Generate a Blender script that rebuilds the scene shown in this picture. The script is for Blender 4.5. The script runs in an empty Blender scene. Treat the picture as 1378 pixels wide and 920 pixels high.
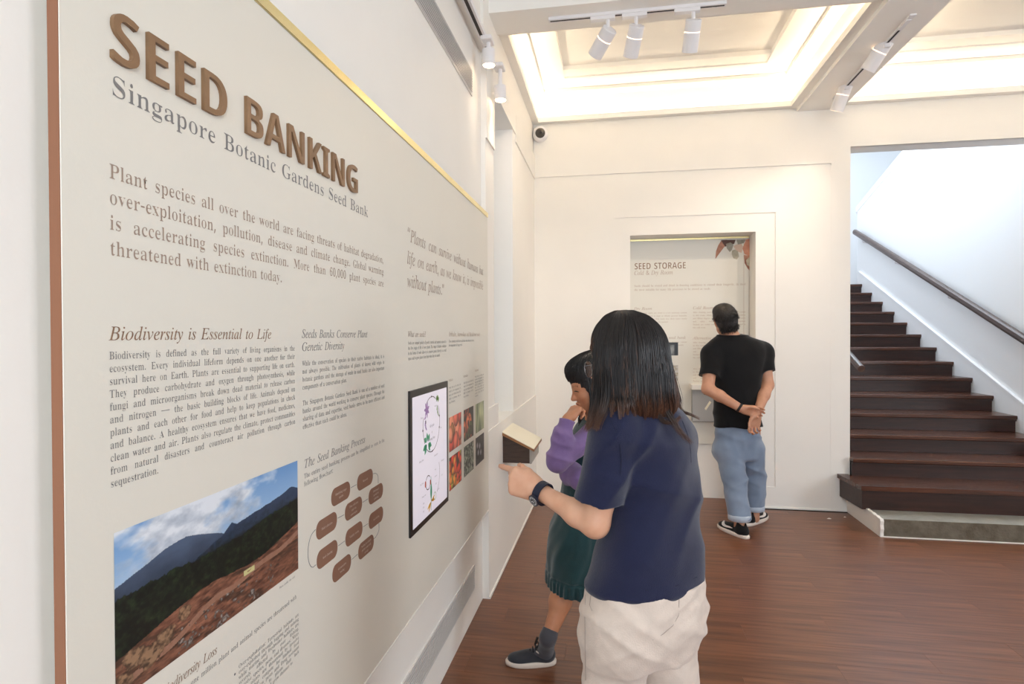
import bpy, math, random
import numpy as np
from mathutils import Vector, Matrix

random.seed(4)
rng = np.random.default_rng(7)
SC = bpy.context.scene
COL = SC.collection
R = math.radians

# ------------------------------------------------------------------ camera
CAM_F, CAM_H = 797.0, 1.5                       # focal length in pixels of a 1378 x 920 frame, eye height
_y, _p, _r = R(9.70), R(-0.62), R(-0.22)
FWD = np.array([-math.sin(_y) * math.cos(_p), math.cos(_y) * math.cos(_p), math.sin(_p)])
_r0 = np.array([math.cos(_y), math.sin(_y), 0.0])
_u0 = np.cross(_r0, FWD)
RGT = _r0 * math.cos(_r) + _u0 * math.sin(_r)
UPV = -_r0 * math.sin(_r) + _u0 * math.cos(_r)
cam_d = bpy.data.cameras.new('camera')
cam = bpy.data.objects.new('camera', cam_d)
COL.objects.link(cam)
cam_d.sensor_width = 36.0
cam_d.lens = 36.0 * CAM_F / 1378.0
cam_d.clip_start = 0.05
M = Matrix.Identity(4)
for i in range(3):
    M[i][0], M[i][1], M[i][2] = RGT[i], UPV[i], -FWD[i]
M[2][3] = CAM_H
cam.matrix_world = M
SC.camera = cam

# ------------------------------------------------------------------ world, exposure, large lights
world = bpy.data.worlds.new('world')
SC.world = world
world.use_nodes = True
wbg = world.node_tree.nodes['Background']
wbg.inputs[0].default_value = (0.75, 0.87, 1.0, 1)
wbg.inputs[1].default_value = 0.4
SC.view_settings.view_transform = 'Standard'
SC.view_settings.look = 'None'
SC.view_settings.exposure = 0.78
SC.view_settings.gamma = 1.0
SC.view_settings.use_curve_mapping = False
SC.cycles.max_bounces = 10
SC.cycles.diffuse_bounces = 6
SC.cycles.sample_clamp_indirect = 6.0
SC.cycles.caustics_reflective = False
SC.cycles.caustics_refractive = False


def area_light(name, loc, target, sx, sy, power, color):
    ld = bpy.data.lights.new(name, 'AREA')
    ld.shape = 'RECTANGLE'
    ld.size, ld.size_y = sx, sy
    ld.energy = power
    ld.color = color
    o = bpy.data.objects.new(name, ld)
    COL.objects.link(o)
    o.location = loc
    o.rotation_euler = (Vector(target) - Vector(loc)).to_track_quat('-Z', 'Y').to_euler()
    return o


COOL = (0.80, 0.90, 1.0)
WARM = (1.0, 0.86, 0.72)
# cool fill lights added behind and right of camera; daylight down the stair well
area_light('daylight_rear_fill', (0.9, -2.35, 1.9), (0.9, 3.0, 1.2), 2.6, 1.8, 66, (0.78, 0.89, 1.0))  # added fill in daylight colour; the rear wall has no window
area_light('daylight_side_fill', (5.35, 1.4, 1.9), (0.0, 2.2, 1.3), 2.6, 1.9, 62, (0.84, 0.92, 1.0))  # added fill from the right; no opening in that wall
area_light('daylight_stair_window', (2.9, 8.2, 5.3), (2.9, 7.6, 0.0), 2.0, 3.6, 68, COOL)
area_light('stair_wall_fill', (2.15, 7.4, 4.7), (3.6, 6.8, 1.5), 1.4, 2.0, 18, COOL)  # extra unseen fill, added to brighten the right stair wall

# ------------------------------------------------------------------ materials


def lin(c):
    if isinstance(c, str):
        c = tuple(int(c[i:i + 2], 16) / 255 for i in (1, 3, 5))
    return tuple(v / 12.92 if v <= 0.04045 else ((v + 0.055) / 1.055) ** 2.4 for v in c)


MATS = {}


def mat(name, color, rough=0.6, metal=0.0, var=0.0, vscale=8.0, bump=0.0, bscale=60.0, stretch=(1, 1, 1), color2=None,
        emit=0.0, spec=0.5, attr=None, sheen=0.0, sss=0.0, detail=4.0):
    if name in MATS:
        return MATS[name]
    m = bpy.data.materials.new(name)
    MATS[name] = m
    m.use_nodes = True
    nt = m.node_tree
    b = nt.nodes['Principled BSDF']
    c = lin(color)
    b.inputs['Base Color'].default_value = (*c, 1)
    b.inputs['Roughness'].default_value = rough
    b.inputs['Metallic'].default_value = metal
    b.inputs['Specular IOR Level'].default_value = spec
    if sheen:
        b.inputs['Sheen Weight'].default_value = sheen
    if sss:
        b.inputs['Subsurface Weight'].default_value = sss
        b.inputs['Subsurface Radius'].default_value = (0.012, 0.005, 0.003)
        b.inputs['Subsurface Scale'].default_value = 1.0
    if emit:
        b.inputs['Emission Color'].default_value = (*c, 1)
        b.inputs['Emission Strength'].default_value = emit
    tc = nt.nodes.new('ShaderNodeTexCoord')
    mp = nt.nodes.new('ShaderNodeMapping')
    mp.inputs['Scale'].default_value = stretch
    nt.links.new(tc.outputs['Object'], mp.inputs[0])
    src = None
    if attr:
        a = nt.nodes.new('ShaderNodeAttribute')
        a.attribute_name = attr
        src = a.outputs['Color']
    if var or color2:
        nz = nt.nodes.new('ShaderNodeTexNoise')
        nz.inputs['Scale'].default_value = vscale
        nz.inputs['Detail'].default_value = detail
        nt.links.new(mp.outputs[0], nz.inputs['Vector'])
        mx = nt.nodes.new('ShaderNodeMix')
        mx.data_type = 'RGBA'
        rp = nt.nodes.new('ShaderNodeMapRange')
        rp.inputs['From Min'].default_value = 0.3
        rp.inputs['From Max'].default_value = 0.7
        nt.links.new(nz.outputs['Fac'], rp.inputs['Value'])
        nt.links.new(rp.outputs[0], mx.inputs['Factor'])
        if color2:
            c2 = lin(color2)
            mx.inputs[6].default_value = (*c, 1)
            mx.inputs[7].default_value = (*c2, 1)
        else:
            mx.inputs[6].default_value = (*[v * (1 - var) for v in c], 1)
            mx.inputs[7].default_value = (*[min(1, v * (1 + var)) for v in c], 1)
        if src is not None:
            mm = nt.nodes.new('ShaderNodeMix')
            mm.data_type = 'RGBA'
            mm.blend_type = 'MULTIPLY'
            mm.inputs['Factor'].default_value = 1
            nt.links.new(src, mm.inputs[6])
            nt.links.new(mx.outputs[2], mm.inputs[7])
            src = mm.outputs[2]
        else:
            src = mx.outputs[2]
    if src is not None:
        nt.links.new(src, b.inputs['Base Color'])
        if emit:
            nt.links.new(src, b.inputs['Emission Color'])
    if bump:
        n2 = nt.nodes.new('ShaderNodeTexNoise')
        n2.inputs['Scale'].default_value = bscale
        n2.inputs['Detail'].default_value = 3
        nt.links.new(mp.outputs[0], n2.inputs['Vector'])
        bp = nt.nodes.new('ShaderNodeBump')
        bp.inputs['Strength'].default_value = bump
        bp.inputs['Distance'].default_value = 0.01
        nt.links.new(n2.outputs['Fac'], bp.inputs['Height'])
        nt.links.new(bp.outputs[0], b.inputs['Normal'])
    return m


M_WALL = mat('white_wall_paint', '#F4F0E9', 0.55, bump=0.06, bscale=35, var=0.012, vscale=3)
M_STAIRWALL = mat('white_stair_paint', '#F7F8F9', 0.6, bump=0.05, bscale=30)
M_CEIL = mat('ceiling_paint', '#F8F5EF', 0.7, bump=0.04, bscale=25)
M_TRIM = mat('trim_paint', '#F1EDE6', 0.45)
M_PANEL = mat('panel_cream', '#E4DFD3', 0.38, bump=0.03, bscale=160, var=0.01, vscale=2)
M_PANELEDGE = mat('panel_edge_copper', '#8F5F44', 0.5, var=0.08, vscale=3, stretch=(1, 1, 0.3))
M_BRONZE = mat('letter_bronze', '#8E6E50', 0.45, metal=0.25, var=0.05, vscale=20)
M_BRASS = mat('polished_brass', '#F6E7AE', 0.25, metal=1.0)
M_PRINT_GREY = mat('print_grey', '#807D7C', 0.6)
M_PRINT_BROWN = mat('print_brown', '#A38D7D', 0.6)
M_PRINT_HEAD = mat('print_heading', '#8A6A52', 0.6)
M_PRINT_PALE = mat('print_pale', '#B9A38F', 0.6)
M_FLOW = mat('flow_brown', '#8A6450', 0.6)
M_FLOWTXT = mat('flow_text', '#D9C8BA', 0.6)
M_LINE = mat('flow_line', '#66666A', 0.6)
M_BLACK = mat('satin_black', '#1C1614', 0.3)
M_WHITEMETAL = mat('white_metal', '#EDEAEA', 0.4)
M_SLOT = mat('slot_dark', '#2A2422', 0.6)
M_GRILLE = mat('grille_white', '#DDDAD6', 0.4)
M_GRILLE_IN = mat('grille_inside', '#33312F', 0.9)
M_WALNUT = mat('walnut_wood', '#4E3A2E', 0.5, color2='#3C2A20', vscale=14, stretch=(1, 1, 9), bump=0.1, bscale=60)
M_WALNUTEDGE = mat('plywood_edge', '#9A6A42', 0.5, var=0.15, vscale=30)
M_CREAM = mat('lectern_cream', '#EFE7CF', 0.35)
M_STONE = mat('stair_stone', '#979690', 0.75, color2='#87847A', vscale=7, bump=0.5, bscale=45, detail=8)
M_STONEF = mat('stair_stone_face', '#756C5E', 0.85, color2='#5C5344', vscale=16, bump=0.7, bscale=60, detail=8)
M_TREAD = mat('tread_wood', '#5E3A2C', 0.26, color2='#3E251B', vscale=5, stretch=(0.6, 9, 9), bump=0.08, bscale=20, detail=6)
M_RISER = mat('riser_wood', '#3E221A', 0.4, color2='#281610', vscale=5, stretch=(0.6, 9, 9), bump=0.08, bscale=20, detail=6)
M_RAIL = mat('handrail_wood', '#5B4A45', 0.35, color2='#483934', vscale=6, stretch=(8, 1, 8))
M_JOINT = mat('floor_underlay', '#2C160D', 0.9)


def floor_material(k):
    c1, c2 = [('#83543A', '#57331F'), ('#7F5136', '#54311F'), ('#87573C', '#5A3622')][k]
    return mat('floor_wood_%d' % k, c1, 0.33, color2=c2, vscale=3.0, stretch=(0.7, 11 + k, 3), bump=0.05, bscale=14, detail=9)


# ------------------------------------------------------------------ mesh helpers


def tag(o, label=None, cat=None, group=None, kind=None):
    if label: o['label'] = label
    if cat: o['category'] = cat
    if group: o['group'] = group
    if kind: o['kind'] = kind
    return o


def empty(name, loc=(0, 0, 0), label=None, cat=None, group=None, kind=None, rz=0):
    o = bpy.data.objects.new(name, None)
    COL.objects.link(o)
    o.location = loc
    o.rotation_euler[2] = rz
    o.empty_display_size = 0.05
    return tag(o, label, cat, group, kind)


def world_of(o):
    return (world_of(o.parent) @ o.matrix_parent_inverse @ o.matrix_basis) if o.parent else o.matrix_basis.copy()


def link(name, me, m=None, parent=None, loc=None, smooth=False):
    o = bpy.data.objects.new(name, me)
    COL.objects.link(o)
    if m is not None and not me.materials:
        for mm in (m if isinstance(m, (list, tuple)) else [m]):
            me.materials.append(mm)
    if smooth:
        me.polygons.foreach_set('use_smooth', np.ones(len(me.polygons), bool))
    if parent is not None:
        o.parent = parent
        if loc is None:                       # the mesh was given in world coordinates
            o.matrix_parent_inverse = world_of(parent).inverted()
    if loc is not None:
        o.location = loc
    return o


class MB:
    """collects vertices and faces of one mesh"""

    def __init__(s):
        s.v, s.f, s.m = [], [], []

    def add(s, v, f, mi=0):
        n = len(s.v)
        s.v += [tuple(map(float, q)) for q in v]
        s.f += [tuple(i + n for i in q) for q in f]
        s.m += [mi] * len(f)
        return s

    def box(s, x0, x1, y0, y1, z0, z1, mi=0, bev=0.0):
        if bev <= 0:
            v = [(x, y, z) for z in (z0, z1) for y in (y0, y1) for x in (x0, x1)]
            f = [(0, 2, 3, 1), (4, 5, 7, 6), (0, 1, 5, 4), (2, 6, 7, 3), (0, 4, 6, 2), (1, 3, 7, 5)]
            return s.add(v, f, mi)
        b = bev
        v, f = [], []
        idx = {}
        for ix, x in enumerate((x0, x1)):
            for iy, y in enumerate((y0, y1)):
                for iz, z in enumerate((z0, z1)):
                    sx, sy, sz = (1 - 2 * ix), (1 - 2 * iy), (1 - 2 * iz)
                    idx[ix, iy, iz, 0] = len(v); v.append((x, y + sy * b, z + sz * b))
                    idx[ix, iy, iz, 1] = len(v); v.append((x + sx * b, y, z + sz * b))
                    idx[ix, iy, iz, 2] = len(v); v.append((x + sx * b, y + sy * b, z))
        for a in (0, 1):
            f.append([idx[a, 0, 0, 0], idx[a, 1, 0, 0], idx[a, 1, 1, 0], idx[a, 0, 1, 0]])
            f.append([idx[0, a, 0, 1], idx[1, a, 0, 1], idx[1, a, 1, 1], idx[0, a, 1, 1]])
            f.append([idx[0, 0, a, 2], idx[1, 0, a, 2], idx[1, 1, a, 2], idx[0, 1, a, 2]])
        for i in (0, 1):
            for j in (0, 1):
                f.append([idx[i, j, 0, 0], idx[i, j, 1, 0], idx[i, j, 1, 1], idx[i, j, 0, 1]])
                f.append([idx[i, 0, j, 0], idx[i, 1, j, 0], idx[i, 1, j, 2], idx[i, 0, j, 2]])
                f.append([idx[0, i, j, 1], idx[1, i, j, 1], idx[1, i, j, 2], idx[0, i, j, 2]])
                for k in (0, 1):
                    f.append([idx[i, j, k, 0], idx[i, j, k, 1], idx[i, j, k, 2]])
        return s.add(v, f, mi)

    def tube(s, pts, rad, n=12, mi=0, cap=True):
        pts = [np.array(p, float) for p in pts]
        if not hasattr(rad, '__len__'):
            rad = [rad] * len(pts)
        d0 = pts[1] - pts[0]
        ref = np.array([0, 0, 1.0]) if abs(d0[2]) < 0.9 * np.linalg.norm(d0) else np.array([1.0, 0, 0])
        base = len(s.v)
        u = None
        for i, p in enumerate(pts):
            d = pts[min(i + 1, len(pts) - 1)] - pts[max(i - 1, 0)]
            d = d / (np.linalg.norm(d) + 1e-12)
            u = np.cross(d, ref) if u is None else u - d * (u @ d)
            u = u / (np.linalg.norm(u) + 1e-12)
            w = np.cross(d, u)
            for k in range(n):
                a = 2 * math.pi * k / n
                s.v.append(tuple(p + rad[i] * (math.cos(a) * u + math.sin(a) * w)))
        for i in range(len(pts) - 1):
            for k in range(n):
                a, b = base + i * n + k, base + i * n + (k + 1) % n
                s.f.append((a, b, b + n, a + n)); s.m.append(mi)
        if cap:
            s.f.append(tuple(base + k for k in range(n))[::-1]); s.m.append(mi)
            s.f.append(tuple(base + (len(pts) - 1) * n + k for k in range(n))); s.m.append(mi)
        return s

    def prism(s, poly, axis, a0, a1, mi=0):
        """poly: 2D outline, extruded along axis ('X': poly=(y,z); 'Y': (x,z); 'Z': (x,y))"""
        n = len(poly)

        def q(p, t):
            return {'X': (t, p[0], p[1]), 'Y': (p[0], t, p[1]), 'Z': (p[0], p[1], t)}[axis]
        v = [q(p, a0) for p in poly] + [q(p, a1) for p in poly]
        f = [tuple(range(n))[::-1], tuple(range(n, 2 * n))]
        f += [(i, (i + 1) % n, n + (i + 1) % n, n + i) for i in range(n)]
        return s.add(v, f, mi)

    def mesh(s, name):
        me = bpy.data.meshes.new(name)
        me.from_pydata(s.v, [], s.f)
        if any(s.m):
            me.polygons.foreach_set('material_index', s.m)
        me.update()
        import bmesh
        bm = bmesh.new(); bm.from_mesh(me)
        bmesh.ops.recalc_face_normals(bm, faces=bm.faces)
        bm.to_mesh(me); bm.free()
        return me

    def build(s, name, m, parent=None, smooth=False, label=None, cat=None, group=None, kind=None):
        o = link(name, s.mesh(name), m, parent, smooth=smooth)
        return tag(o, label, cat, group, kind)


def struct(name, mb, m, label=None, parent=None):
    return mb.build(name, m, parent, label=label, kind='structure' if parent is None else None)


def cxy(px, depth):
    """world X, Y of something that stands `depth` metres in front of the eye, seen at column px"""
    xc = (px - 689) / CAM_F * depth
    return xc * math.cos(_y) - depth * math.sin(_y), xc * math.sin(_y) + depth * math.cos(_y)


def at(px, py, depth):
    return np.array([0, 0, CAM_H]) + (FWD + RGT * (px - 689) / CAM_F - UPV * (py - 460) / CAM_F) * depth


def on(px, py, axis, val):
    d = FWD + RGT * (px - 689) / CAM_F - UPV * (py - 460) / CAM_F
    i = 'XYZ'.index(axis)
    o = np.array([0, 0, CAM_H])
    return o + d * ((val - o[i]) / d[i])

# outlines of the printed letters, by character code: advance, then closed outlines as x,y pairs in 1/500 em
FONTS = {
 'serif': {
  65:[218,[2,0,3,9,18,15,32,38,108,233,107,232,184,44,198,17,208,11,214,9,216,0,121,0,122,9,140,12,150,23,145,40,132,66,46,66,30,36,29,30,28,24,38,13,61,9,58,9,58,0],[50,80,128,80,88,160]],
  66:[222,[14,0,15,8,26,11,38,16,44,26,46,41,46,184,43,206,30,216,14,220,14,228,110,228,146,224,172,214,185,198,189,176,184,150,170,134,134,124,168,116,186,103,197,86,200,66,195,38,180,18,154,4,118,0],[84,126,94,126,120,128,138,136,148,150,152,172,149,192,142,206,128,214,108,217,87,212,82,196],[110,12,133,15,148,24,157,40,160,64,156,88,145,104,126,112,100,116,84,116,82,32,89,16]],
  67:[234,[128,-6,99,-2,73,10,52,28,36,52,26,81,22,114,26,147,36,176,52,200,74,218,100,229,130,232,152,230,182,220,194,218,210,222,214,232,212,232,212,154,214,154,204,182,184,204,160,217,132,222,102,215,80,194,67,160,63,113,68,69,82,37,106,18,138,12,162,14,183,22,204,36,214,53,214,44,192,16,164,0]],
  68:[248,[16,0,18,8,37,15,44,23,46,38,46,187,44,204,37,213,24,218,14,220,14,228,110,228,147,224,174,215,196,198,212,175,222,148,225,114,221,75,207,40,187,19,153,4,114,0],[111,12,144,18,167,38,180,70,184,114,180,159,167,191,144,210,111,216,88,212,82,192,82,36,88,17]],
  69:[221,[14,0,14,8,24,10,38,15,44,24,46,39,46,184,44,202,38,212,25,218,15,220,14,228,193,228,193,160,197,160,192,186,176,203,150,212,116,215,96,214,85,208,82,194,85,123,98,123,120,126,136,134,147,150,150,172,146,172,146,59,150,59,144,90,136,100,124,106,94,111,85,111,82,34,90,18,115,14,159,20,177,26,192,38,210,72,208,72,196,0]],
  70:[202,[14,0,14,8,26,12,38,17,44,26,46,42,46,188,44,202,36,212,14,220,14,228,190,228,190,160,194,160,186,192,174,203,158,210,115,216,98,214,86,210,82,199,84,124,96,124,118,126,134,135,145,150,148,174,144,174,144,59,148,59,146,84,135,100,118,109,95,112,84,112,82,40,86,22,101,12,122,8,122,0]],
  71:[254,[134,-5,102,-2,75,10,53,28,36,52,26,80,23,114,26,148,36,176,53,200,74,218,100,229,128,232,154,230,182,220,194,218,208,222,214,232,212,232,212,154,214,154,198,190,170,213,152,220,133,222,102,215,80,194,68,161,64,114,68,68,82,34,106,13,137,6,156,8,170,14,178,22,180,36,180,64,178,77,170,85,144,91,144,99,244,99,243,91,222,86,214,64,216,14,177,0]],
  72:[262,[14,0,14,8,25,11,38,16,44,25,46,40,46,190,44,203,38,212,25,217,15,220,14,228,114,228,114,220,98,216,86,208,82,190,84,126,178,126,180,190,177,208,164,216,148,220,148,228,247,228,246,220,224,212,218,204,216,190,216,40,218,26,224,16,236,11,246,8,247,0,148,0,148,8,170,16,178,24,180,40,178,110,84,110,82,40,84,25,90,16,103,11,114,8,114,0]],
  73:[130,[13,0,14,8,36,16,44,24,46,38,46,194,44,206,37,214,14,220,13,228,116,228,115,220,92,214,84,206,82,194,82,38,86,22,98,13,116,8,116,0]],
  74:[165,[54,-32,30,-27,13,-11,8,12,8,22,11,30,22,38,34,31,38,14,34,0,30,-10,36,-18,52,-20,67,-18,77,-12,83,10,83,184,80,204,66,215,46,220,46,228,151,228,150,220,134,216,122,206,118,184,118,44,114,10,103,-14,84,-28]],
  75:[255,[14,0,15,8,26,11,38,16,45,25,46,40,46,190,44,203,38,212,26,217,15,220,15,228,115,228,114,220,98,216,86,208,82,190,88,117,167,186,178,199,183,209,171,217,152,220,152,228,236,228,236,220,238,220,214,214,192,202,166,180,126,142,225,23,240,12,252,8,253,0,146,0,147,8,154,9,165,10,176,17,166,33,100,107,83,99,82,40,84,25,91,16,104,11,114,8,115,0]],
  76:[213,[14,0,14,8,25,11,38,16,44,25,46,40,46,190,44,204,38,212,25,217,15,220,14,228,118,228,118,220,100,217,86,208,82,190,82,42,84,24,96,16,117,14,160,20,178,28,192,40,209,77,206,77,195,0]],
  77:[317,[14,0,14,8,24,11,37,16,44,25,46,40,46,191,43,208,30,216,14,220,14,228,88,228,158,71,230,228,302,228,302,220,280,212,273,202,271,189,271,42,274,22,286,12,302,8,302,0,204,0,204,8,220,12,233,22,236,42,229,200,139,0,140,0,51,194,44,40,46,24,54,15,67,10,78,8,78,0]],
  78:[247,[206,-6,50,175,44,40,46,24,53,16,66,10,76,8,77,0,16,0,16,8,31,12,44,20,47,40,46,194,23,216,16,220,16,228,74,228,198,84,204,188,201,207,188,216,172,220,172,228,234,228,233,220,222,217,210,212,204,204,202,188,204,-6]],
  79:[262,[130,-6,108,-3,88,4,70,14,54,29,40,46,31,67,25,90,23,114,25,138,31,160,40,181,54,198,70,213,88,224,110,231,132,233,155,231,175,224,194,214,209,200,222,182,232,162,238,138,240,114,238,90,232,67,222,46,209,29,192,14,174,4,153,-3],[132,6,162,13,183,33,195,66,198,114,194,160,182,194,160,215,130,222,100,215,79,194,68,161,64,114,68,68,81,34,103,13]],
  80:[209,[14,0,14,8,25,11,38,16,44,25,46,40,46,190,44,203,38,212,25,217,15,220,14,228,106,228,142,226,164,220,178,211,188,199,194,184,196,166,191,140,178,120,154,107,120,103,84,103,82,40,84,25,90,16,103,11,114,8,114,0],[84,115,102,115,125,118,142,126,152,142,155,164,152,188,144,203,130,212,108,216,88,212,82,199]],
  81:[262,[190,-58,150,-51,123,-33,99,0,75,10,57,25,42,43,32,64,25,88,23,114,25,138,31,160,40,181,54,198,70,213,88,224,110,231,132,233,155,231,175,224,194,214,209,200,222,182,232,162,238,138,240,114,235,76,220,43,196,17,156,0,174,-23,194,-36,222,-40,240,-36,240,-46,216,-55],[132,6,162,13,184,33,196,66,199,114,195,160,182,194,160,215,130,222,100,215,79,194,68,161,64,114,68,68,81,34,103,13]],
  82:[236,[14,0,14,8,25,11,38,16,44,25,46,40,46,190,44,203,38,212,25,217,15,220,14,228,108,228,150,224,179,213,194,194,200,167,194,142,182,124,149,112,208,25,221,13,238,8,234,8,234,0,174,0,105,106,84,106,82,40,84,25,90,16,103,11,114,8,114,0],[84,117,102,117,128,120,146,129,158,145,161,168,156,195,140,210,112,216,88,211,82,192]],
  83:[195,[28,-6,28,79,26,79,33,47,50,25,71,12,98,8,118,10,134,18,145,30,148,44,140,64,117,80,86,96,62,110,46,126,36,144,34,166,36,185,42,202,50,214,62,224,76,231,92,233,113,230,139,224,144,223,151,222,163,225,165,233,163,233,163,160,166,160,154,192,128,214,98,222,78,220,64,213,54,203,51,190,54,178,62,168,90,152,122,136,152,116,166,94,170,66,168,46,162,29,151,14,136,4,118,-3,96,-5,80,-4,66,0,52,4,42,6,28,4,26,-6]],
  84:[212,[52,0,52,8,64,10,78,16,85,25,87,40,84,216,74,216,48,213,26,202,12,184,9,159,12,159,12,228,199,228,199,158,202,158,194,192,172,210,135,216,126,216,122,40,124,24,132,15,146,10,157,8,158,0]],
  85:[246,[124,-6,87,-1,64,14,50,40,46,78,46,190,44,203,37,212,24,217,14,220,14,228,114,228,114,220,97,216,84,208,82,190,82,70,84,44,94,26,112,14,138,11,166,16,188,28,201,50,205,80,205,189,203,203,196,212,183,216,171,220,170,228,230,228,230,220,220,216,209,210,202,189,202,90,200,58,194,35,184,16,160,-1]],
  86:[214,[111,-6,30,190,18,210,8,216,0,220,0,228,99,228,98,220,80,216,70,212,67,205,72,189,130,72,182,188,186,204,184,212,174,216,156,220,156,228,214,228,214,220,198,214,183,192,110,-6]],
  87:[306,[90,-6,24,196,14,214,0,220,-2,228,84,228,84,220,69,216,61,205,65,186,112,76,160,176,151,200,139,214,122,220,121,228,213,228,212,220,197,216,188,206,191,193,237,83,279,184,284,203,274,215,258,220,258,228,306,228,304,220,290,210,279,190,218,-6,219,-6,158,154,90,-6]],
  88:[236,[12,0,13,8,31,15,52,33,106,104,46,193,29,212,10,220,14,220,14,228,116,228,116,220,114,220,94,216,86,208,93,194,132,144,168,186,178,207,169,216,154,220,153,228,222,228,222,220,226,220,211,218,196,212,172,186,132,132,199,28,212,14,229,8,226,8,226,0,126,0,126,8,122,8,144,12,154,20,146,40,105,92,61,40,53,22,63,12,80,8,80,0]],
  89:[213,[57,0,58,8,68,11,80,16,88,25,89,40,89,90,30,194,12,214,3,218,0,219,0,228,97,228,97,219,78,216,69,208,74,196,124,113,174,183,184,204,174,215,150,219,154,219,154,228,213,228,212,219,199,212,184,196,126,102,125,40,127,25,134,16,146,11,157,8,158,0]],
  90:[221,[16,0,18,6,146,215,106,215,68,210,52,204,40,193,26,158,29,158,34,228,197,228,194,222,68,14,120,14,154,18,180,30,200,52,208,82,205,82,198,0]],
  97:[172,[128,-5,114,0,102,18,72,1,48,-4,36,-2,26,6,21,17,19,32,24,52,37,68,63,82,106,95,108,120,100,141,88,146,74,148,52,145,43,137,48,128,52,116,49,101,39,96,29,102,26,118,27,130,31,139,50,154,81,159,109,156,126,146,134,130,138,105,138,31,140,20,152,17,158,21,156,14,143,0],[75,17,92,20,108,32,104,84,72,76,56,62,50,42,56,23]],
  98:[180,[28,-6,30,194,26,214,12,220,10,228,63,228,66,140,92,154,111,159,124,156,136,150,147,138,155,122,160,104,162,83,160,59,153,38,143,20,130,6,114,-2,96,-5,78,0,52,14,24,-6],[92,7,112,12,124,24,130,48,132,80,130,106,124,126,111,136,92,140,72,135,60,121,60,34,64,19,74,10]],
  99:[146,[78,-5,62,-2,48,6,36,18,27,34,21,53,18,75,21,98,28,118,38,136,52,148,69,156,88,160,106,157,120,149,128,138,130,122,127,108,118,102,110,108,107,126,108,130,108,136,102,145,84,148,62,142,51,125,47,94,50,62,61,38,78,24,102,19,124,24,136,36,134,30,118,10,100,-1]],
  100:[185,[70,-5,56,-2,44,5,34,18,26,33,20,52,18,74,20,98,26,118,35,136,46,148,58,156,72,159,90,154,116,140,120,200,112,215,95,220,94,228,153,228,150,38,155,20,169,14,170,6,146,3,117,-5,115,20,90,1],[86,14,107,20,120,38,120,121,108,135,87,140,68,136,57,125,52,105,50,76,52,49,56,29,68,18]],
  101:[150,[76,-5,61,-2,48,5,36,18,26,34,20,54,18,78,21,100,27,120,36,136,48,149,62,156,78,159,101,154,118,140,128,117,132,86,135,83,52,83,52,56,62,36,78,25,100,21,123,26,135,43,134,36,118,13,100,0],[52,96,107,96,110,108,105,138,96,146,80,148,62,143,52,128,49,102]],
  102:[107,[14,0,14,8,24,11,34,18,35,36,32,138,14,138,14,155,32,155,35,176,38,200,48,218,64,228,87,232,103,230,114,223,120,212,122,200,120,184,112,178,104,182,102,196,105,210,106,213,108,216,102,220,90,222,77,220,68,215,65,195,68,155,96,155,96,138,68,138,65,32,72,13,92,8,94,0]],
  103:[164,[73,-70,46,-68,28,-61,18,-50,16,-38,20,-23,43,-13,24,0,20,15,22,27,28,37,60,55,34,68,24,84,20,106,22,121,27,134,36,144,47,152,78,159,116,152,152,152,152,134,126,134,134,118,136,102,135,88,131,76,113,58,85,52,79,52,70,52,50,47,42,36,50,28,70,24,87,24,127,20,138,14,144,6,149,-18,144,-40,131,-56,108,-66],[78,62,94,65,104,73,108,106,104,138,94,146,78,148,64,146,54,138,48,106,54,73,64,65],[80,-58,112,-55,132,-47,140,-33,138,-26,128,-20,103,-17,45,-17,32,-26,28,-36,32,-44,43,-52,59,-56]],
  104:[190,[16,0,16,8,29,13,35,28,35,200,30,214,17,220,16,228,68,228,70,134,100,152,122,159,142,153,152,136,156,106,156,28,162,13,174,8,176,0,108,0,108,8,106,8,121,13,126,28,126,108,122,129,114,134,101,136,82,131,66,118,65,28,70,13,82,8,84,0]],
  105:[99,[50,181,44,183,39,188,36,196,34,206,40,224,44,230,50,232,57,230,62,224,66,206,66,196,62,188],[16,0,16,8,30,13,35,28,35,126,30,142,18,146,16,155,68,155,66,28,70,13,82,8,84,0]],
  106:[105,[53,182,46,184,42,189,38,197,37,207,38,217,41,225,54,232,60,230,65,225,68,217,70,207,64,189,60,184],[18,-70,-2,-66,-14,-52,-19,-35,-16,-20,-8,-14,2,-20,4,-33,1,-44,-4,-52,2,-56,16,-58,30,-56,38,-50,41,-27,41,125,34,142,18,147,18,155,73,155,70,-10,67,-36,57,-55,41,-66]],
  107:[180,[15,0,16,8,30,13,35,28,35,199,30,214,18,220,16,228,68,228,70,84,120,124,131,139,122,145,105,146,109,146,109,155,166,155,166,146,150,142,132,130,102,104,166,17,176,10,181,8,182,0,112,0,112,8,110,8,122,10,128,16,124,24,82,74,66,67,65,28,70,13,82,8,84,0]],
  108:[100,[16,0,16,8,30,13,35,28,35,199,30,214,18,220,16,228,68,228,66,28,70,13,82,8,84,0]],
  109:[277,[16,0,16,8,29,13,35,28,35,126,30,142,17,147,16,155,67,155,70,132,98,152,119,159,136,156,145,147,158,130,186,152,209,159,228,153,238,136,243,106,243,28,248,13,260,8,262,0,195,0,196,8,208,13,214,28,214,108,210,129,202,134,188,136,170,132,154,118,153,28,158,13,170,8,172,0,106,0,107,8,120,13,125,28,125,108,121,129,112,134,100,136,80,131,65,118,64,28,70,14,81,8,82,0]],
  110:[190,[16,0,16,8,29,13,35,28,35,126,30,142,17,147,16,155,68,155,70,134,99,153,122,159,142,153,152,136,156,106,156,28,162,13,174,8,176,0,108,0,108,8,106,8,121,13,126,28,126,108,122,129,114,134,101,136,82,131,66,118,65,28,70,13,82,8,84,0]],
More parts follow.
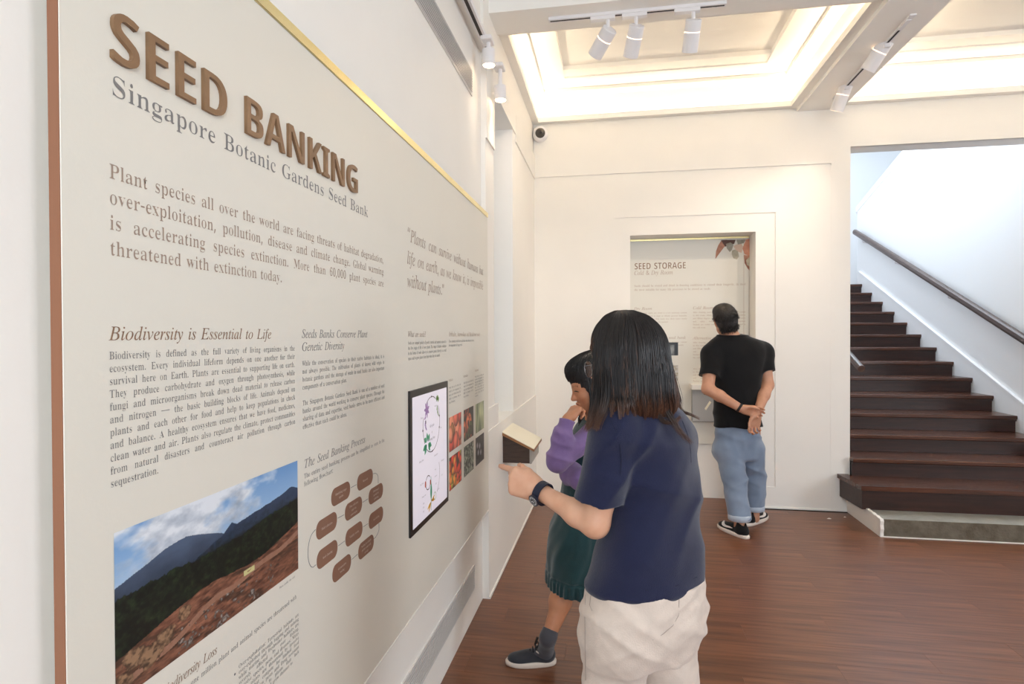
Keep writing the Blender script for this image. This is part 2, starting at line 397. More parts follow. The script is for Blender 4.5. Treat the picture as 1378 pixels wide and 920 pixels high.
  111:[168,[84,-5,66,-2,50,6,37,18,27,35,20,55,18,77,20,100,27,120,37,136,50,148,66,156,84,159,102,156,118,149,131,136,141,120,148,100,150,77,148,54,141,34,131,18,118,6,102,-2],[84,6,102,9,112,20,118,40,119,77,117,114,112,136,101,146,84,150,67,146,56,136,51,114,50,77,51,41,56,20,67,9]],
  112:[186,[15,-70,16,-62,26,-58,34,-50,35,-32,35,122,30,142,18,148,16,155,65,155,68,132,95,152,116,160,129,157,141,149,151,137,159,120,164,102,166,80,164,56,159,36,150,19,140,6,128,-2,114,-5,96,0,70,16,65,-29,68,-50,79,-59,92,-62,92,-70],[98,14,116,18,128,30,134,50,136,77,129,124,118,135,99,139,80,134,66,118,65,34,78,19]],
  113:[182,[94,-70,94,-62,113,-57,120,-42,116,14,90,0,70,-4,56,-2,44,5,34,16,26,32,21,50,19,72,22,96,28,117,38,135,52,148,67,156,84,160,104,155,129,140,158,160,154,160,151,-42,156,-56,170,-62,170,-70],[90,15,110,20,120,34,121,120,118,136,107,144,90,148,70,143,58,130,52,109,50,78,52,50,58,30,70,18]],
  114:[144,[16,0,16,8,30,13,35,28,35,126,30,142,18,146,16,155,66,155,70,126,98,150,118,159,126,158,132,152,134,144,136,133,132,117,124,111,116,116,110,125,94,130,74,120,66,96,66,28,74,12,92,8,92,0]],
  115:[144,[76,-5,46,3,36,4,24,2,21,-4,24,-4,24,52,22,52,25,34,37,20,52,10,70,8,96,14,105,29,99,42,82,52,58,65,34,84,29,96,28,110,30,130,38,146,52,156,70,160,82,158,98,154,102,153,109,152,118,160,116,160,116,111,119,111,115,127,104,138,90,146,74,148,52,143,44,130,50,116,68,106,91,94,114,76,118,64,120,48,116,26,108,9,94,-2]],
  116:[114,[62,-4,48,-2,40,5,35,18,33,36,30,140,16,140,18,150,51,184,68,212,66,212,66,155,98,155,98,140,66,140,63,41,68,26,84,20,100,24,106,38,102,33,92,12,79,0]],
  117:[188,[65,-5,50,-2,40,8,34,26,32,48,32,124,26,141,13,147,12,155,64,155,62,37,69,23,88,18,107,22,122,33,123,124,117,142,102,147,101,155,156,155,153,35,159,20,172,15,174,6,148,4,120,-5,118,20,89,2]],
  118:[153,[76,-5,28,124,18,140,6,146,5,155,76,155,76,147,77,147,62,145,56,138,56,134,92,61,126,126,130,136,121,144,108,147,108,155,146,155,144,148,132,140,122,122,75,-5]],
  119:[218,[66,-5,16,132,10,142,2,146,1,155,63,155,62,146,54,144,48,138,49,133,52,126,83,64,114,118,108,133,100,144,91,148,90,155,155,155,154,146,146,144,139,138,139,134,140,131,168,70,200,128,202,138,196,144,185,148,184,155,216,155,215,148,206,142,198,129,147,-5,150,-5,112,98,65,-5]],
  120:[160,[8,0,10,8,22,14,38,28,70,68,28,132,18,142,10,146,8,155,78,155,78,147,69,146,61,140,66,130,91,103,120,128,126,140,118,145,107,147,107,155,149,155,148,148,136,142,120,127,90,92,138,18,146,10,152,8,153,0,84,0,84,8,94,10,102,15,94,30,69,57,41,30,34,17,40,10,56,8,52,8,52,0]],
  121:[150,[26,-70,18,-68,11,-62,7,-54,6,-42,9,-26,18,-20,26,-24,28,-38,28,-40,28,-44,32,-48,45,-50,64,-37,73,-22,79,-2,26,126,20,138,13,144,0,146,4,146,4,155,74,155,74,146,62,144,55,138,56,134,58,128,92,60,124,120,127,130,128,137,120,144,108,146,108,155,144,155,142,146,132,140,122,121,72,-12,57,-48,44,-66]],
  122:[146,[12,0,15,7,92,144,64,144,46,142,30,136,20,125,16,108,20,108,22,155,131,155,128,146,55,12,76,12,100,15,117,22,130,34,135,54,132,54,128,0]],
  48:[188,[94,-4,70,0,51,12,38,30,28,56,22,86,20,120,22,156,28,186,38,210,51,228,70,240,94,243,118,240,136,228,150,210,160,185,166,155,168,120,166,86,160,55,150,30,136,12,118,0],[94,18,116,25,128,46,133,120,128,195,116,214,94,222,72,214,61,195,54,120,61,46,72,25]],
  49:[188,[39,0,39,18,62,18,80,22,86,40,80,208,48,182,40,176,34,173,26,180,22,198,40,206,71,224,92,241,120,241,118,40,124,24,142,18,165,18,165,0]],
  50:[188,[18,0,20,34,68,86,101,122,118,154,122,186,120,202,113,214,102,220,87,222,68,219,55,208,49,190,50,164,41,166,30,172,24,182,22,198,24,210,28,220,36,230,48,237,87,243,118,240,138,228,151,210,155,188,151,164,138,140,112,110,71,69,36,37,124,37,146,43,158,60,158,70,166,70,164,0]],
  51:[188,[82,-4,44,2,24,18,18,37,20,48,23,56,34,63,32,44,43,31,60,23,80,20,104,24,123,40,130,70,126,87,113,101,94,110,69,114,54,114,54,134,70,134,92,138,109,148,118,164,122,184,120,200,112,212,101,220,85,222,70,220,60,215,49,196,50,170,40,172,28,178,23,187,21,200,24,217,36,230,56,240,86,243,116,240,138,229,150,212,155,188,152,168,142,150,128,138,104,128,136,119,156,100,162,87,164,69,162,50,157,35,139,12,113,0]],
  52:[188,[67,0,67,18,71,18,94,22,104,29,106,42,104,62,10,62,13,83,104,240,140,240,140,84,175,84,175,62,140,62,138,42,140,29,150,22,173,18,172,18,172,0],[20,84,104,84,106,144,107,176,102,208,86,197,79,183,71,169,66,160]],
  53:[188,[82,-4,46,2,28,18,22,38,24,48,26,54,36,60,36,42,50,26,77,20,102,25,121,42,128,74,124,96,113,112,96,120,73,124,50,122,36,118,28,124,37,240,152,240,153,178,146,178,146,190,139,200,124,203,46,203,41,140,64,144,84,146,116,141,140,128,156,106,161,74,159,54,154,38,136,14,110,0]],
  54:[188,[98,-4,78,0,60,9,45,24,34,46,26,76,24,111,30,162,46,204,58,220,73,233,90,240,110,243,142,238,157,224,162,206,160,196,156,188,146,182,136,180,137,200,128,217,108,224,85,218,68,200,58,172,57,134,83,143,108,147,133,142,152,129,163,107,167,78,162,45,150,19,128,2],[99,19,116,22,128,32,134,49,136,74,134,98,126,114,114,124,96,126,73,122,54,110,56,69,66,40,80,24]],
  55:[188,[63,0,152,203,55,203,37,199,28,186,29,169,21,169,22,240,170,240,168,224,79,0]],
  56:[188,[92,-4,68,-1,50,6,36,16,26,28,21,44,19,61,22,81,30,96,68,121,48,134,36,148,29,164,27,182,34,212,41,224,54,234,72,241,96,243,124,239,144,226,154,208,158,184,156,166,148,152,113,130,142,115,158,100,166,83,168,64,164,36,150,14,126,1],[102,142,127,158,134,185,130,204,116,218,94,224,78,221,66,213,58,201,56,186,59,170,68,159],[94,16,112,18,128,28,137,41,140,58,136,73,126,85,81,108,56,89,48,76,46,60,50,42,59,28,74,19]],
  57:[188,[76,-4,48,2,34,16,30,34,32,47,35,54,45,28,60,20,78,18,102,24,120,42,130,72,130,115,102,99,78,92,54,97,36,110,25,132,20,162,23,184,29,204,39,220,52,233,68,240,88,243,110,240,127,232,142,216,154,195,161,166,164,130,158,78,152,56,142,36,131,20,116,7,98,-1],[92,116,117,122,134,139,132,176,124,202,110,216,91,220,73,217,60,206,54,188,52,164,56,137,68,122]],
  46:[90,[44,-4,30,0,24,18,26,28,30,36,44,40,60,36,64,28,66,18,64,8,60,0]],
  44:[90,[14,-44,24,-2,30,39,62,39,64,36,52,-4,36,-44]],
  45:[108,[14,77,14,103,94,103,94,77]],
  40:[100,[63,-53,40,-22,26,14,16,52,14,92,16,132,26,171,40,208,63,240,90,240,70,206,55,170,46,132,44,92,46,54,55,16,70,-20,90,-53]],
  41:[100,[10,-53,31,-20,46,16,54,54,58,92,54,132,46,170,30,206,10,240,38,240,60,208,76,171,84,132,88,92,84,52,76,14,60,-22,38,-53]],
  58:[90,[44,139,30,144,24,162,26,172,30,180,44,184,60,180,64,172,66,162,64,152,60,144],[44,-4,30,0,24,18,26,28,30,36,44,40,60,36,64,28,66,18,64,8,60,0]],
  59:[90,[44,139,30,144,24,162,25,172,30,180,44,184,59,180,64,172,65,162,64,152,59,144],[10,-44,17,-16,23,13,28,39,59,39,62,36,49,-4,32,-44]],
  47:[125,[4,0,92,240,122,240,32,0]],
 },
 'italic': {
  65:[232,[-42,0,-41,6,-20,12,0,28,54,91,178,238,184,238,176,29,178,18,183,12,206,6,204,0,110,0,112,6,114,6,128,8,136,13,142,39,144,79,66,79,58,75,32,45,16,18,22,8,40,6,38,0],[72,92,144,92,149,184]],
  66:[220,[-17,0,-15,6,-14,6,0,8,10,14,21,36,63,192,66,210,60,222,40,226,42,232,128,232,162,229,186,220,200,204,205,182,198,158,180,140,148,126,171,114,184,96,188,72,185,52,176,34,160,20,140,9,114,2,86,0],[96,130,128,133,152,144,166,161,170,184,165,205,152,216,128,221,112,220,105,215,100,205,94,182,82,134,85,130],[76,10,108,15,132,28,146,48,150,76,147,95,137,108,120,116,97,118,82,118,75,111,54,36,53,29,52,22,58,12]],
  67:[236,[109,-5,82,-2,58,6,39,20,24,39,16,62,13,90,16,114,23,138,35,161,51,182,70,201,90,216,125,232,160,238,206,228,215,226,222,229,226,235,234,235,220,166,212,166,213,172,213,176,210,198,200,214,185,223,164,226,144,224,123,215,104,202,87,185,73,164,62,140,54,114,52,88,57,54,70,30,91,14,118,10,148,14,174,28,200,52,206,46,184,23,162,8,137,-2]],
  68:[254,[-18,0,-16,6,-14,6,0,8,9,13,21,36,63,192,66,210,60,222,40,226,42,232,132,232,162,230,189,221,210,206,226,188,236,164,240,136,236,110,228,84,215,61,196,41,174,24,147,11,117,2,84,0],[85,11,112,14,135,22,155,35,171,52,184,72,193,94,200,144,196,177,182,202,159,216,127,222,111,220,102,212,96,194,56,44,52,24,54,18,60,14,70,12]],
  69:[227,[-17,0,-15,6,-14,6,9,12,21,36,63,192,66,210,60,222,40,226,42,232,220,232,210,182,204,182,204,184,201,207,196,214,186,218,154,221,126,221,111,220,104,213,98,198,80,130,108,130,130,132,144,138,154,148,160,163,167,163,144,80,138,80,138,94,136,110,126,117,107,118,77,118,56,42,54,31,52,24,58,14,76,12,100,12,140,17,170,34,193,64,200,64,176,0]],
  70:[203,[-16,0,-14,6,-12,6,5,9,15,18,22,36,64,192,68,210,62,222,42,226,44,232,210,232,200,178,194,178,194,180,194,184,192,202,184,212,172,218,154,220,127,220,109,218,104,209,98,186,82,129,102,129,129,132,146,142,158,162,165,162,142,78,136,78,136,86,137,95,131,113,106,118,80,118,58,34,56,28,56,22,58,14,62,10,84,6,84,0]],
  71:[270,[122,-5,92,-2,65,6,43,21,27,40,17,64,14,90,16,115,24,139,36,162,51,184,70,202,90,218,126,232,164,238,186,236,207,230,224,223,232,221,244,224,252,234,257,234,242,164,236,164,229,190,214,210,193,222,166,226,136,222,109,206,86,183,68,153,57,120,53,86,58,52,73,26,96,10,128,6,144,8,160,13,171,22,177,32,189,79,190,86,192,92,190,100,184,104,161,107,162,114,259,114,257,107,238,104,228,94,225,86,222,73,208,18,167,0]],
  72:[260,[-17,0,-15,6,-14,6,3,9,14,18,21,36,63,192,66,210,60,222,40,226,42,232,135,232,134,226,132,226,110,220,97,195,83,142,82,136,84,131,92,130,178,130,186,131,190,137,205,192,208,210,202,222,182,226,184,232,278,232,276,226,272,226,260,224,251,220,240,196,198,40,196,30,194,22,200,10,220,6,218,0,126,0,128,6,146,9,156,18,163,36,182,106,182,108,182,111,180,116,172,117,86,117,78,116,74,110,56,40,53,30,52,22,58,10,78,6,76,0]],
  73:[122,[-16,0,-14,6,-12,6,5,9,15,18,22,36,64,192,68,210,62,222,42,226,44,232,138,232,136,226,134,226,120,224,112,220,100,196,58,40,55,22,61,10,80,6,78,0]],
  74:[128,[11,-5,-4,-3,-16,4,-23,13,-26,24,-20,38,-8,44,4,39,8,28,8,24,7,20,6,13,8,7,14,4,21,7,26,13,30,24,34,38,74,190,78,210,76,218,71,222,48,225,50,232,146,232,144,226,122,220,111,199,76,67,65,36,51,13,33,0]],
  75:[227,[-17,0,-15,6,-14,6,3,9,14,18,21,36,63,192,66,210,60,222,40,226,42,232,134,232,132,226,130,226,110,220,98,198,80,132,80,130,80,128,82,125,86,126,168,192,182,206,188,217,183,224,170,226,168,226,169,232,250,232,248,226,246,226,232,223,216,213,168,177,112,132,178,34,197,14,219,6,218,0,118,0,120,6,122,6,138,9,144,18,141,28,134,40,84,114,80,116,75,112,55,38,52,23,54,15,59,10,81,6,79,0]],
  76:[224,[-12,0,-10,6,-9,6,4,8,14,13,26,36,68,192,70,202,71,210,65,222,46,226,47,232,140,232,137,226,115,220,103,196,62,46,59,32,58,26,63,14,82,12,106,12,149,16,164,22,177,32,200,66,206,66,184,0]],
  77:[295,[-18,0,-16,6,2,9,12,18,20,36,64,192,67,210,61,222,42,226,44,232,106,232,130,54,248,232,312,232,310,226,308,226,294,224,286,220,274,196,232,40,230,30,229,22,235,10,254,6,253,0,161,0,162,6,180,9,190,20,198,42,240,196,110,0,105,0,78,196,38,52,33,24,39,10,59,6,57,0]],
  78:[250,[169,-6,77,186,38,42,35,30,34,22,36,14,40,10,61,6,59,0,-17,0,-15,6,8,12,16,22,21,36,65,196,66,200,66,204,60,219,43,226,40,226,42,232,91,232,176,54,214,190,216,202,218,211,216,218,211,222,190,226,192,232,268,232,266,226,249,224,238,214,230,196,176,-6]],
  79:[258,[100,-5,74,-2,52,6,35,18,22,35,14,56,10,81,13,104,19,126,42,169,76,204,116,228,138,235,160,238,185,234,206,226,224,214,236,196,244,176,247,151,241,114,224,76,200,42,170,16,136,0],[100,5,118,8,134,14,164,40,188,76,204,120,209,166,206,192,196,212,181,224,160,228,142,224,124,217,91,187,65,143,53,106,48,68,52,42,62,22,78,9]],
  80:[202,[-17,0,-15,6,-14,6,9,12,21,36,63,192,66,210,60,222,40,226,42,232,134,232,164,229,186,220,200,203,204,180,202,162,192,144,178,130,160,120,137,114,110,111,80,111,74,107,54,32,53,28,52,23,54,15,60,10,82,6,80,0],[96,121,126,126,148,138,162,156,166,182,164,200,156,212,142,220,122,222,108,219,100,202,80,132,80,126,82,122]],
  81:[258,[147,-65,124,-62,97,-56,72,-50,54,-48,35,-51,14,-63,10,-57,72,-2,46,10,26,28,14,52,10,81,13,104,20,128,42,170,76,206,116,229,136,236,156,238,182,235,204,227,221,214,234,198,242,177,245,153,240,117,226,82,202,50,171,22,134,2,95,-4,82,-7,63,-23,72,-22,80,-22,102,-25,130,-32,172,-42,198,-34,224,-13,230,-18,210,-39,190,-54,170,-62],[100,6,126,10,150,27,172,52,190,88,204,126,208,164,204,191,194,210,178,222,157,226,138,224,121,216,89,186,64,143,52,105,48,68,52,41,62,22,78,10]],
  82:[226,[-17,0,-15,6,-14,6,0,8,10,14,21,36,63,192,66,210,60,222,40,226,42,232,140,232,172,229,194,219,207,203,212,182,208,160,195,142,174,128,144,118,176,42,190,16,199,9,210,6,211,6,209,0,157,0,110,114,103,114,88,114,76,116,57,44,53,23,59,10,77,6,81,6,79,0],[101,125,132,128,154,140,168,158,174,182,168,204,152,216,126,222,112,220,104,214,98,199,79,126,90,126]],
  83:[184,[76,-4,54,-2,29,5,24,6,21,6,12,4,8,-4,2,-4,13,73,19,73,24,44,34,23,51,10,73,6,96,12,112,28,118,52,114,70,104,87,92,100,77,116,51,148,44,176,46,193,52,208,62,220,76,230,92,236,111,238,126,236,140,233,152,230,156,228,164,230,169,236,176,236,165,168,160,168,156,194,148,212,134,223,116,226,100,224,88,216,80,204,77,188,84,167,100,146,116,130,132,112,146,90,150,63,148,44,141,28,130,14,114,4,97,-2]],
  84:[210,[25,0,26,6,29,6,48,10,60,20,70,44,114,208,115,214,113,219,106,220,97,220,63,216,42,202,30,176,22,176,37,232,230,232,220,175,213,175,214,180,214,186,212,202,205,212,193,218,173,220,159,220,152,218,149,212,104,46,99,22,101,14,106,10,128,6,132,6,130,0]],
  85:[246,[100,-5,70,-1,46,12,31,32,26,56,32,90,60,194,62,210,61,218,56,222,34,226,36,232,134,232,132,226,129,226,115,224,105,218,92,190,68,96,60,54,62,36,72,23,88,14,108,12,126,14,142,19,156,28,166,40,185,90,208,178,213,206,208,222,186,226,188,232,266,232,265,226,260,226,244,222,234,210,229,198,224,178,198,82,188,53,177,31,162,14,146,4,125,-3]],
  86:[218,[40,-5,48,198,47,211,43,220,34,224,22,226,19,226,20,232,113,232,112,226,109,226,96,224,87,220,81,194,74,48,192,188,209,215,203,224,186,226,186,232,258,232,256,226,255,226,236,217,213,192,48,-5]],
  87:[296,[42,-5,50,197,48,211,44,220,34,224,20,226,21,232,114,232,113,226,110,226,96,224,88,220,82,194,76,58,160,178,162,198,160,211,156,220,148,224,136,226,134,226,135,232,224,232,222,226,205,224,197,212,194,189,188,60,272,186,285,216,279,223,261,226,264,232,334,232,332,226,331,226,322,224,312,217,291,190,160,-5,153,-5,160,155,48,-5]],
  88:[230,[-31,0,-29,6,-7,13,17,32,100,115,76,186,66,210,54,222,32,226,30,226,32,232,134,232,133,226,128,226,112,222,106,212,110,194,129,140,182,191,195,206,200,216,194,224,180,226,176,226,178,232,258,232,256,226,255,226,234,218,208,196,134,126,159,45,169,20,180,10,201,6,204,6,202,0,98,0,98,6,105,6,122,9,127,13,128,20,128,28,126,38,104,100,50,45,36,30,32,18,39,9,60,6,58,0]],
  89:[206,[24,0,26,6,48,9,59,17,65,33,84,100,52,183,40,209,26,222,6,226,8,232,109,232,107,226,86,222,82,218,80,212,81,204,84,196,112,118,166,179,183,200,188,214,182,222,174,224,161,226,163,232,243,232,241,225,222,216,196,192,118,102,98,33,97,26,96,20,98,13,104,8,129,6,127,0]],
  90:[230,[-6,0,-6,5,176,220,114,220,79,216,56,202,40,176,34,176,52,232,227,232,227,228,44,14,103,14,140,15,162,20,178,32,199,64,206,64,185,0]],
  97:[171,[25,-4,13,-2,4,5,-2,16,-4,32,0,60,9,88,24,114,45,137,68,153,92,158,108,154,116,140,120,154,146,154,116,45,111,22,116,18,126,23,141,40,146,36,128,13,112,0,98,-4,88,0,84,12,96,59,60,12,42,0],[41,16,58,24,76,44,92,70,105,100,110,128,105,144,92,150,77,146,62,133,48,113,37,88,29,61,26,36,30,22]],
  98:[170,[41,-4,23,-2,9,3,0,10,-2,18,-1,25,44,202,46,212,46,218,43,226,30,228,25,228,27,234,47,236,62,240,78,244,82,240,52,126,69,144,86,154,107,158,126,155,140,144,150,129,153,109,150,88,144,68,119,32,83,6,62,-2],[48,4,66,8,84,20,100,38,112,60,120,84,123,106,121,120,115,132,106,140,93,142,78,138,63,127,51,108,42,84,27,33,25,19,30,8]],
  99:[149,[50,-4,29,0,13,12,3,30,0,54,6,88,24,118,51,143,75,154,100,158,114,156,124,151,131,143,134,134,129,120,116,114,106,118,102,128,104,134,107,140,109,142,110,144,108,148,98,150,81,146,65,136,50,119,40,98,32,75,30,54,32,36,38,23,48,14,61,12,87,19,114,41,119,36,96,13,74,0]],
  100:[178,[30,-4,16,-2,5,6,-2,20,-4,36,2,72,22,108,50,140,73,154,96,158,112,156,121,146,136,208,138,213,138,218,134,226,122,228,116,228,118,234,153,240,169,244,172,240,172,236,172,234,120,40,118,30,117,22,119,17,125,15,136,22,153,40,158,36,132,6,120,-2,108,-4,96,0,92,14,100,56,84,30,66,10,50,0],[46,14,64,22,82,42,100,71,112,102,116,130,112,144,99,150,82,146,66,134,50,114,38,89,28,62,26,39,31,20]],
  101:[144,[44,-4,25,0,10,10,1,27,-2,50,4,82,23,116,50,142,74,154,98,158,111,156,121,152,127,144,129,133,122,113,104,94,74,80,30,71,28,59,28,49,32,28,42,17,60,13,84,20,110,40,116,36,99,18,82,6,64,-1],[32,79,62,86,84,100,98,116,102,136,99,146,90,149,80,147,68,140,48,115]],
  102:[100,[-24,-76,-40,-71,-46,-58,-42,-47,-33,-44,-25,-46,-22,-54,-23,-60,-24,-64,-21,-67,-12,-64,-5,-54,1,-37,6,-12,36,142,4,142,6,152,38,152,42,170,52,202,68,224,86,238,108,244,120,242,130,236,136,229,138,220,134,208,122,204,112,208,109,218,110,220,110,224,112,228,110,232,103,234,90,230,82,216,74,192,66,152,105,152,104,142,64,142,50,75,34,4,16,-42,4,-62,-9,-72]],
  103:[143,[32,-76,8,-74,-10,-66,-22,-53,-26,-38,-20,-18,-7,-4,18,12,6,20,3,28,10,42,29,60,11,76,5,98,8,113,14,128,26,140,40,150,57,157,76,159,103,154,123,148,144,148,144,133,122,133,124,118,122,102,114,87,104,74,90,65,73,59,55,56,41,58,33,50,30,44,36,35,56,27,97,10,108,-3,112,-20,109,-36,102,-50,90,-61,74,-70],[56,64,66,66,76,73,90,95,96,124,90,144,74,151,64,149,54,142,39,120,33,91,36,76,43,68],[38,-66,66,-62,82,-50,88,-30,82,-16,66,-5,47,2,26,9,3,-10,-4,-32,0,-52,14,-62]],
  104:[201,[152,-4,140,-1,130,6,124,16,122,30,123,50,128,76,136,110,140,128,140,142,137,156,126,162,106,155,86,136,70,110,62,86,44,0,12,0,56,208,59,226,53,237,36,241,33,241,36,255,98,255,84,194,78,166,71,138,75,138,95,164,114,178,137,183,158,178,168,167,173,146,172,131,167,109,158,69,155,50,154,34,156,22,166,18,187,26,193,16,172,2]],
  105:[88,[61,197,49,202,44,214,49,226,61,232,74,226,78,214,74,202],[16,-4,4,0,0,14,2,26,6,43,28,120,29,127,30,132,25,141,8,144,10,150,32,152,48,155,62,158,66,154,65,152,64,148,32,40,29,26,30,18,36,16,48,22,65,42,70,37,50,14,34,1]],
  106:[87,[62,197,50,202,45,214,50,226,62,232,74,226,80,214,74,202],[-25,-76,-42,-70,-48,-56,-46,-45,-36,-42,-28,-44,-25,-54,-25,-58,-26,-63,-21,-68,-14,-62,-6,-44,2,-13,12,34,30,124,31,128,31,132,28,141,10,144,10,150,30,152,44,155,59,158,63,153,36,28,24,-18,10,-50,-6,-70]],
  107:[170,[109,-4,100,-2,94,4,80,32,60,80,39,64,20,0,-6,0,52,207,53,218,49,226,36,228,31,228,33,234,54,237,70,240,79,243,84,244,88,240,86,232,42,78,98,120,110,132,115,140,111,145,98,147,102,153,168,153,167,146,166,146,146,142,123,128,82,96,107,36,114,24,124,18,136,24,150,40,156,34,130,6]],
  108:[86,[16,-4,4,1,-1,13,1,27,6,50,49,206,50,216,46,226,29,230,30,236,52,238,67,241,82,244,86,240,84,232,31,42,28,25,30,19,34,17,45,23,61,41,66,36,38,6]],
  109:[275,[205,-4,192,1,188,16,192,39,212,109,215,128,213,135,206,138,186,129,162,105,140,68,126,36,114,0,88,0,118,102,122,128,120,135,114,138,98,132,78,115,56,90,43,64,32,35,20,0,-6,0,25,106,29,122,30,132,26,140,8,144,10,150,47,155,56,158,62,158,65,154,64,152,64,148,46,88,78,128,105,150,132,158,146,153,152,138,142,92,172,130,198,150,224,158,240,153,244,138,243,126,240,111,218,32,217,28,216,25,218,20,222,18,234,24,242,32,250,44,254,38,238,14,222,1]],
  110:[182,[111,-4,99,0,94,14,108,70,121,127,119,134,112,138,98,132,80,116,62,94,46,71,34,41,21,0,-6,0,26,110,31,132,26,140,12,142,8,142,10,148,34,152,50,155,65,158,66,157,66,154,46,88,71,119,94,140,114,153,132,158,146,153,151,139,150,126,146,111,127,44,124,32,122,24,124,18,130,17,141,24,156,46,161,42,144,16,128,1]],
  111:[176,[52,-4,30,0,13,11,2,28,-2,51,0,70,7,89,30,124,64,149,82,156,100,158,124,154,142,143,153,126,157,103,150,69,130,36,102,12,78,0],[56,6,70,8,83,16,106,42,122,78,128,113,124,134,115,145,98,150,82,146,66,134,52,116,39,92,30,66,28,42,30,26,36,15,44,8]],
  112:[170,[-48,-74,-46,-68,-24,-63,-14,-44,27,118,29,124,30,131,26,140,8,142,10,149,31,152,46,154,62,158,65,155,64,150,56,125,75,144,93,154,113,158,130,155,143,146,151,132,154,113,152,92,145,72,122,34,88,6,70,-1,50,-4,25,2,15,-40,12,-56,18,-66,38,-69,36,-74],[50,4,64,7,78,15,101,41,118,76,124,114,118,136,110,141,100,143,83,139,68,126,55,106,46,81,33,32,32,26,31,20,36,8]],
  113:[170,[40,-75,42,-69,60,-66,69,-60,76,-41,102,52,84,28,66,11,47,0,28,-3,14,0,4,8,-3,22,-5,40,2,77,24,113,52,141,75,154,98,158,117,153,127,138,132,154,158,154,105,-36,102,-48,100,-56,106,-66,123,-69,126,-69,126,-75],[45,15,58,18,74,28,89,46,104,72,116,100,120,124,114,142,99,149,76,140,53,118,36,86,28,63,26,41,31,22]],
  114:[112,[-6,0,23,104,28,130,24,140,6,142,8,148,30,152,45,155,59,158,62,154,44,90,70,128,88,150,104,158,114,154,118,142,113,126,100,120,90,124,85,134,58,98,38,56,20,0]],
  115:[124,[39,-4,16,0,3,3,-4,-2,-11,-2,-4,53,2,52,5,32,12,18,22,8,36,5,46,7,55,13,61,22,63,34,60,46,52,60,42,74,32,88,23,103,20,119,23,134,32,147,45,156,62,158,83,155,96,151,102,152,104,157,110,157,104,107,98,107,92,131,82,144,65,150,51,144,46,130,48,118,58,104,68,90,78,77,86,61,90,44,83,20,65,2]],
  116:[94,[16,-4,4,0,0,13,1,22,4,31,33,142,10,142,11,148,32,156,50,172,68,196,76,196,63,152,92,152,88,142,60,142,33,39,30,22,32,17,36,16,46,22,62,40,67,34,49,12,34,0]],
  117:[182,[23,-4,8,2,2,19,4,34,10,58,25,114,27,124,28,132,24,142,6,144,8,150,30,153,45,156,60,158,64,156,64,152,62,148,36,54,31,37,30,27,32,19,40,16,50,19,62,27,88,58,114,102,130,154,157,154,128,46,123,24,125,18,130,16,142,22,158,42,162,38,145,14,129,1,111,-4,98,0,94,14,100,40,110,76,86,41,64,16,43,1]],
  118:[148,[30,-4,25,86,22,116,18,132,10,140,0,143,-3,143,-2,150,14,152,26,155,34,158,40,158,46,142,51,94,54,29,82,58,102,85,116,106,120,120,116,127,108,135,104,144,109,154,120,158,132,153,136,138,130,112,112,82,80,42,38,-4]],
  119:[223,[24,-4,22,88,20,117,16,134,10,142,0,144,-2,144,-1,150,15,153,27,156,35,158,40,158,46,140,48,86,49,46,119,158,125,158,138,36,162,64,186,98,194,120,188,130,182,144,186,154,196,158,207,152,211,136,201,104,170,58,120,-4,115,-4,102,110,30,-4]],
  120:[140,[77,-4,63,2,54,29,47,60,23,27,4,4,-16,-3,-27,1,-31,12,-27,22,-18,26,-9,23,0,20,6,24,15,32,44,74,34,122,28,138,14,142,6,142,-2,142,0,148,32,154,42,158,48,158,53,156,56,148,66,103,88,136,102,151,110,156,119,158,131,154,135,144,132,134,122,130,113,133,109,134,106,135,98,132,68,90,78,44,81,32,84,24,92,18,104,24,119,43,124,38,106,14,92,1]],
  121:[135,[-22,-76,-34,-72,-38,-62,-34,-53,-24,-49,-15,-52,-4,-54,4,-50,17,-34,40,-4,22,88,18,108,14,122,6,138,-12,144,-11,150,4,152,16,155,31,158,36,151,42,129,50,90,62,28,86,69,100,93,106,106,108,116,106,124,100,130,95,134,92,144,96,154,107,158,120,152,124,136,120,112,104,79,88,51,66,18,43,-17,20,-47,-3,-68]],
  122:[133,[72,-4,57,-2,38,2,6,8,-14,0,-16,-2,-17,-2,-21,2,-16,10,94,130,74,128,53,132,36,136,22,132,13,119,8,122,20,149,28,156,37,158,52,156,70,153,88,149,100,148,116,153,125,158,128,154,128,152,125,148,13,25,32,27,58,24,78,20,94,26,105,43,110,40,99,12,88,-1]],
  46:[90,[44,-4,30,0,24,18,26,28,30,36,44,40,60,36,64,28,66,18,64,8,60,0]],
  44:[90,[14,-44,24,-2,30,39,62,39,64,36,52,-4,36,-44]],
  38:[246,[94,-4,62,1,38,14,23,34,18,62,22,86,32,104,70,133,50,159,42,174,40,191,44,213,57,230,76,240,102,244,126,240,144,230,156,214,160,192,157,172,146,156,112,129,177,66,191,90,200,120,230,120,217,80,196,48,245,0,205,0,176,28,140,6,119,-1],[94,146,122,168,129,179,131,192,129,202,123,212,114,218,101,220,88,218,78,212,72,203,69,192,76,169],[94,23,114,24,132,30,157,46,88,114,59,92,52,80,48,64,52,47,61,34,76,26]],
  63:[146,[47,68,47,76,50,98,58,116,75,134,96,152,106,166,109,184,106,198,98,208,86,215,68,218,39,213,14,203,4,226,34,238,70,243,98,239,120,228,132,208,137,184,132,158,118,139,98,120,80,104,72,90,70,73,70,68],[60,-4,45,0,40,18,45,36,60,40,74,36,79,28,80,18,74,0]],
 },
 'sans': {
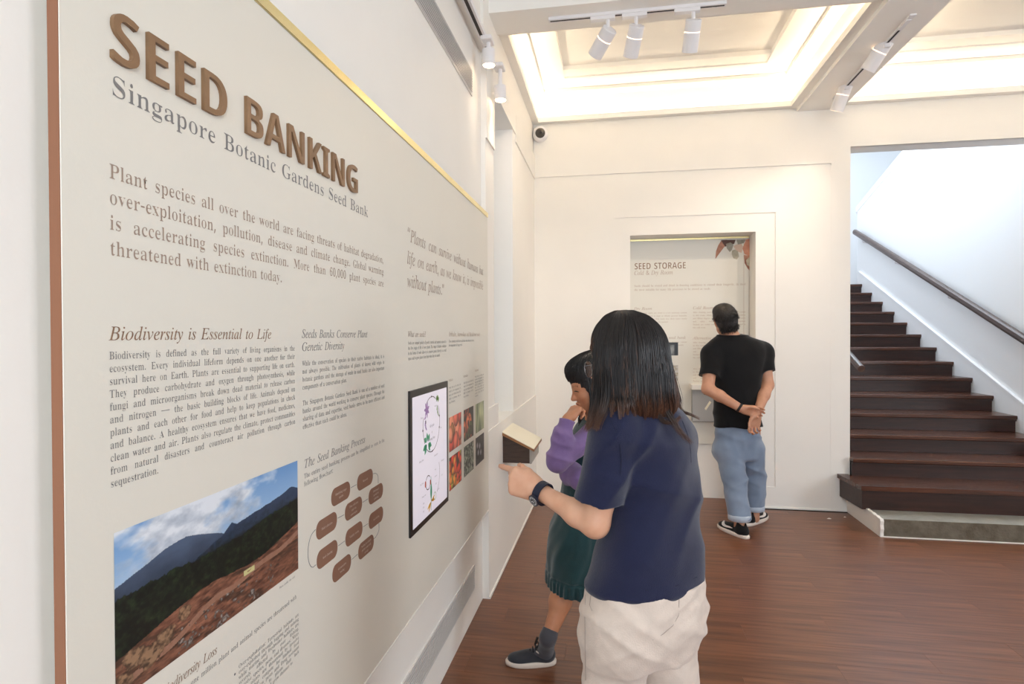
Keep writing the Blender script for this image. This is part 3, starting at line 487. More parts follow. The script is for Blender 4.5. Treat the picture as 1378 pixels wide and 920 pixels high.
  83:[185,[83,2,59,4,38,8,21,15,21,50,49,40,68,34,88,33,105,35,118,42,125,52,128,64,124,79,112,90,78,108,60,118,42,130,35,139,29,149,25,161,24,175,26,194,32,208,44,221,59,230,76,236,100,238,117,236,134,234,164,223,151,194,126,202,98,206,83,204,72,198,64,188,62,176,66,162,76,152,110,134,142,116,152,106,160,96,164,82,166,66,164,48,157,33,145,20,128,10,109,4]],
  69:[188,[36,6,36,234,162,234,162,204,76,204,76,140,156,140,156,110,76,110,76,36,162,36,162,6]],
  68:[248,[36,6,36,234,105,234,140,231,168,222,185,211,198,200,209,184,217,166,222,146,224,122,222,94,215,71,205,51,191,35,173,22,152,13,126,8,98,6],[76,36,103,36,125,38,148,46,162,58,172,74,180,97,182,121,180,147,174,166,163,184,148,195,130,202,108,204,76,204]],
  66:[226,[36,6,36,234,104,234,134,232,156,228,174,222,187,211,194,198,196,179,194,162,188,148,178,138,160,131,160,122,174,117,184,112,192,106,197,98,201,86,202,70,200,50,193,36,181,23,164,13,145,8,120,6],[76,139,110,139,130,141,145,148,153,158,156,172,152,187,143,197,128,202,108,204,76,204],[76,36,114,36,135,39,150,46,158,59,160,74,158,89,150,100,134,108,113,110,76,110]],
  65:[232,[8,6,88,236,143,236,224,6,181,6,164,62,68,62,50,6],[78,94,155,94,135,157,130,172,126,189,116,216,106,188,100,170,97,157]],
  78:[273,[36,6,36,234,91,234,196,54,205,54,204,94,202,126,202,234,238,234,238,6,182,6,77,187,66,187,69,147,70,113,70,6]],
  75:[223,[36,6,36,234,76,234,78,118,95,141,106,155,168,234,212,234,132,134,213,6,168,6,104,109,76,88,76,6]],
  73:[130,[16,6,16,26,46,39,46,201,16,214,16,234,114,234,114,214,85,201,85,39,114,26,114,6]],
  71:[243,[131,2,106,4,86,10,68,19,52,32,40,48,32,68,26,92,25,120,26,144,31,164,39,183,50,200,62,212,79,223,99,232,120,236,145,238,163,236,181,234,208,225,196,194,176,202,144,206,122,204,103,196,88,182,76,165,68,144,66,120,68,96,73,76,82,58,95,44,112,36,134,34,153,34,172,38,172,98,126,98,126,129,211,129,211,14,176,6,155,3]],
  84:[194,[78,6,78,203,12,203,12,234,182,234,182,203,117,203,117,6]],
  79:[268,[134,2,110,4,90,8,72,17,57,28,46,41,37,58,28,86,25,120,28,154,37,183,46,200,57,212,72,224,90,232,110,236,134,238,158,236,178,232,196,224,210,212,221,200,230,183,240,154,242,120,240,86,230,58,221,41,210,28,196,17,178,8,158,4],[134,34,156,36,172,44,185,58,194,76,198,96,200,120,198,145,194,165,185,183,172,196,156,204,134,206,112,204,96,196,83,183,74,165,69,145,68,120,69,96,74,76,83,58,96,44,112,36]],
  82:[222,[36,6,36,234,100,234,130,232,152,227,169,218,181,204,188,189,190,168,189,154,184,142,178,132,170,122,144,106,212,6,168,6,111,98,76,98,76,6],[76,128,98,128,120,130,137,137,147,150,150,166,146,184,136,196,119,202,96,204,76,204]],
 },
}

# ------------------------------------------------------------------ room shell
XL, XN, YF = -0.715, -0.737, 5.41        # left wall beyond the pilaster, left wall behind the big panel, far wall
ZC = 3.40                                # underside of the beams
XR, YB = 5.5, -2.5
XS_WALL = 3.6                            # wall beside the stairs

# floor: boards laid along X on a dark underlay
fl = empty('floor', (0, 0, 0), 'reddish brown wood floor boards of the exhibition room', kind='structure')
MB().box(-1.3, XR, YB, 5.7, -0.06, -0.012).build('underlay', M_JOINT, fl)
plank_w, plank_l = 0.165, 1.22
pl_mesh = {}
row = 0
y = 5.69
while y > YB:
    y0 = max(y - plank_w, YB)
    x = XN - 0.6 - (row * 0.437 % plank_l)
    lo = -0.02
    while x < XR:
        xa, xb = max(x, -0.74), min(x + plank_l, XR)
        x += plank_l
        if y > YF + 0.001:
            xa, xb = max(xa, 0.13), min(xb, 1.25)
        if xb - xa < 0.03:
            continue
        k = (row * 7 + int(x * 3)) % 3
        key = (round(xb - xa, 3), round(y - y0, 3), k)
        if key not in pl_mesh:
            w, d = key[0] - 0.0006, key[1] - 0.0006
            pl_mesh[key] = MB().box(0, w, 0, d, -0.012, 0.0, bev=0.0004).mesh('plank')
            pl_mesh[key].materials.append(floor_material(k))
        o = link('plank', pl_mesh[key], None, fl, loc=(xa, y0, 0.0))
    y = y0
    row += 1

# left wall: the part behind the big panel, the pilaster, the deep window alcove, the piece up to the corner
mb = MB().box(-1.15, XN, YB, 3.289, 0, 3.75)
wl = struct('wall_left', mb, M_WALL, 'white wall carrying the big seed bank panel')
mb = MB()
mb.box(-1.15, -0.700, 3.289, YF + .02, 0, 0.955)                     # parapet under the alcove
mb.box(-1.15, -0.705, 3.290, 3.612, 0.90, 1.08)
mb.box(-1.15, -0.711, 3.291, 3.524, 1.00, 3.05)
mb.box(-1.15, -0.702, 3.290, 3.5235, 2.62, 3.04)
mb.box(-1.15, -0.711, 4.21, YF + .02, 0.90, 3.05)
mb.box(-1.14, -0.702, 4.33, YF + .02, 2.93, 3.12)
mb.box(-1.15, -0.703, 3.289, YF + .02, 2.98, 3.14)
mb.box(-1.15, -0.720, 3.288, YF + .02, 3.10, 3.75)
mb.box(-1.15, -0.702, YB, 3.289, 3.10, 3.16)
struct('wall_left_alcove', mb, M_WALL, 'white wall with pilaster and deep window alcove')
mb = MB()
mb.box(-0.7005, -0.692, 3.289, YF, 0.0, 0.012)
struct('baseboard_left', mb, M_TRIM)
win = empty('window_1', (-1.12, 3.865, 1.95), kind='structure')
mb = MB()
for a in (3.53, 3.84, 4.15):
    mb.box(-1.14, -1.10, a, a + 0.05, 0.96, 2.97)
for z in (0.96, 1.9, 2.92):
    mb.box(-1.14, -1.10, 3.53, 4.20, z, z + 0.05)
mb.build('window_frame', M_TRIM, win)

# far wall: piers left and right of the niche, head over it, slim raised bands
mb = MB()
mb.box(-1.15, 0.151, YF, 5.60, 0, 3.75)
mb.box(1.215, 1.968, YF, 5.60, 0, 3.75)
mb.box(0.151, 1.215, YF, 5.60, 2.39, 3.75)
mb.box(1.968, XR, YF, 5.60, 3.075, 3.75)
mb.box(XS_WALL + 0.01, XR, YF, 5.60, 0, 3.08)
struct('wall_far', mb, M_WALL, 'far white wall with the panel niche and the stair opening')
mb = MB().box(-1.15, 1.40, 5.665, 5.75, 0, 2.6)
mb.box(0.0, 0.151, 5.60, 5.665, 0, 2.6).box(1.215, 1.30, 5.60, 5.665, 0, 2.6).box(0.0, 1.3, 5.60, 5.665, 2.39, 2.6)
struct('wall_niche', mb, M_WALL, 'white back of the doorway niche')
mb = MB()
# raised plaster fields: frieze band, field around the niche frame, surround of the stair opening
mb.box(XL + 0.002, 1.817, YF - 0.014, YF + 0.01, 2.945, ZC)
mb.box(1.817, XR, YF - 0.010, YF + 0.01, 3.075, 3.215)
mb.box(1.817, 1.968, YF - 0.010, YF + 0.01, 0.0, 3.075)
mb.box(XL + 0.002, 0.007, YF - 0.008, YF + 0.01, 0.0, 2.93)
mb.box(1.375, 1.817, YF - 0.008, YF + 0.01, 0.0, 2.93)
mb.box(0.007, 1.375, YF - 0.008, YF + 0.01, 2.55, 2.93)
mb.box(1.215, 1.375, YF - 0.008, YF + 0.01, 0.0, 0.185)
mb.box(0.007, 0.151, YF - 0.008, YF + 0.01, 0.0, 0.185)
struct('trim_1', mb, M_WALL, 'raised plaster bands on the far wall')
mb = MB().box(-0.70, 0.151, YF - 0.014, YF - 0.008, 0, 0.012).box(1.215, 1.968, YF - 0.016, YF - 0.008, 0, 0.012)
struct('baseboard_far', mb, M_TRIM)

# rest of the room, behind and right of the camera
struct('wall_right', MB().box(XR, XR + 0.1, YB, 5.6, 0, 3.75), M_WALL)
struct('wall_rear', MB().box(-1.15, XR + 0.1, YB - 0.1, YB, 0, 3.75), M_WALL)

# beams and coffered ceiling
mb = MB()
mb.box(-1.15, XR, 3.44, 3.70, ZC, 3.75)                      # cross beam
mb.box(1.545, 1.86, 3.70, YF, ZC - 0.005, 3.75)              # long beam to the far wall
mb.box(1.545, 1.86, YB, 3.44, ZC - 0.005, 3.75)
mb.box(XR - 0.6, XR, YB, YF, ZC, 3.75)
struct('ceiling_beams', mb, M_CEIL, 'white ceiling beams carrying the spotlight tracks')
mb = MB().box(-1.15, 1.55, YB, 3.44, 3.62, 3.75).box(1.86, XR, YB, 3.44, 3.62, 3.75)
struct('ceiling', mb, M_CEIL, 'white ceiling of the near bay')
M_COVE = mat('cove_strip_light', (1.0, 0.93, 0.82), emit=21.0)


def coffer(name, x0, x1, y0, y1, label, ledge_l, ledge_r):
    """recessed ceiling bay: a lip hides a light strip, then stepped frames up to the middle field"""
    root = empty(name, ((x0 + x1) / 2, (y0 + y1) / 2, 3.7), label, kind='structure')
    mb = MB()                                               # lip
    def ring(a0, a1, b0, b1, w, z0, z1):
        mb.box(a0, a1, b0, b0 + w, z0, z1); mb.box(a0, a1, b1 - w, b1, z0, z1)
        mb.box(a0, a0 + w, b0 + w, b1 - w, z0, z1); mb.box(a1 - w, a1, b0 + w, b1 - w, z0, z1)
    ring(x0, x1, y0, y1, 0.062, 3.425, 3.465)
    ring(x0 + 0.045, x1 - 0.045, y0 + 0.045, y1 - 0.045, 0.017, 3.465, 3.472)
    mb.build('lip', M_CEIL, root)
    mb = MB()
    ring(x0 - 0.005, x1 + 0.005, y0 - 0.005, y1 + 0.005, 0.02, 3.47, 3.66)   # upright of the cove
    mb.build('cove', M_CEIL, root)
    mb = MB()
    ring(x0, x1, y0, y1, 0.12, 3.66, 3.70)
    ring(x0 + .10, x1 - .10, y0 + .30, y1 - .30, 0.16, 3.70, 3.74)
    ring(x0 + .10, x1 - .10, y0 + .10, y1 - .10, 0.22, 3.690, 3.74)
    mb.build('stepped_frame', M_CEIL, root)
    MB().box(x0 + 0.2, x1 - 0.2, y0 + 0.2, y1 - 0.2, 3.735, 3.76).build('middle_field', M_CEIL, root)
    mb = MB()
    ring(x0 + 0.018, x1 - 0.018, y0 + 0.018, y1 - 0.018, 0.020, 3.466, 3.469)
    s = mb.build('light_strip', M_COVE, root)
    s['label'] = 'warm glowing cove light strip'
    return root


coffer('ceiling_coffer', -0.725, 1.545, 3.70, 5.40, 'white coffered ceiling bay glowing from a hidden warm light strip', 1, 1)
coffer('ceiling_coffer_2', 1.86, 4.90, 3.70, 5.40, 'right hand coffered ceiling bay lit by a hidden warm strip', 1, 1)
struct('ceiling_cover', MB().box(-1.2, XR + .1, YB - .1, 5.6, 3.76, 3.85), M_CEIL)

# brass edge strip, wall grilles ------------------------------------------------


def grille(y0, y1, z0, z1, label):
    g = empty('wall_vent', (XN, (y0 + y1) / 2, z0), label, 'vent', None)
    MB().box(XN - 0.02, XN + 0.0015, y0, y1, z0, z1).build('backing', M_GRILLE_IN, g)
    mb = MB().box(XN, XN + 0.006, y0, y1, z1, z1 + 0.006).box(XN, XN + 0.006, y0, y1, z0 - 0.006, z0)
    mb.box(XN, XN + 0.006, y1, y1 + 0.006, z0 - .006, z1 + .006).box(XN, XN + 0.006, y0 - .006, y0, z0 - .006, z1 + .006)
    mb.build('frame', M_GRILLE, g)
    n = 9
    me = None
    for i in range(n):
        z = z0 + (i + 0.5) * (z1 - z0) / n
        if me is None:
            me = MB().box(0, 0.006, 0, y1 - y0, -0.0028, 0.0028).mesh('slat')
            me.materials.append(M_GRILLE)
        link('slat', me, None, g, loc=(0.0, y0 - (y0 + y1) / 2, z - z0))


grille(0.9, 3.063, 2.772, 2.895, 'long white slatted air vent high on the wall above the big panel')
grille(0.9, 3.063, 0.158, 0.272, 'long white slatted air vent low on the wall below the big panel')

# ------------------------------------------------------------------ staircase beyond the far wall
XS = 3.6
st = empty('staircase', (2.8, 5.0, 0), 'dark wooden staircase rising over a rough grey stone step', kind='structure')
R1, RS, GO, Y1 = 0.32, 0.147, 0.338, 4.985
mb = MB()
mb.prism([(1.968, 4.77), (3.62, 4.77), (3.62, 5.6), (1.968, 5.6)], 'Z', 0.0, 0.131)
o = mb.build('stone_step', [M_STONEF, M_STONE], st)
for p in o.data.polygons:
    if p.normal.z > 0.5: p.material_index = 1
# white plastered cheek at the left end of the stone step
mb = MB().prism([(4.762, 0.0), (YF, 0.0), (YF, 0.16), (5.03, 0.140), (4.98, 0.139), (4.94, 0.136), (4.91, 0.139), (4.87, 0.133), (4.84, 0.137), (4.80, 0.131), (4.77, 0.134), (4.758, 0.118), (4.764, 0.09), (4.757, 0.06), (4.765, 0.03)], 'X', 1.945, 1.969)
mb.build('plaster_cheek', M_WALL, st)
MB().box(1.969, XS, 4.758, 4.770, 0, 0.006).build('plaster_fillet', M_WALL, st)
for k in range(14):
    z = R1 + RS * k
    yy = Y1 + GO * k
    x0 = 1.90 if k == 0 else 1.9665
    x1 = XS - 0.001
    if k == 0:
        # first wooden step: its left end runs back to the wall
        mb = MB().prism([(1.900, yy), (x1, yy), (x1, yy + GO + .04), (1.95, yy + GO + .04), (1.958, YF - .011), (1.868, YF - .011)], 'Z', z - 0.034, z)
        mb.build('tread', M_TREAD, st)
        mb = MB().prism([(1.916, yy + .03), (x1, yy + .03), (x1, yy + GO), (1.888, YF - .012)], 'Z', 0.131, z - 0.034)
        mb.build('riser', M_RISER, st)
    else:
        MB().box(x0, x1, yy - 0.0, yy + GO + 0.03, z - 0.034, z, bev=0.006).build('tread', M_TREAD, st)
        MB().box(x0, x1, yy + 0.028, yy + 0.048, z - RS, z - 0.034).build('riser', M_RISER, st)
        # moulding under the nosing
        MB().box(x0, x1, yy + 0.012, yy + 0.028, z - 0.05, z - 0.034).build('moulding', M_RISER, st)
yt = Y1 + GO * 14
MB().box(1.97, 5.2, yt - .01, 10.9, R1 + RS * 14 - 0.04 - RS, R1 + RS * 14 - RS).build('landing', M_TREAD, st)
mb = MB().prism([(5.40, 0), (10.9, 0), (10.9, R1 + RS * 13 - 0.2), (5.40, 0.05)], 'X', 1.972, XS - .002)
mb.build('underside', M_STAIRWALL, st)

# stair hall walls
mb = MB().box(XS, XS + 0.12, YF - 0.002, 5.62, 0, 3.07).prism([(5.6, 0), (9.62, 0), (9.62, 3.36), (7.98, 3.80), (6.6, 4.2), (6.6, 6.4), (5.6, 6.4)], 'X', XS, XS + 0.12)
struct('wall_stair_right', mb, M_STAIRWALL, 'white wall beside the stairs')
mb2 = MB().prism([(9.66, 3.32), (9.66, 3.41), (6.6, 4.26), (6.6, 4.17)], 'X', XS - 0.004, XS + 0.14)
struct('trim_2', mb2, M_STAIRWALL, 'sloping white capping above the stair wall')
# stepped skirting that follows the flight
sk = [(Y1 - 0.1, 0.131), (9.5, 0.131), (9.5, 2.42), (Y1 - 0.1, 0.42)]
mb = MB().prism(sk, 'X', XS - 0.022, XS)
mb.prism([(Y1 - 0.1, 0.405), (9.5, 2.405), (9.5, 2.43), (Y1 - 0.1, 0.43)], 'X', XS - 0.027, XS)
struct('baseboard_stair', mb, M_STAIRWALL, 'white skirting rising along the stairs')
struct('wall_stair_left', MB().box(1.80, 1.97, 5.6, 10.9, 0, 6.4), M_STAIRWALL)
struct('wall_stair_back', MB().box(1.8, 7.0, 10.9, 11.0, 0, 6.4), M_STAIRWALL)
mb = MB().box(6.9, 7.0, 5.6, 10.9, 0, 6.4)
mb.box(1.8, 7.0, 5.5, 5.6, 3.76, 6.4)
struct('wall_stair_outer', mb, M_STAIRWALL)
struct('ceiling_stair', MB().box(1.8, 7.0, 5.5, 11.0, 6.4, 6.5), M_STAIRWALL)
struct('floor_stair', MB().box(1.8, 7.0, 5.6, 11, -0.05, 0.0), M_STAIRWALL)
struct('wall_stair_near', MB().box(XS + .03, XR, 5.601, 5.65, 0, 3.76), M_STAIRWALL)

# handrails
hr = empty('handrail', (XS, 5.9, 1.3), 'long dark brown wooden handrail on the white stair wall', 'handrail')
a, b = np.array([XS - 0.075, 5.2, 1.19]), np.array([XS - 0.075, 9.5, 3.02])
prof = [(-.028, -.012), (-.020, -.030), (.020, -.030), (.028, -.012), (.024, .012), (.012, .022), (-.012, .022), (-.024, .012)]
dr = (b - a) / np.linalg.norm(b - a)
nn = np.cross([1, 0, 0], dr)
v = [a + np.array([1, 0, 0]) * p[0] * 1.15 + nn * p[1] * 1.25 for p in prof] + [b + np.array([1, 0, 0]) * p[0] * 1.15 + nn * p[1] * 1.25 for p in prof]
MB().add(v, [tuple(range(8)), tuple(range(8, 16))] + [(i, (i + 1) % 8, 8 + (i + 1) % 8, 8 + i) for i in range(8)]).build('rail', M_RAIL, hr)
for t in (0.12, 0.42, 0.70, 0.93):
    p = a + (b - a) * t - nn * 0.035
    MB().tube([p, p - np.array([0, 0, 0.04]), p + np.array([0.076, 0, -0.06])], 0.008, 8).build('bracket', M_WHITEMETAL, hr)
p0 = on(1159, 496, 'X', 2.06)
hr = empty('handrail', tuple(p0), 'short end of a dark handrail poking past the stair opening edge', 'handrail')
q1 = p0 + np.array([0, 1.2, 0.5])
MB().tube([p0, q1], 0.030, 12).build('rail', M_RAIL, hr)
for t in (0.25, 0.8):
    p = p0 + (q1 - p0) * t
    MB().tube([p + np.array([0, 0, -.02]), p + np.array([-.09, 0, -0.05])], 0.008, 8).build('bracket', M_WHITEMETAL, hr)
# scraps of torn paper on the floor
mb = MB()
for (px, py, s_) in ((1116, 698, .020), (1137, 696, .012)):
    c = on(px, py, 'Z', 0.002)
    mb.add([c + np.array([-s_, 0, 0]), c + np.array([0, -s_ * .9, 0.004]), c + np.array([s_, .3 * s_, 0.001]), c + np.array([0, s_ * .2, 0.008]), c + np.array([-.1 * s_, s_, .001])], [(0, 1, 3), (1, 2, 3), (3, 4, 0)])
mb.build('paper_scrap', M_TRIM, label='tiny torn white scraps on the floor by the stair corner', cat='scrap', kind='stuff')

# ------------------------------------------------------------------ track spotlights


def spotlight(name_label, pivot, aim, size, power, group='white spotlights on the ceiling tracks', length=0.168, rad=0.045, adapter=None, spot=True, angle=58, color=WARM):
    pivot = np.array(pivot, float)
    d = np.array(aim, float); d /= np.linalg.norm(d)
    root = empty('track_spotlight', tuple(pivot), name_label, 'spotlight', group)
    if adapter is not None:
        (ax, ay, hx, hy) = adapter
        MB().box(ax - hx, ax + hx, ay - hy, ay + hy, ZC - 0.042, ZC - 0.021, bev=0.002).build('adapter', M_WHITEMETAL, root)
    top = pivot + np.array([0, 0, 0.0])
    MB().tube([(pivot[0], pivot[1], ZC - 0.035), top - np.array([0, 0, .01])], 0.011, 12).build('stem', M_WHITEMETAL, root, smooth=False)
    c0 = top - d * 0.02
    e = c0 + d * length
    mb = MB()
    mb.tube([c0 - d * .004, c0, c0 + d * length * 0.34], [rad * .93, rad, rad], 28)
    mb.build('rear_housing', M_WHITEMETAL, root)
    MB().tube([c0 + d * length * 0.34, c0 + d * length * 0.37], rad * 0.96, 28).build('ring', M_LAMPRING, root)
    mb = MB()
    mb.tube([c0 + d * length * 0.37, e], rad, 28, cap=False)
    mb.tube([e, e - d * 0.03], [rad * 0.9, rad * .8], 28, cap=False)
    mb.tube([e, e + d * .0005], [rad, rad * .9], 28, cap=False)
    mb.build('front_housing', M_WHITEMETAL, root)
    MB().tube([e - d * 0.03, e - d * 0.028], rad * 0.82, 24).build('lens', M_LENS, root)
    ld = bpy.data.lights.new('spot_lamp', 'SPOT')
    ld.energy = power; ld.color = color; ld.spot_size = R(angle); ld.spot_blend = 0.9; ld.shadow_soft_size = 0.03
    lo = bpy.data.objects.new('spot_lamp', ld)
    COL.objects.link(lo)
    lo.location = tuple(e + d * 0.004)
    lo.rotation_euler = Vector(d).to_track_quat('-Z', 'Y').to_euler()
    return root


M_LAMPRING = mat('lamp_ring', '#FFF1E2', 0.4, emit=0.5)
M_LENS = mat('lamp_lens', (1, .86, .68), 0.3, emit=12)
YT = 3.56
tr = empty('light_track', (0, YT, ZC), 'white spotlight track with black slot on the cross beam', 'track')
xa, xb = on(739, 28, 'Z', ZC)[0], on(973, 1, 'Z', ZC)[0] + 0.02
MB().box(xa, xb, YT - 0.018, YT + 0.018, ZC - 0.020, ZC, bev=0.002).build('rail', M_WHITEMETAL, tr)
MB().box(xa + 0.01, xb - 0.01, YT - 0.006, YT + 0.004, ZC - 0.0215, ZC - 0.019).build('slot', M_SLOT, tr)


V_EYE = np.array([0, 0, CAM_H])


def head(px0, py0, px1, py1, axis, val, dy):
    a_ = on(px0, py0, axis, val)
    dep = (a_ - V_EYE) @ FWD
    b_ = at(px1, py1, dep) + np.array(dy)
    return a_, b_ - a_


for (px, py, qx, qy, dd, lab, adx) in (
        (818, 44, 806, 57, (-.0, .070, -.0), 'white track spotlight tilted down to the left, first of three on the cross beam', -.03),
        (856, 40, 850, 62, (0, .085, 0), 'white track spotlight in the middle of three on the cross beam', -.01),
        (933, 32, 931, 55, (0, .07, 0), 'white track spotlight hanging straight, last of three on the cross beam', -.035)):
    a_, d_ = head(px, py, qx, qy, 'Y', YT, dd)
    spotlight(lab, a_, d_, 1, 9, adapter=(a_[0] + adx, YT, 0.072, 0.019))
XT = 1.755
tr = empty('light_track', (XT, 4.6, ZC), 'white spotlight track let into the long beam above the stair side', 'track')
y0_, y1_ = on(1212, 22, 'Z', ZC)[1], on(1112, 130, 'Z', ZC)[1]
mb = MB().box(XT - 0.018, XT + 0.018, y0_ - .03, y1_ + .03, ZC - 0.014, ZC - 0.004, bev=0.002)
mb.build('rail', M_WHITEMETAL, tr)
MB().box(XT - .006, XT + .006, y0_ + .13, y1_ + .01, ZC - 0.0155, ZC - .013).build('slot', M_SLOT, tr)
MB().box(XT - .013, XT + .013, y0_ + .02, y0_ + .14, ZC - 0.018, ZC - .013).build('end_feed', M_WHITEMETAL, tr)
for yy_ in (4.33, 4.98):
    MB().box(XT - .014, XT + .014, yy_, yy_ + .12, ZC - 0.019, ZC - .013).build('cover', M_WHITEMETAL, tr)
for (px, py, qx, qy, Yv, dd, lab) in (
        (1190, 60, 1173, 91, 4.26, (0, .12, 0), 'white spotlight on the long beam, tilted, the one farther from the stair opening'),
        (1137, 119, 1130, 145, 4.90, (0, .07, 0), 'white spotlight on the long beam close to the far wall')):
    a_, d_ = head(px, py, qx, qy, 'X', XT, dd)
    spotlight(lab, a_, d_, 1, 6 if Yv > 4.5 else 20, adapter=(XT, a_[1], 0.019, 0.05), length=.185, rad=.048, angle=75)
# track and two spotlights hugging the left wall
tr = empty('light_track', (-0.68, 2.5, 3.09), 'dark slotted light track along the top of the left wall', 'track')
MB().box(-0.700, -0.660, 1.2, 3.26, 3.075, 3.10).build('rail', M_WHITEMETAL, tr)
MB().box(-0.688, -0.672, 1.21, 3.25, 3.0735, 3.0765).build('slot', M_SLOT, tr)
for (yy_, zz_, xx_, pw, lab) in ((3.10, 2.99, -.650, 3.5, 'white spotlight close against the left wall, nearer of the two'),
                           (3.42, 2.93, -.648, 7.0, 'glowing spotlight close against the left wall, farther of the two')):
    root = empty('wall_spotlight', (xx_, yy_, zz_), lab, 'spotlight', 'spotlights hugging the left wall')
    MB().box(xx_ - .035, xx_ + .025, yy_ - .05, yy_ + .04, 3.055, 3.078, bev=.004).build('adapter', M_WHITEMETAL, root)
    MB().tube([(xx_, yy_, 3.06), (xx_, yy_, zz_ + .02)], 0.012, 12).build('stem', M_WHITEMETAL, root)
    MB().tube([(xx_, yy_, zz_ + .03), (xx_ , yy_ + .005, zz_ - .05)], 0.034, 24).build('housing', M_WHITEMETAL, root, smooth=False)
    MB().tube([(xx_, yy_ + .005, zz_ - .050), (xx_, yy_ + .005, zz_ - .053)], 0.030, 24).build('lens', M_LENS, root)
    ld = bpy.data.lights.new('spot_lamp', 'SPOT')
    ld.energy = pw; ld.color = WARM; ld.spot_size = R(100); ld.spot_blend = 1.0; ld.shadow_soft_size = 0.03
    lo = bpy.data.objects.new('spot_lamp', ld); COL.objects.link(lo)
    lo.location = (xx_, yy_ + .005, zz_ - .058); lo.rotation_euler = (R(0), R(-14), 0)

# security camera dome in the corner
c = on(727, 180, 'Y', YF - 0.06)
root = empty('security_camera', tuple(c), 'round white dome camera with dark lens in the upper corner', 'camera')


def lathe(c, axis, prof, n=28):
    axis = np.array(axis, float); axis /= np.linalg.norm(axis)
    return [np.array(c) + axis * p[0] for p in prof], [p[1] for p in prof]


dv = np.array([0.12, -1, -0.12]); dv /= np.linalg.norm(dv)
p_, r_ = lathe(c + dv * -.02, dv, [(-.035, .05), (-.03, .066), (0.0, .070), (.035, .064), (.055, .045)])
MB().tube(p_, r_, 32).build('housing', M_WHITEMETAL, root, smooth=True)
p_, r_ = lathe(c + dv * .02, dv, [(.0, .046), (.02, .044), (.035, .036), (.044, .022), (.048, .006)])
MB().tube(p_, r_, 32).build('dome', mat('dome_glass', '#4A4540', 0.08), root, smooth=True)
MB().tube([c + dv * .055 + np.array([.008, 0, 0]), c + dv * .071 + np.array([.008, 0, 0])], [.018, .012], 20).build('lens', M_BLACK, root, smooth=True)

# ------------------------------------------------------------------ lettering (outlines of the printed alphabets)
GL = {}


def glyph(font, ch):
    """advance, 2D vertices, triangles of one flat letter, and its outlines"""
    k = (font, ch)
    if k in GL:
        return GL[k]
    F = FONTS[font]
    if ch == ' ':
        GL[k] = (0.26, np.zeros((0, 2)), np.zeros((0, 3), int), []); return GL[k]
    if ch == '\u2014':
        o = np.array([[.05, .22], [.85, .22], [.85, .26], [.05, .26]])
        GL[k] = (0.9, o, np.array([[0, 1, 2], [0, 2, 3]]), [o]); return GL[k]
    src, dx, dy, flip, rep = ch, 0, 0, 1, 1
    if ch in '\u201c\u201d\u2019':
        src, dy = ',', 0.40
        rep = 1 if ch == '\u2019' else 2
        flip = -1 if ch == '\u201c' else 1
    if ord(src) not in F:
        F = FONTS['serif']
    if ord(src) not in F:
        F = FONTS['italic']
    data = F[ord(src) if ord(src) in F else 46]
    adv = data[0] / 500.0
    outs = [np.array(q, float).reshape(-1, 2) / 500.0 for q in data[1:]]
    if ch in '\u201c\u201d\u2019':
        base = outs
        outs = []
        for i in range(rep):
            for q in base:
                q2 = q.copy()
                if flip < 0:
                    q2 = -q2 + np.array([adv, .0])
                outs.append(q2 + np.array([i * adv * .8, dy + (0.02 if flip < 0 else 0)]))
        adv = adv * (0.8 * rep + .3)
    cu = bpy.data.curves.new('g', 'CURVE')
    cu.dimensions = '2D'; cu.fill_mode = 'BOTH'
    for q in outs:
        sp = cu.splines.new('POLY')
        sp.points.add(len(q) - 1)
        for i, p in enumerate(q):
            sp.points[i].co = (p[0], p[1], 0, 1)
        sp.use_cyclic_u = True
    ob = bpy.data.objects.new('g', cu)
    me = ob.to_mesh()
    vv = np.array([v.co[:2] for v in me.vertices]).reshape(-1, 2)
    me.calc_loop_triangles()
    tt = np.array([t.vertices[:] for t in me.loop_triangles]).reshape(-1, 3)
    ob.to_mesh_clear()
    bpy.data.objects.remove(ob); bpy.data.curves.remove(cu)
    GL[k] = (adv, vv, tt, outs)
    return GL[k]


def natural(font, s, track=0.0):
    return sum(glyph(font, c)[0] + track for c in s)


def tri_mesh(name, V, T, smooth=False, cols=None):
    me = bpy.data.meshes.new(name)
    V = np.asarray(V, np.float32); T = np.asarray(T, np.int32)
    k = T.shape[1]
    me.vertices.add(len(V)); me.vertices.foreach_set('co', V.ravel())
    me.loops.add(len(T) * k); me.loops.foreach_set('vertex_index', T.ravel())
    me.polygons.add(len(T))
    me.polygons.foreach_set('loop_start', np.arange(0, len(T) * k, k, dtype=np.int32))
    me.polygons.foreach_set('loop_total', np.full(len(T), k, np.int32))
    me.update(calc_edges=True)
    me.validate()
    if smooth:
        me.polygons.foreach_set('use_smooth', np.ones(len(me.polygons), bool))
    if cols is not None:
        a = me.color_attributes.new('col', 'FLOAT_COLOR', 'POINT')
        c4 = np.ones((len(V), 4), np.float32); c4[:, :3] = cols
        a.data.foreach_set('color', c4.ravel())
    return me


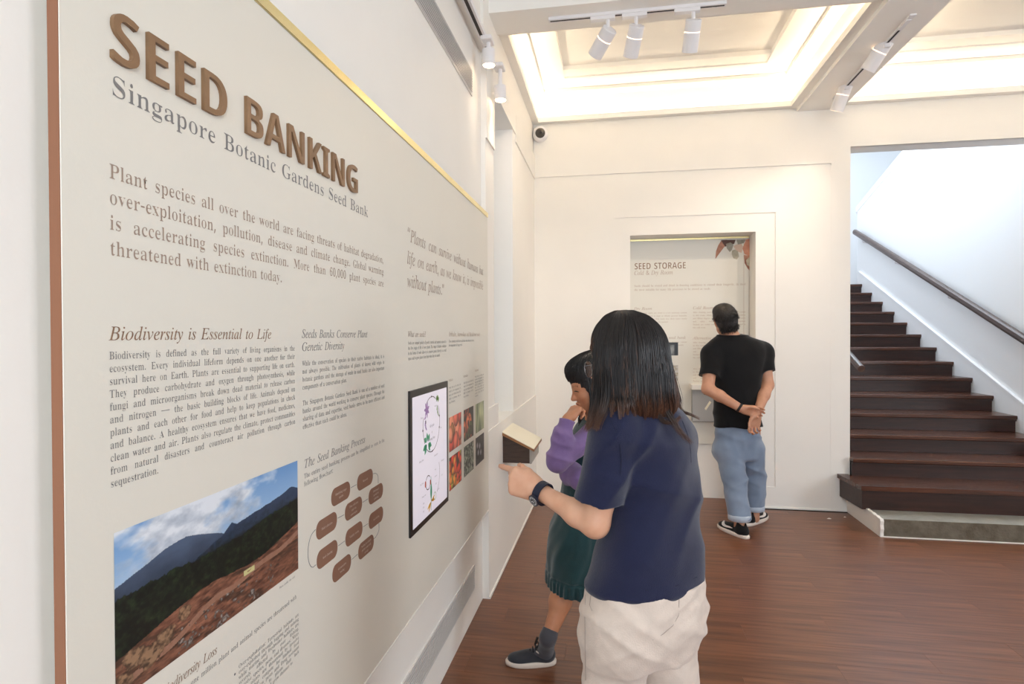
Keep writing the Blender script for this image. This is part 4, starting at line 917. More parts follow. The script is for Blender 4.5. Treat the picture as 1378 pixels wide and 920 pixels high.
def text(name, lines, font, origin, e, u, size, m, parent, step, width=None, xs=None, just=True, track=0.0, last_ragged=True, label=None):
    """flat printed lines; each line is stretched at its spaces to `width` like the justified print"""
    origin, e, u = map(lambda q: np.array(q, float), (origin, e, u))
    nrm = np.cross(e, u)
    if isinstance(lines, str):
        lines = [lines]
    if xs is None:
        xs = 1.0
        if width:
            full = lines[:-1] if (last_ragged and len(lines) > 1) else lines
            xs = width * 0.985 / (max(natural(font, l, track) for l in full) * size)
    VV, TT, n = [], [], 0
    for i, l in enumerate(lines):
        sp = 0.0
        if width and just and not (last_ragged and i == len(lines) - 1 and len(lines) > 1):
            gap = width - natural(font, l, track) * size * xs
            sp = gap / max(1, l.count(' '))
        x = 0.0
        for ch in l:
            adv, vv, tt, _ = glyph(font, ch)
            if len(vv):
                q = vv * size
                P_ = origin + np.outer(q[:, 0] * xs + x, e) + np.outer(q[:, 1] - i * step, u) + nrm * 0.0004
                VV.append(P_); TT.append(tt + n); n += len(vv)
            x += (adv + track) * size * xs + (sp if ch == ' ' else 0)
    me = tri_mesh(name, np.concatenate(VV), np.concatenate(TT))
    o = link(name, me, m, parent)
    if label: o['label'] = label
    o['kind'] = 'stuff'
    return o


def solid_letter(font, ch, origin, e, u, size, depth, m, parent, xs=1.0, bev=0.0):
    origin, e, u = map(lambda q: np.array(q, float), (origin, e, u))
    nrm = np.cross(e, u)
    adv, vv, tt, outs = glyph(font, ch)
    s2 = np.array([size * xs, size])
    V, T = [], []
    q = vv * s2
    base = origin + np.outer(q[:, 0], e) + np.outer(q[:, 1], u)
    V += list(base + nrm * depth)
    T += [tuple(t) for t in tt]
    for o_ in outs:
        k = len(V); q = o_ * s2; n = len(q)
        P_ = origin + np.outer(q[:, 0], e) + np.outer(q[:, 1], u)
        V += list(P_ + nrm * depth) + list(P_)
        for i in range(n):
            j = (i + 1) % n
            T += [(k + i, k + n + i, k + n + j), (k + i, k + n + j, k + j)]
    me = tri_mesh('letter', np.array(V), np.array(T))
    return link('letter', me, m, parent), adv * size * xs


# ------------------------------------------------------------------ the big panel on the left wall
PX = -0.700
EY, EZ = (0, 1, 0), (0, 0, 1)
pan = empty('display_panel', (PX, 1.95, 0.51), 'large cream seed banking text panel along the left wall', 'display panel')
mb = MB()
mb.box(PX - 0.0165, PX, 0.655, 3.286, 0.512, 2.167, bev=0.0012)
o = mb.build('board', [M_PANEL, M_PANELEDGE], pan)
for p in o.data.polygons:
    if p.normal.y < -0.9: p.material_index = 1
MB().box(PX - 0.0168, PX - 0.0008, 0.6542, 0.6560, 0.512, 2.167).build('copper_edge', M_PANELEDGE, pan, label='copper coloured board edge')
for yy_ in (0.9, 1.95, 3.0):
    MB().box(XN, PX - 0.0165, yy_, yy_ + 0.05, 0.6, 2.1).build('batten', M_WALL, pan)
MB().box(PX - 0.0165, PX + 0.0035, 0.655, 3.286, 2.167, 2.192, bev=0.0008).build('brass_strip', M_BRASS, pan, label='polished brass top strip')
MB().box(PX - 0.0165, PX + 0.002, 0.655, 3.286, 0.506, 0.512).build('bottom_strip', M_TRIM, pan)


def T(name, lines, font, y, z, size, m, step=0.0181, width=None, **k):
    return text(name, lines, font, (PX, y, z), EY, EZ, size, m, pan, step, width, **k)


# raised title letters
word = 'SEED BANKING'
sz = 0.0720 / 0.462
tot = sum(0.24 if c_ == ' ' else glyph('sans', c_)[0] for c_ in word)
xs_ = (1.556 - 0.727) / (tot * sz)
x_ = 0.726
for c_ in word:
    if c_ == ' ':
        x_ += 0.24 * sz * xs_; continue
    lt, ad = solid_letter('sans', c_, (PX, x_, 1.8905), EY, EZ, sz, 0.0065, M_BRONZE, pan, xs_)
    x_ += ad
T('subtitle', 'Singapore Botanic Gardens Seed Bank', 'serif', 0.733, 1.8435, 0.064, M_PRINT_GREY, width=0.905, just=False, label='grey serif subtitle')
T('paragraph', ['Plant species all over the world are facing threats of habitat degradation,',
                'over-exploitation, pollution, disease and climate change. Global warming',
                'is accelerating species extinction. More than 60,000 plant species are',
                'threatened with extinction today.'], 'serif', 0.729, 1.7245, 0.0450, M_PRINT_BROWN, step=0.0362, width=1.012, label='brown introduction')
T('quotation', ['\u201cPlants can survive without humans but', 'life on earth, as we know it, is impossible', 'without plants.\u201d'], 'italic', 1.956, 1.829, 0.095, M_PRINT_BROWN, step=0.0795, width=1.21)
T('heading', 'Biodiversity is Essential to Life', 'italic', 0.727, 1.4955, 0.042, M_PRINT_HEAD, width=0.408, just=False)
T('paragraph', ['Biodiversity is defined as the full variety of living organisms in the',
                'ecosystem. Every individual lifeform depends on one another for their',
                'survival here on Earth. Plants are essential to supporting life on earth.',
                'They produce carbohydrate and oxygen through photosynthesis, while',
                'fungi and microorganisms break down dead material to release carbon',
                'and nitrogen \u2014 the basic building blocks of life. Animals depend on',
                'plants and each other for food and help to keep populations in check',
                'and balance. A healthy ecosystem ensures that we have food, medicines,',
                'clean water and air. Plants also regulate the climate, protect communities',
                'from natural disasters and counteract air pollution through carbon',
                'sequestration.'], 'serif', 0.726, 1.4685, 0.0240, M_PRINT_GREY, width=0.493)
T('heading', ['Seeds Banks Conserve Plant', 'Genetic Diversity'], 'italic', 1.250, 1.4965, 0.042, M_PRINT_GREY, step=0.030, xs=1.08)
T('paragraph', ['While the conservation of species in their native habitats is ideal, it is',
                'not always possible. The cultivation of plants of known wild origin in',
                'botanic gardens and the storage of seeds in seed banks are also important',
                'components of a conservation plan.'], 'serif', 1.251, 1.4325, 0.0240, M_PRINT_GREY, width=0.491)
T('paragraph', ['The Singapore Botanic Gardens Seed Bank is one of a number of seed',
                'banks around the world working to conserve plant species. Through the',
                'sharing of data and expertise, seed banks strive to be more efficient and',
                'effective than each could be alone.'], 'serif', 1.251, 1.342, 0.0240, M_PRINT_GREY, width=0.491)
T('heading', 'The Seed Banking Process', 'italic', 1.256, 1.197, 0.042, M_PRINT_GREY, width=.345, just=False)
T('paragraph', ['The entire seed banking process can be simplified as seen in the', 'following flowchart:'], 'serif', 1.255, 1.1735, 0.0240, M_PRINT_GREY, width=0.485)
T('heading', 'What are seeds?', 'italic', 1.959, 1.4965, 0.042, M_PRINT_BROWN, width=.20, just=False)
T('paragraph', ['Seeds are compact packets of genetic material and nutrients enclosed in',
                'the first stages of life of most plants. The range of climatic conditions',
                'in the forms of seeds allow us to conserve genetic diversity in a small',
                'space and to grow plants from them when they are needed.'], 'serif', 1.959, 1.4705, 0.0240, M_PRINT_GREY, width=0.475)
T('heading', 'Orthodox, Intermediate and Recalcitrant seeds', 'italic', 2.476, 1.4975, 0.042, M_PRINT_PALE, width=0.61, just=False)
T('paragraph', ['These groupings describe how seeds behave when dried and stored at', 'low temperatures for long periods.'], 'serif', 2.476, 1.4715, 0.0240, M_PRINT_GREY, width=0.47)
for (y_, z_, w_, n_, hd) in ((2.472, 1.302, .20, 5, 'Orthodox'), (2.725, 1.302, .20, 5, 'Intermediate'), (2.963, 1.316, .205, 8, 'Recalcitrant')):
    T('heading', hd, 'italic', y_, z_, 0.024, M_PRINT_BROWN)
    body = ['Seeds that can be dried and', 'stored at low temperature for', 'many years without losing their', 'ability to germinate, such as', 'those of beans, melons, and', 'tomatoes and many herbs and', 'grasses of open ground and', 'dry places.'][:n_]
    if n_ == 5: body[-1] = 'those of melons.'
    T('paragraph', body, 'serif', y_, z_ - 0.031, 0.0200, M_PRINT_GREY, step=0.0162 if n_ == 5 else .0142, width=w_)
T('caption', 'Photo credit: site visit', 'serif', 1.150, 0.964, 0.0095, M_PRINT_GREY)
T('heading', 'Causes of Biodiversity Loss', 'italic', 0.731, 0.9345, 0.033, M_PRINT_HEAD, width=0.222, just=False)
T('paragraph', 'Currently, approximately one million plant and animal species are threatened with', 'serif', 0.731, 0.9145, 0.0205, M_PRINT_GREY, width=0.495, just=False)
T('paragraph', ['\u2014 Habitat loss: Forests are', 'cleared for farms and for', 'towns, and rivers and lakes', 'are drained or dammed and', 'wetlands are filled over', 'and coasts reclaimed.'], 'serif', 0.731, 0.866, 0.0190, M_PRINT_GREY, step=0.0113, width=0.22)
T('paragraph', ['Over-exploitation: Terrestrial habitats are', 'over-exploited through logging and mining', 'while marine and freshwater habitats are',
                'severely affected by over fishing.', 'Invasive species, pests and diseases: Many', 'native plants are threatened by invasive', 'species that compete for limited food',
                'and space. New pests and Drug resistant', 'diseases spread to plants that lack', 'natural defences, and grow thinner to'], 'serif', 1.010, 0.872, 0.0165, M_PRINT_GREY, step=0.0105, width=0.217)
MB().tube([(PX, 0.999, 0.868), (PX + .0006, 0.999, 0.868)], 0.0022, 8).build('bullet', M_PRINT_GREY, pan)


# printed pictures: fine grids whose vertices carry the printed colour -----------------
def vnoise(x, y, seed=0):
    r_ = np.random.default_rng(seed)
    tb = r_.random((64, 64))
    xi, yi = np.floor(x).astype(int), np.floor(y).astype(int)
    fx, fy = x - xi, y - yi
    fx, fy = fx * fx * (3 - 2 * fx), fy * fy * (3 - 2 * fy)
    g = lambda a, b: tb[a % 64, b % 64]
    return (g(xi, yi) * (1 - fx) + g(xi + 1, yi) * fx) * (1 - fy) + (g(xi, yi + 1) * (1 - fx) + g(xi + 1, yi + 1) * fx) * fy


def fbm(x, y, seed=0, oct=5):
    s, a, t = 0, 1, 0
    for i in range(oct):
        s = s + a * vnoise(x * 2 ** i, y * 2 ** i, seed + i); t += a; a *= 0.55
    return s / t


def srgb(c):
    c = np.clip(c, 0, 1)
    return np.where(c <= 0.04045, c / 12.92, ((c + 0.055) / 1.055) ** 2.4)


M_PHOTO = mat('printed_photo', '#FFFFFF', 0.4, attr='col')


def picture(name, origin, e, u, w, h, nx, ny, fn, parent, m=M_PHOTO, label=None, lift=0.0006):
    gx, gy = np.meshgrid(np.linspace(0, 1, nx), np.linspace(0, 1, ny))
    origin, e, u = map(lambda q: np.array(q, float), (origin, e, u))
    V = origin + np.outer(gx.ravel() * w, e) + np.outer(gy.ravel() * h, u) + np.cross(e, u) * lift
    i = (np.arange(ny - 1)[:, None] * nx + np.arange(nx - 1)[None]).ravel()
    F = np.stack([i, i + 1, i + 1 + nx, i + nx], 1)
    c = srgb(fn(gx.ravel(), gy.ravel()))
    o = link(name, tri_mesh(name, V, F, cols=c), m, parent)
    if label: o['label'] = label
    return o


def lerp(a, b, t):
    t = np.clip(t, 0, 1)[:, None]
    return np.array(a) * (1 - t) + np.array(b) * t


def mining(x, y):
    n = fbm(x * 5, y * 5 + 3, 3); n2 = fbm(x * 14, y * 14, 9); n3 = fbm(x * 60, y * 40, 21, 3); st_ = fbm(x * 26 + y * 6, y * 60 - x * 10, 33, 4)
    sky = lerp([.66, .78, .90], [.40, .58, .80], (y - .6) * 2.2)
    cl = np.clip((n + .20 * np.exp(-((x - .38) / .3) ** 2) - .52 - .12 * (x > .85)) * 4.5, 0, 1)
    cl = np.maximum(cl, np.clip((.80 - y) * 3 + (n - .5) * 2 - (x > .8) * .2, 0, 1) * .8)
    c = sky * (1 - cl[:, None]) + lerp([.58, .63, .70], [.90, .92, .95], n2 * 1.6 - .2 + (y - .7)) * cl[:, None]
    m1 = np.interp(x, [0, .1, .2, .29, .38, .47, .56, .685, .78, .85, .95, 1], [.67, .72, .77, .785, .74, .69, .60, .58, .56, .55, .52, .5]) + (n2 - .5) * .02
    m2 = np.interp(x, [0, .2, .35, .47, .53, .56, .685, .78, .85, .95, 1], [.40, .47, .60, .66, .735, .70, .72, .735, .755, .78, .75]) + (n2 - .5) * .03
    c = np.where((y < m1)[:, None], lerp([.14, .18, .24], [.31, .37, .47], (y - .5) * 4 + (n2 - .5) * .6), c)
    c = np.where((y < m2)[:, None], lerp([.08, .12, .14], [.20, .26, .36], (y - .5) * 4.5 + (n3 - .5) * .8), c)
    f_ = np.interp(x, [0, .12, .25, .4, .6, .8, 1], [.60, .60, .60, .585, .60, .635, .66]) + (n3 - .5) * .05
    c = np.where((y < f_)[:, None], lerp([.03, .055, .04], [.20, .27, .16], (n3 - .35) * 1.6 * (0.4 + n2)), c)
    g_ = np.interp(x, [0, .1, .26, .42, .62, .75, .85, 1], [.24, .28, .34, .36, .325, .34, .37, .44]) + (n2 - .5) * .03
    ear = lerp([.34, .21, .16], [.62, .42, .33], st_ * 1.7 - .35)
    dk = np.clip((fbm(x * 10 + 4 * y, y * 22, 40, 4) - .53) * 8, 0, 1)[:, None]
    ear = ear * (1 - dk * .6) + np.array([.20, .15, .12]) * dk * .6
    road = np.abs(y - np.interp(x, [0, .2, .45, .7, 1], [.05, .12, .23, .26, .33]) - .012 * np.sin(x * 20))
    ear = np.where((road < .022)[:, None], lerp([.56, .40, .32], [.64, .48, .40], n3), ear)
    rk = (n3 > .66) & (y < .16 + .1 * x) & (x > .25) & (x < .8)
    ear = np.where(rk[:, None], lerp([.30, .27, .25], [.60, .57, .54], (n3 - .66) * 6), ear)
    for (bx, by, br) in ((.07, .19, .045), (.13, .14, .05), (.20, .20, .04), (.28, .27, .03), (.02, .09, .04)):
        d_ = ((x - bx) / br) ** 2 + ((y - by) / (br * 1.5)) ** 2
        d_ = d_ + (n3 - .5) * 1.6 + (n2 - .5) * 1.2
        ear = np.where((d_ < 1)[:, None], lerp([.60, .47, .36], [.30, .22, .17], d_ * .8 + (n3 - .5) * 2), ear)
    ear = np.where(((np.abs(x - .635) < .035) & (np.abs(y - .275) < .022) & (n3 > .4))[:, None], np.array([.80, .78, .55]), ear)
    c = np.where((y < g_)[:, None], ear, c)
    return c


picture('landscape_photo', (PX, 0.7305, 0.978), EY, EZ, 0.496, 0.2435, 420, 240, mining, pan, label='printed photo of red mining earth below forest hills')


def discs(seed, n, cols, bg, r0, r1, asp, core=None):
    def fn(x, y):
        r_ = np.random.default_rng(seed)
        c = np.tile(np.array(bg, float), (len(x), 1)) * (0.8 + .4 * fbm(x * 8, y * 8, seed)[:, None])
        for k in range(n):
            cx_, cy_, rr = r_.random(), r_.random(), r_.uniform(r0, r1)
            an, q = r_.uniform(0, 3.14), r_.uniform(.65, 1)
            X, Y = (x - cx_) * asp, (y - cy_)
            a_, b_ = X * math.cos(an) + Y * math.sin(an), -X * math.sin(an) + Y * math.cos(an)
            d = np.sqrt(a_ ** 2 + (b_ / q) ** 2) / rr
            base = np.array(cols[r_.integers(len(cols))], float)
            sh = (1.12 - .55 * np.clip(d, 0, 1) ** 3 + .22 * np.clip((Y - X) / rr, -1, 1))[:, None]
            cc = base * sh
            if core is not None:
                cc = np.where((d < .42)[:, None], np.array(core) * (0.8 + .4 * fbm(x * 40, y * 40, k)[:, None]), cc)
            c = np.where((d < 1)[:, None], cc, c)
        return c
    return fn


def streaks(x, y):
    n = fbm(x * 9, y * 1.4, 5, 3)
    c = lerp([.42, .46, .34], [.84, .85, .66], n * 1.8 - .4)
    return c * (0.75 + .35 * (1 - np.abs(y - .55)))[:, None]


def peppers(x, y):
    n = fbm(x * 22, y * 16, 15, 3)
    return lerp([.12, .14, .10], [.72, .74, .66], (n - .38) * 3)


def darkpods(x, y):
    c = lerp([.15, .13, .13], [.33, .29, .28], fbm(x * 9, y * 9, 44) * 1.6 - .4)
    for (a_, b_) in ((.3, .42), (.6, .36), (.47, .62), (.2, .7)):
        d = ((x - a_) / .10) ** 2 + ((y - b_) / .12) ** 2
        c = np.where((d < 1)[:, None], lerp([.72, .72, .74], [.35, .34, .36], d), c)
    return c


PXY = [(2.471, 2.679), (2.726, 2.923), (2.968, 3.168)]
PZ = [(0.995, 1.146), (0.826, 0.971)]
fns = [[discs(3, 22, [[.85, .42, .33], [.80, .30, .24], [.90, .55, .42], [.62, .40, .22]], [.30, .22, .14], .22, .34, 1.3),
        discs(8, 14, [[.78, .36, .24], [.86, .46, .30], [.30, .34, .20], [.66, .28, .20]], [.18, .14, .10], .22, .36, 1.3, core=[.20, .13, .12]),
        streaks],
       [discs(12, 34, [[.84, .24, .14], [.90, .44, .16], [.86, .30, .18], [.70, .66, .28], [.88, .55, .22]], [.30, .18, .10], .13, .22, 1.4),
        peppers, darkpods]]
labs = [['printed photo of cut guavas', 'printed photo of halved papayas', 'printed photo of pale green pods'],
        ['printed photo of red and yellow tomatoes', 'printed photo of pepper like seeds', 'printed photo of dark pods']]
for r_i in range(2):
    for c_i in range(3):
        (a_, b_), (z0_, z1_) = PXY[c_i], PZ[r_i]
        picture('fruit_photo', (PX, a_, z0_), EY, EZ, b_ - a_, z1_ - z0_, 70, 56, fns[r_i][c_i], pan, label=labs[r_i][c_i])


# flow chart ------------------------------------------------------------------
def rounded(cy, cz, w, h, r, n=7):
    out = []
    for (sx, sz, a0) in ((1, 1, 0), (-1, 1, 90), (-1, -1, 180), (1, -1, 270)):
        for k in range(n):
            a = R(a0 + 90 * k / (n - 1))
            out.append((cy + sx * (w / 2 - r) + r * math.cos(a), cz + sz * (h / 2 - r) + r * math.sin(a)))
    return out


BW, BH = 0.108, 0.0455
flow = [(1.441, 1.0905, ['Identifying target', 'species']), (1.594, 1.0905, ['Research']),
        (1.671, 1.030, ['Obtaining a', 'permit for', 'collecting']), (1.517, 1.030, ['Plan collection', 'and site', 'assessment']), (1.363, 1.032, ['Field collection']),
        (1.365, 0.960, ['Seed cleaning']), (1.519, 0.960, ['Viability testing']), (1.671, 0.958, ['Seed drying']),
        (1.598, 0.896, ['Sealing in airtight', 'packets and cold', 'storage']), (1.444, 0.895, ['Germination', 'testing'])]
for (cy_, cz_, tx) in flow:
    mb = MB().prism(rounded(cy_, cz_, BW, BH, 0.021), 'X', PX, PX + 0.0005)
    mb.build('flow_box', M_FLOW, pan)
    for i, l in enumerate(tx):
        s_ = 0.0125
        w_ = natural('serif', l) * s_
        text('flow_text', l, 'serif', (PX + .0004, cy_ - w_ / 2, cz_ + (len(tx) - 1) * .0058 - .0035 - i * .0116), EY, EZ, s_, M_FLOWTXT, pan, 0)


def pline(pts, w=0.0007):
    mb = MB()
    mb.tube([(PX + .0002, a_, b_) for a_, b_ in pts], w, 5)
    mb.build('flow_line', M_LINE, pan)


for (a_, b_) in ((0, 1), (3, 2), (4, 3), (5, 6), (6, 7), (9, 8)):
    p_, q_ = flow[a_], flow[b_]
    pline([(p_[0] + BW / 2 + .005, p_[1]), (q_[0] - BW / 2 - .005, q_[1])])
arc = lambda cy_, cz_, ry_, rz_, a0, a1: [(cy_ + ry_ * math.cos(R(a0 + (a1 - a0) * k / 14)), cz_ + rz_ * math.sin(R(a0 + (a1 - a0) * k / 14))) for k in range(15)]
pline(arc(1.652, 1.073, .036, .020, 90, 0) + [(1.688, 1.056)])
pline(arc(1.652, .918, .040, .018, -90, 0) + [(1.692, .934)])
pline([(1.306, 1.040)] + arc(1.300, .996, .030, .042, 100, 260) + [(1.306, .956)])

# screen ------------------------------------------------------------------
MB().box(PX, PX + 0.008, 1.955, 2.430, 0.799, 1.309, bev=0.001).build('screen_frame', M_BLACK, pan, label='black screen surround')
M_SCREEN = mat('screen_glow', '#DCD6E0', 0.25, emit=0.22)
scr = MB().box(PX + 0.004, PX + 0.0083, 1.977, 2.407, 0.821, 1.284).build('screen', M_SCREEN, pan, label='pale lit screen showing a plant life cycle')
SX = PX + 0.0085


def ink(name, c):
    return mat('ink_' + name, c, 0.5, emit=0.1)


def stext(s, y, z, size, m=None, ang=0):
    text('screen_text', s, 'italic', (SX, y, z), EY, EZ, size, m or ink('grey', '#6A6468'), scr, 0)


def shape(pts, m, name='drawing'):
    MB().prism(pts, 'X', SX - 0.0001, SX + 0.0003).build(name, m, scr)


def ring_arc(cy_, cz_, ry_, rz_, a0, a1, w, m, nm='cycle_arrow'):
    n = 40
    o_, i_ = [], []
    for k in range(n + 1):
        a = R(a0 + (a1 - a0) * k / n)
        o_.append((cy_ + (ry_ + w) * math.cos(a), cz_ + (rz_ + w) * math.sin(a)))
        i_.append((cy_ + (ry_ - w) * math.cos(a), cz_ + (rz_ - w) * math.sin(a)))
    v = [(SX, *p) for p in o_ + i_]
    f = [(k, k + 1, n + 2 + k, n + 1 + k) for k in range(n)]
    MB().add(v, f).build(nm, m, scr)


BRN = ink('brown', '#4A3232')
CY, CZ, CR = 2.198, 1.160, 0.106
ring_arc(CY, CZ, CR, CR, 98, 130, .0016, BRN); ring_arc(CY, CZ, CR, CR, 160, 215, .0016, BRN); ring_arc(CY, CZ, CR, CR, 235, 395, .0016, BRN); ring_arc(CY, CZ, CR, CR, 60, 96, .0016, BRN)
for a in (90, 10, 275, 185, 345):
    cy_, cz_ = CY + CR * math.cos(R(a)), CZ + CR * math.sin(R(a))
    shape([(cy_ - .006, cz_ - .004), (cy_ + .006, cz_), (cy_ - .006, cz_ + .005)], BRN, 'arrow_head')
rl = random.Random(11)


def leaf(cy_, cz_, L_, W_, ang, m, n=8):
    pts = []
    for k in range(2 * n):
        t = k / n if k <= n else 2 - k / n
        s_ = 1 if k <= n else -1
        a_, b_ = L_ * t, s_ * W_ * math.sin(math.pi * t)
        pts.append((cy_ + a_ * math.cos(R(ang)) - b_ * math.sin(R(ang)), cz_ + a_ * math.sin(R(ang)) + b_ * math.cos(R(ang))))
    shape(pts, m, 'leaf_drawing')


PUR, GRN, LGR = ink('purple', '#9A78A8'), ink('green', '#4E9A74'), ink('olive', '#7E9A58')
for k in range(7): leaf(2.138, 1.222, .032, .006, 20 + 52 * k, PUR)
for k in range(4): leaf(2.130 - .004 * k, 1.198 - .012 * k, .026, .004, 200 + 40 * k, PUR)
shape([(2.118, 1.183), (2.128, 1.183), (2.128, 1.172), (2.118, 1.172)], BRN)
for k in range(6): leaf(2.280, 1.235 + .004 * k, .026, .005, 50 + 33 * k, LGR)
for k in range(4): leaf(2.276, 1.225 - .01 * k, .024, .0035, 240 + 25 * k, LGR)
for (dy_, dz_, an_, l_) in ((0, 0, 200, .055), (.0, .0, 235, .05), (.0, .01, 150, .04), (.02, .0, -20, .05), (.02, .0, -55, .045), (.02, .01, 60, .035), (.01, .01, 100, .04)):
    leaf(2.135 + dy_, 1.092 + dz_, l_ * .85, .010, an_, GRN)
for (s_, y_, z_, q_) in (('Life Cycle', 2.172, 1.150, .020), ('of', 2.197, 1.126, .016), ('Flowering Plant', 2.150, 1.100, .020), ('Flower', 2.065, 1.196, .015), ('Seedling', 2.235, 1.222, .013), ('Seed', 2.255, 1.240, .012),
                         ('Mature plant', 2.045, 1.040, .014), ('Germination', 2.225, 1.028, .014), ('Fruit', 2.310, 1.125, .013), ('Pollination', 2.320, .988, .014), ('Seed coat', 2.055, .955, .014),
                         ('Root', 2.235, .972, .012), ('Cotyledon', 2.230, .945, .012), ('Shoot', 2.240, .915, .012), ('Primary root', 2.075, .905, .013), ('Embryo', 2.270, .885, .012), ('Stage', 2.085, .880, .012),
                         ('Stage', 2.085, .865, .012), ('Stage', 2.085, .850, .012), ('Ovule', 2.320, .93, .013)):
    stext(s_, y_, z_, q_)
RED, YEL = ink('red', '#A8442E'), ink('yellow', '#C89A3C')
ring_arc(2.150, .945, .028, .026, 40, 150, .0018, BRN); ring_arc(2.150, .945, .028, .026, 200, 330, .0018, BRN)
shape(rounded(2.118, .946, .014, .024, .007), RED); shape(rounded(2.178, .940, .012, .02, .006), RED)
shape([(2.184, .960), (2.187, .960), (2.1885, .83), (2.1865, .83)], GRN, 'stalk_drawing')
leaf(2.187, .865, .075, .011, 90, GRN)
leaf(2.187, .862, .050, .006, 200, YEL); leaf(2.187, .862, .045, .005, 225, YEL); leaf(2.187, .868, .045, .006, -10, YEL); leaf(2.190, .862, .045, .005, 20, YEL)
ring_arc(2.215, .955, .085, .09, -55, 25, .0012, BRN)
ring_arc(2.235, .873, .014, .014, 0, 360, .0015, LGR)

# ------------------------------------------------------------------ seed storage panel in the niche
sp = empty('wall_panel', (0.70, 5.655, 0.5), 'cream seed storage panel set in the white doorway niche', 'display panel')
YP = 5.645
MB().box(0.156, 1.21, YP, YP + 0.018, 0.50, 2.375).build('board', M_PANEL, sp)
MB().box(0.156, 1.21, YP - 0.014, YP + 0.018, 2.372, 2.388).build('brass_strip', M_BRASS, sp, label='polished brass top strip')
MB().box(1.165, 1.168, YP - .0004, YP, 0.50, 2.37).build('board_joint', M_PRINT_PALE, sp)
EXv = (1, 0, 0)


def T2(name, lines, font, px, py, size, m, step=0.03, w=None, **k):
    p = on(px, py, 'Y', YP)
    return text(name, lines, font, (p[0], YP, p[2]), EXv, EZ, size, m, sp, step, w, **k)


wpx = lambda a_, b_: on(b_, 400, 'Y', YP)[0] - on(a_, 400, 'Y', YP)[0]
T2('title', 'SEED STORAGE', 'sans', 853.5, 362.5, 0.122, M_PRINT_HEAD, w=wpx(853, 924), just=False, label='brown block capital title')
T2('subtitle', 'Cold & Dry Room', 'italic', 853.5, 370, 0.085, M_PRINT_PALE, w=wpx(853, 906), just=False)
T2('paragraph', ['Seeds should be stored and dried in freezing conditions to extend their longevity. In ideal', 'the most suitable for many life processes to be stored as seeds.'], 'serif', 853.5, 386, .042, M_PRINT_PALE, step=.036, w=wpx(853, 1003))
for (px, py, w_, hd, n_) in ((853.5, 417, (853, 924), 'Dry Room', 4), (932.5, 416, (932, 1003), 'Cold Room', 6), (853.5, 456, (853, 924), 'Seeds stored at the seed bank', 2), (932.5, 456.5, (932, 1003), 'Alternative Cold Storage', 6), (932.5, 492, (932, 1003), '', 5)):
    if hd: T2('heading', hd, 'italic', px, py, .055, M_PRINT_PALE)
    body = ['After cleaning, seeds are dried to a low moisture content', 'in this room, which is kept at fifteen percent humidity', 'and fifteen degrees so that seeds lose their water slowly', 'and safely before they can be packed.', 'Packets are sealed and labelled and then are moved to', 'the cold room.'][:n_]
    T2('paragraph', body, 'serif', px, py + 5, .028, M_PRINT_PALE, step=.028, w=wpx(*w_))


def room_photo(x, y):
    c = lerp([.16, .16, .17], [.62, .63, .62], fbm(x * 6, y * 2, 6) * 1.5 - .3)
    c = np.where(((y > .80) | (x < .12) | (x > .88))[:, None], np.array([.15, .15, .16]), c)
    c = np.where(((np.abs(x - .55) < .28) & (np.abs(y - .35) < .22))[:, None], np.array([.55, .56, .56]), c)
    return c


def seeds_photo(x, y):
    return lerp([.80, .78, .76], [.66, .60, .48], (fbm(x * 7, y * 7, 8) - .5) * 5)


for (a_, b_, c_, d_, fn) in ((868, 478, 912.5, 460.5, room_photo), (868, 511, 912.5, 491, seeds_photo)):
    p, q = on(a_, b_, 'Y', YP), on(c_, d_, 'Y', YP)
    picture('photo', (p[0], YP, p[2]), EXv, EZ, q[0] - p[0], q[2] - p[2], 50, 26, fn, sp, label='small printed grey photo of a storage room' if fn is room_photo else 'small pale printed photo of seeds')
# printed winged seeds in the upper corner
WS1, WS2, WS3, WS4 = mat('wing_rust', '#8E5B45', .6, color2='#C08A70', vscale=18), mat('wing_grey', '#A9A596', .6, color2='#8B8474', vscale=25), mat('wing_dark', '#5E4036', .6), mat('wing_pale', '#C9C2AE', .6, color2='#A79E88', vscale=20)


def px_poly(pts, m, name='seed_drawing', lift=.0006):
    out = [on(a_, b_, 'Y', YP) for a_, b_ in pts]
    MB().prism([(p[0], p[2]) for p in out], 'Y', YP - lift, YP - .0001).build(name, m, sp)


px_poly([(962.6, 348.5), (963.5, 338), (966.5, 330), (971, 323), (978, 322.5), (980, 326), (974, 333), (968, 341)], WS1)
px_poly([(970, 323), (990, 322.5), (988, 328), (982, 329), (976, 332)], WS3, lift=.0008)
px_poly([(977, 328), (983, 326), (987, 329), (985, 336), (982, 339), (978, 334)], WS2, lift=.001)
px_poly([(985, 337), (989, 335.5), (993, 338), (994.5, 345), (991.5, 349), (987, 347.5), (984.5, 342)], WS4, lift=.001)
px_poly([(987, 331), (997, 326), (1000, 332), (998, 340), (991, 338)], mat('wing_blush', '#D9BDA8', .6), lift=.0009)
px_poly([(991, 322.5), (1004, 322), (1001, 327), (993, 329)], WS2, lift=.001)
px_poly([(1004, 322), (1010.6, 321), (1010.6, 345), (1002, 342), (999, 334)], mat('wing_coral', '#C0795C', .6, color2='#D99B7E', vscale=14), lift=.0007)
px_poly([(1001, 343), (1010.6, 344), (1010.6, 366), (1006, 361), (1002, 354)], WS1, lift=.0008)
px_poly([(1004, 350), (1008, 346), (1010.6, 348), (1010.6, 360), (1005, 356)], WS4, lift=.001)

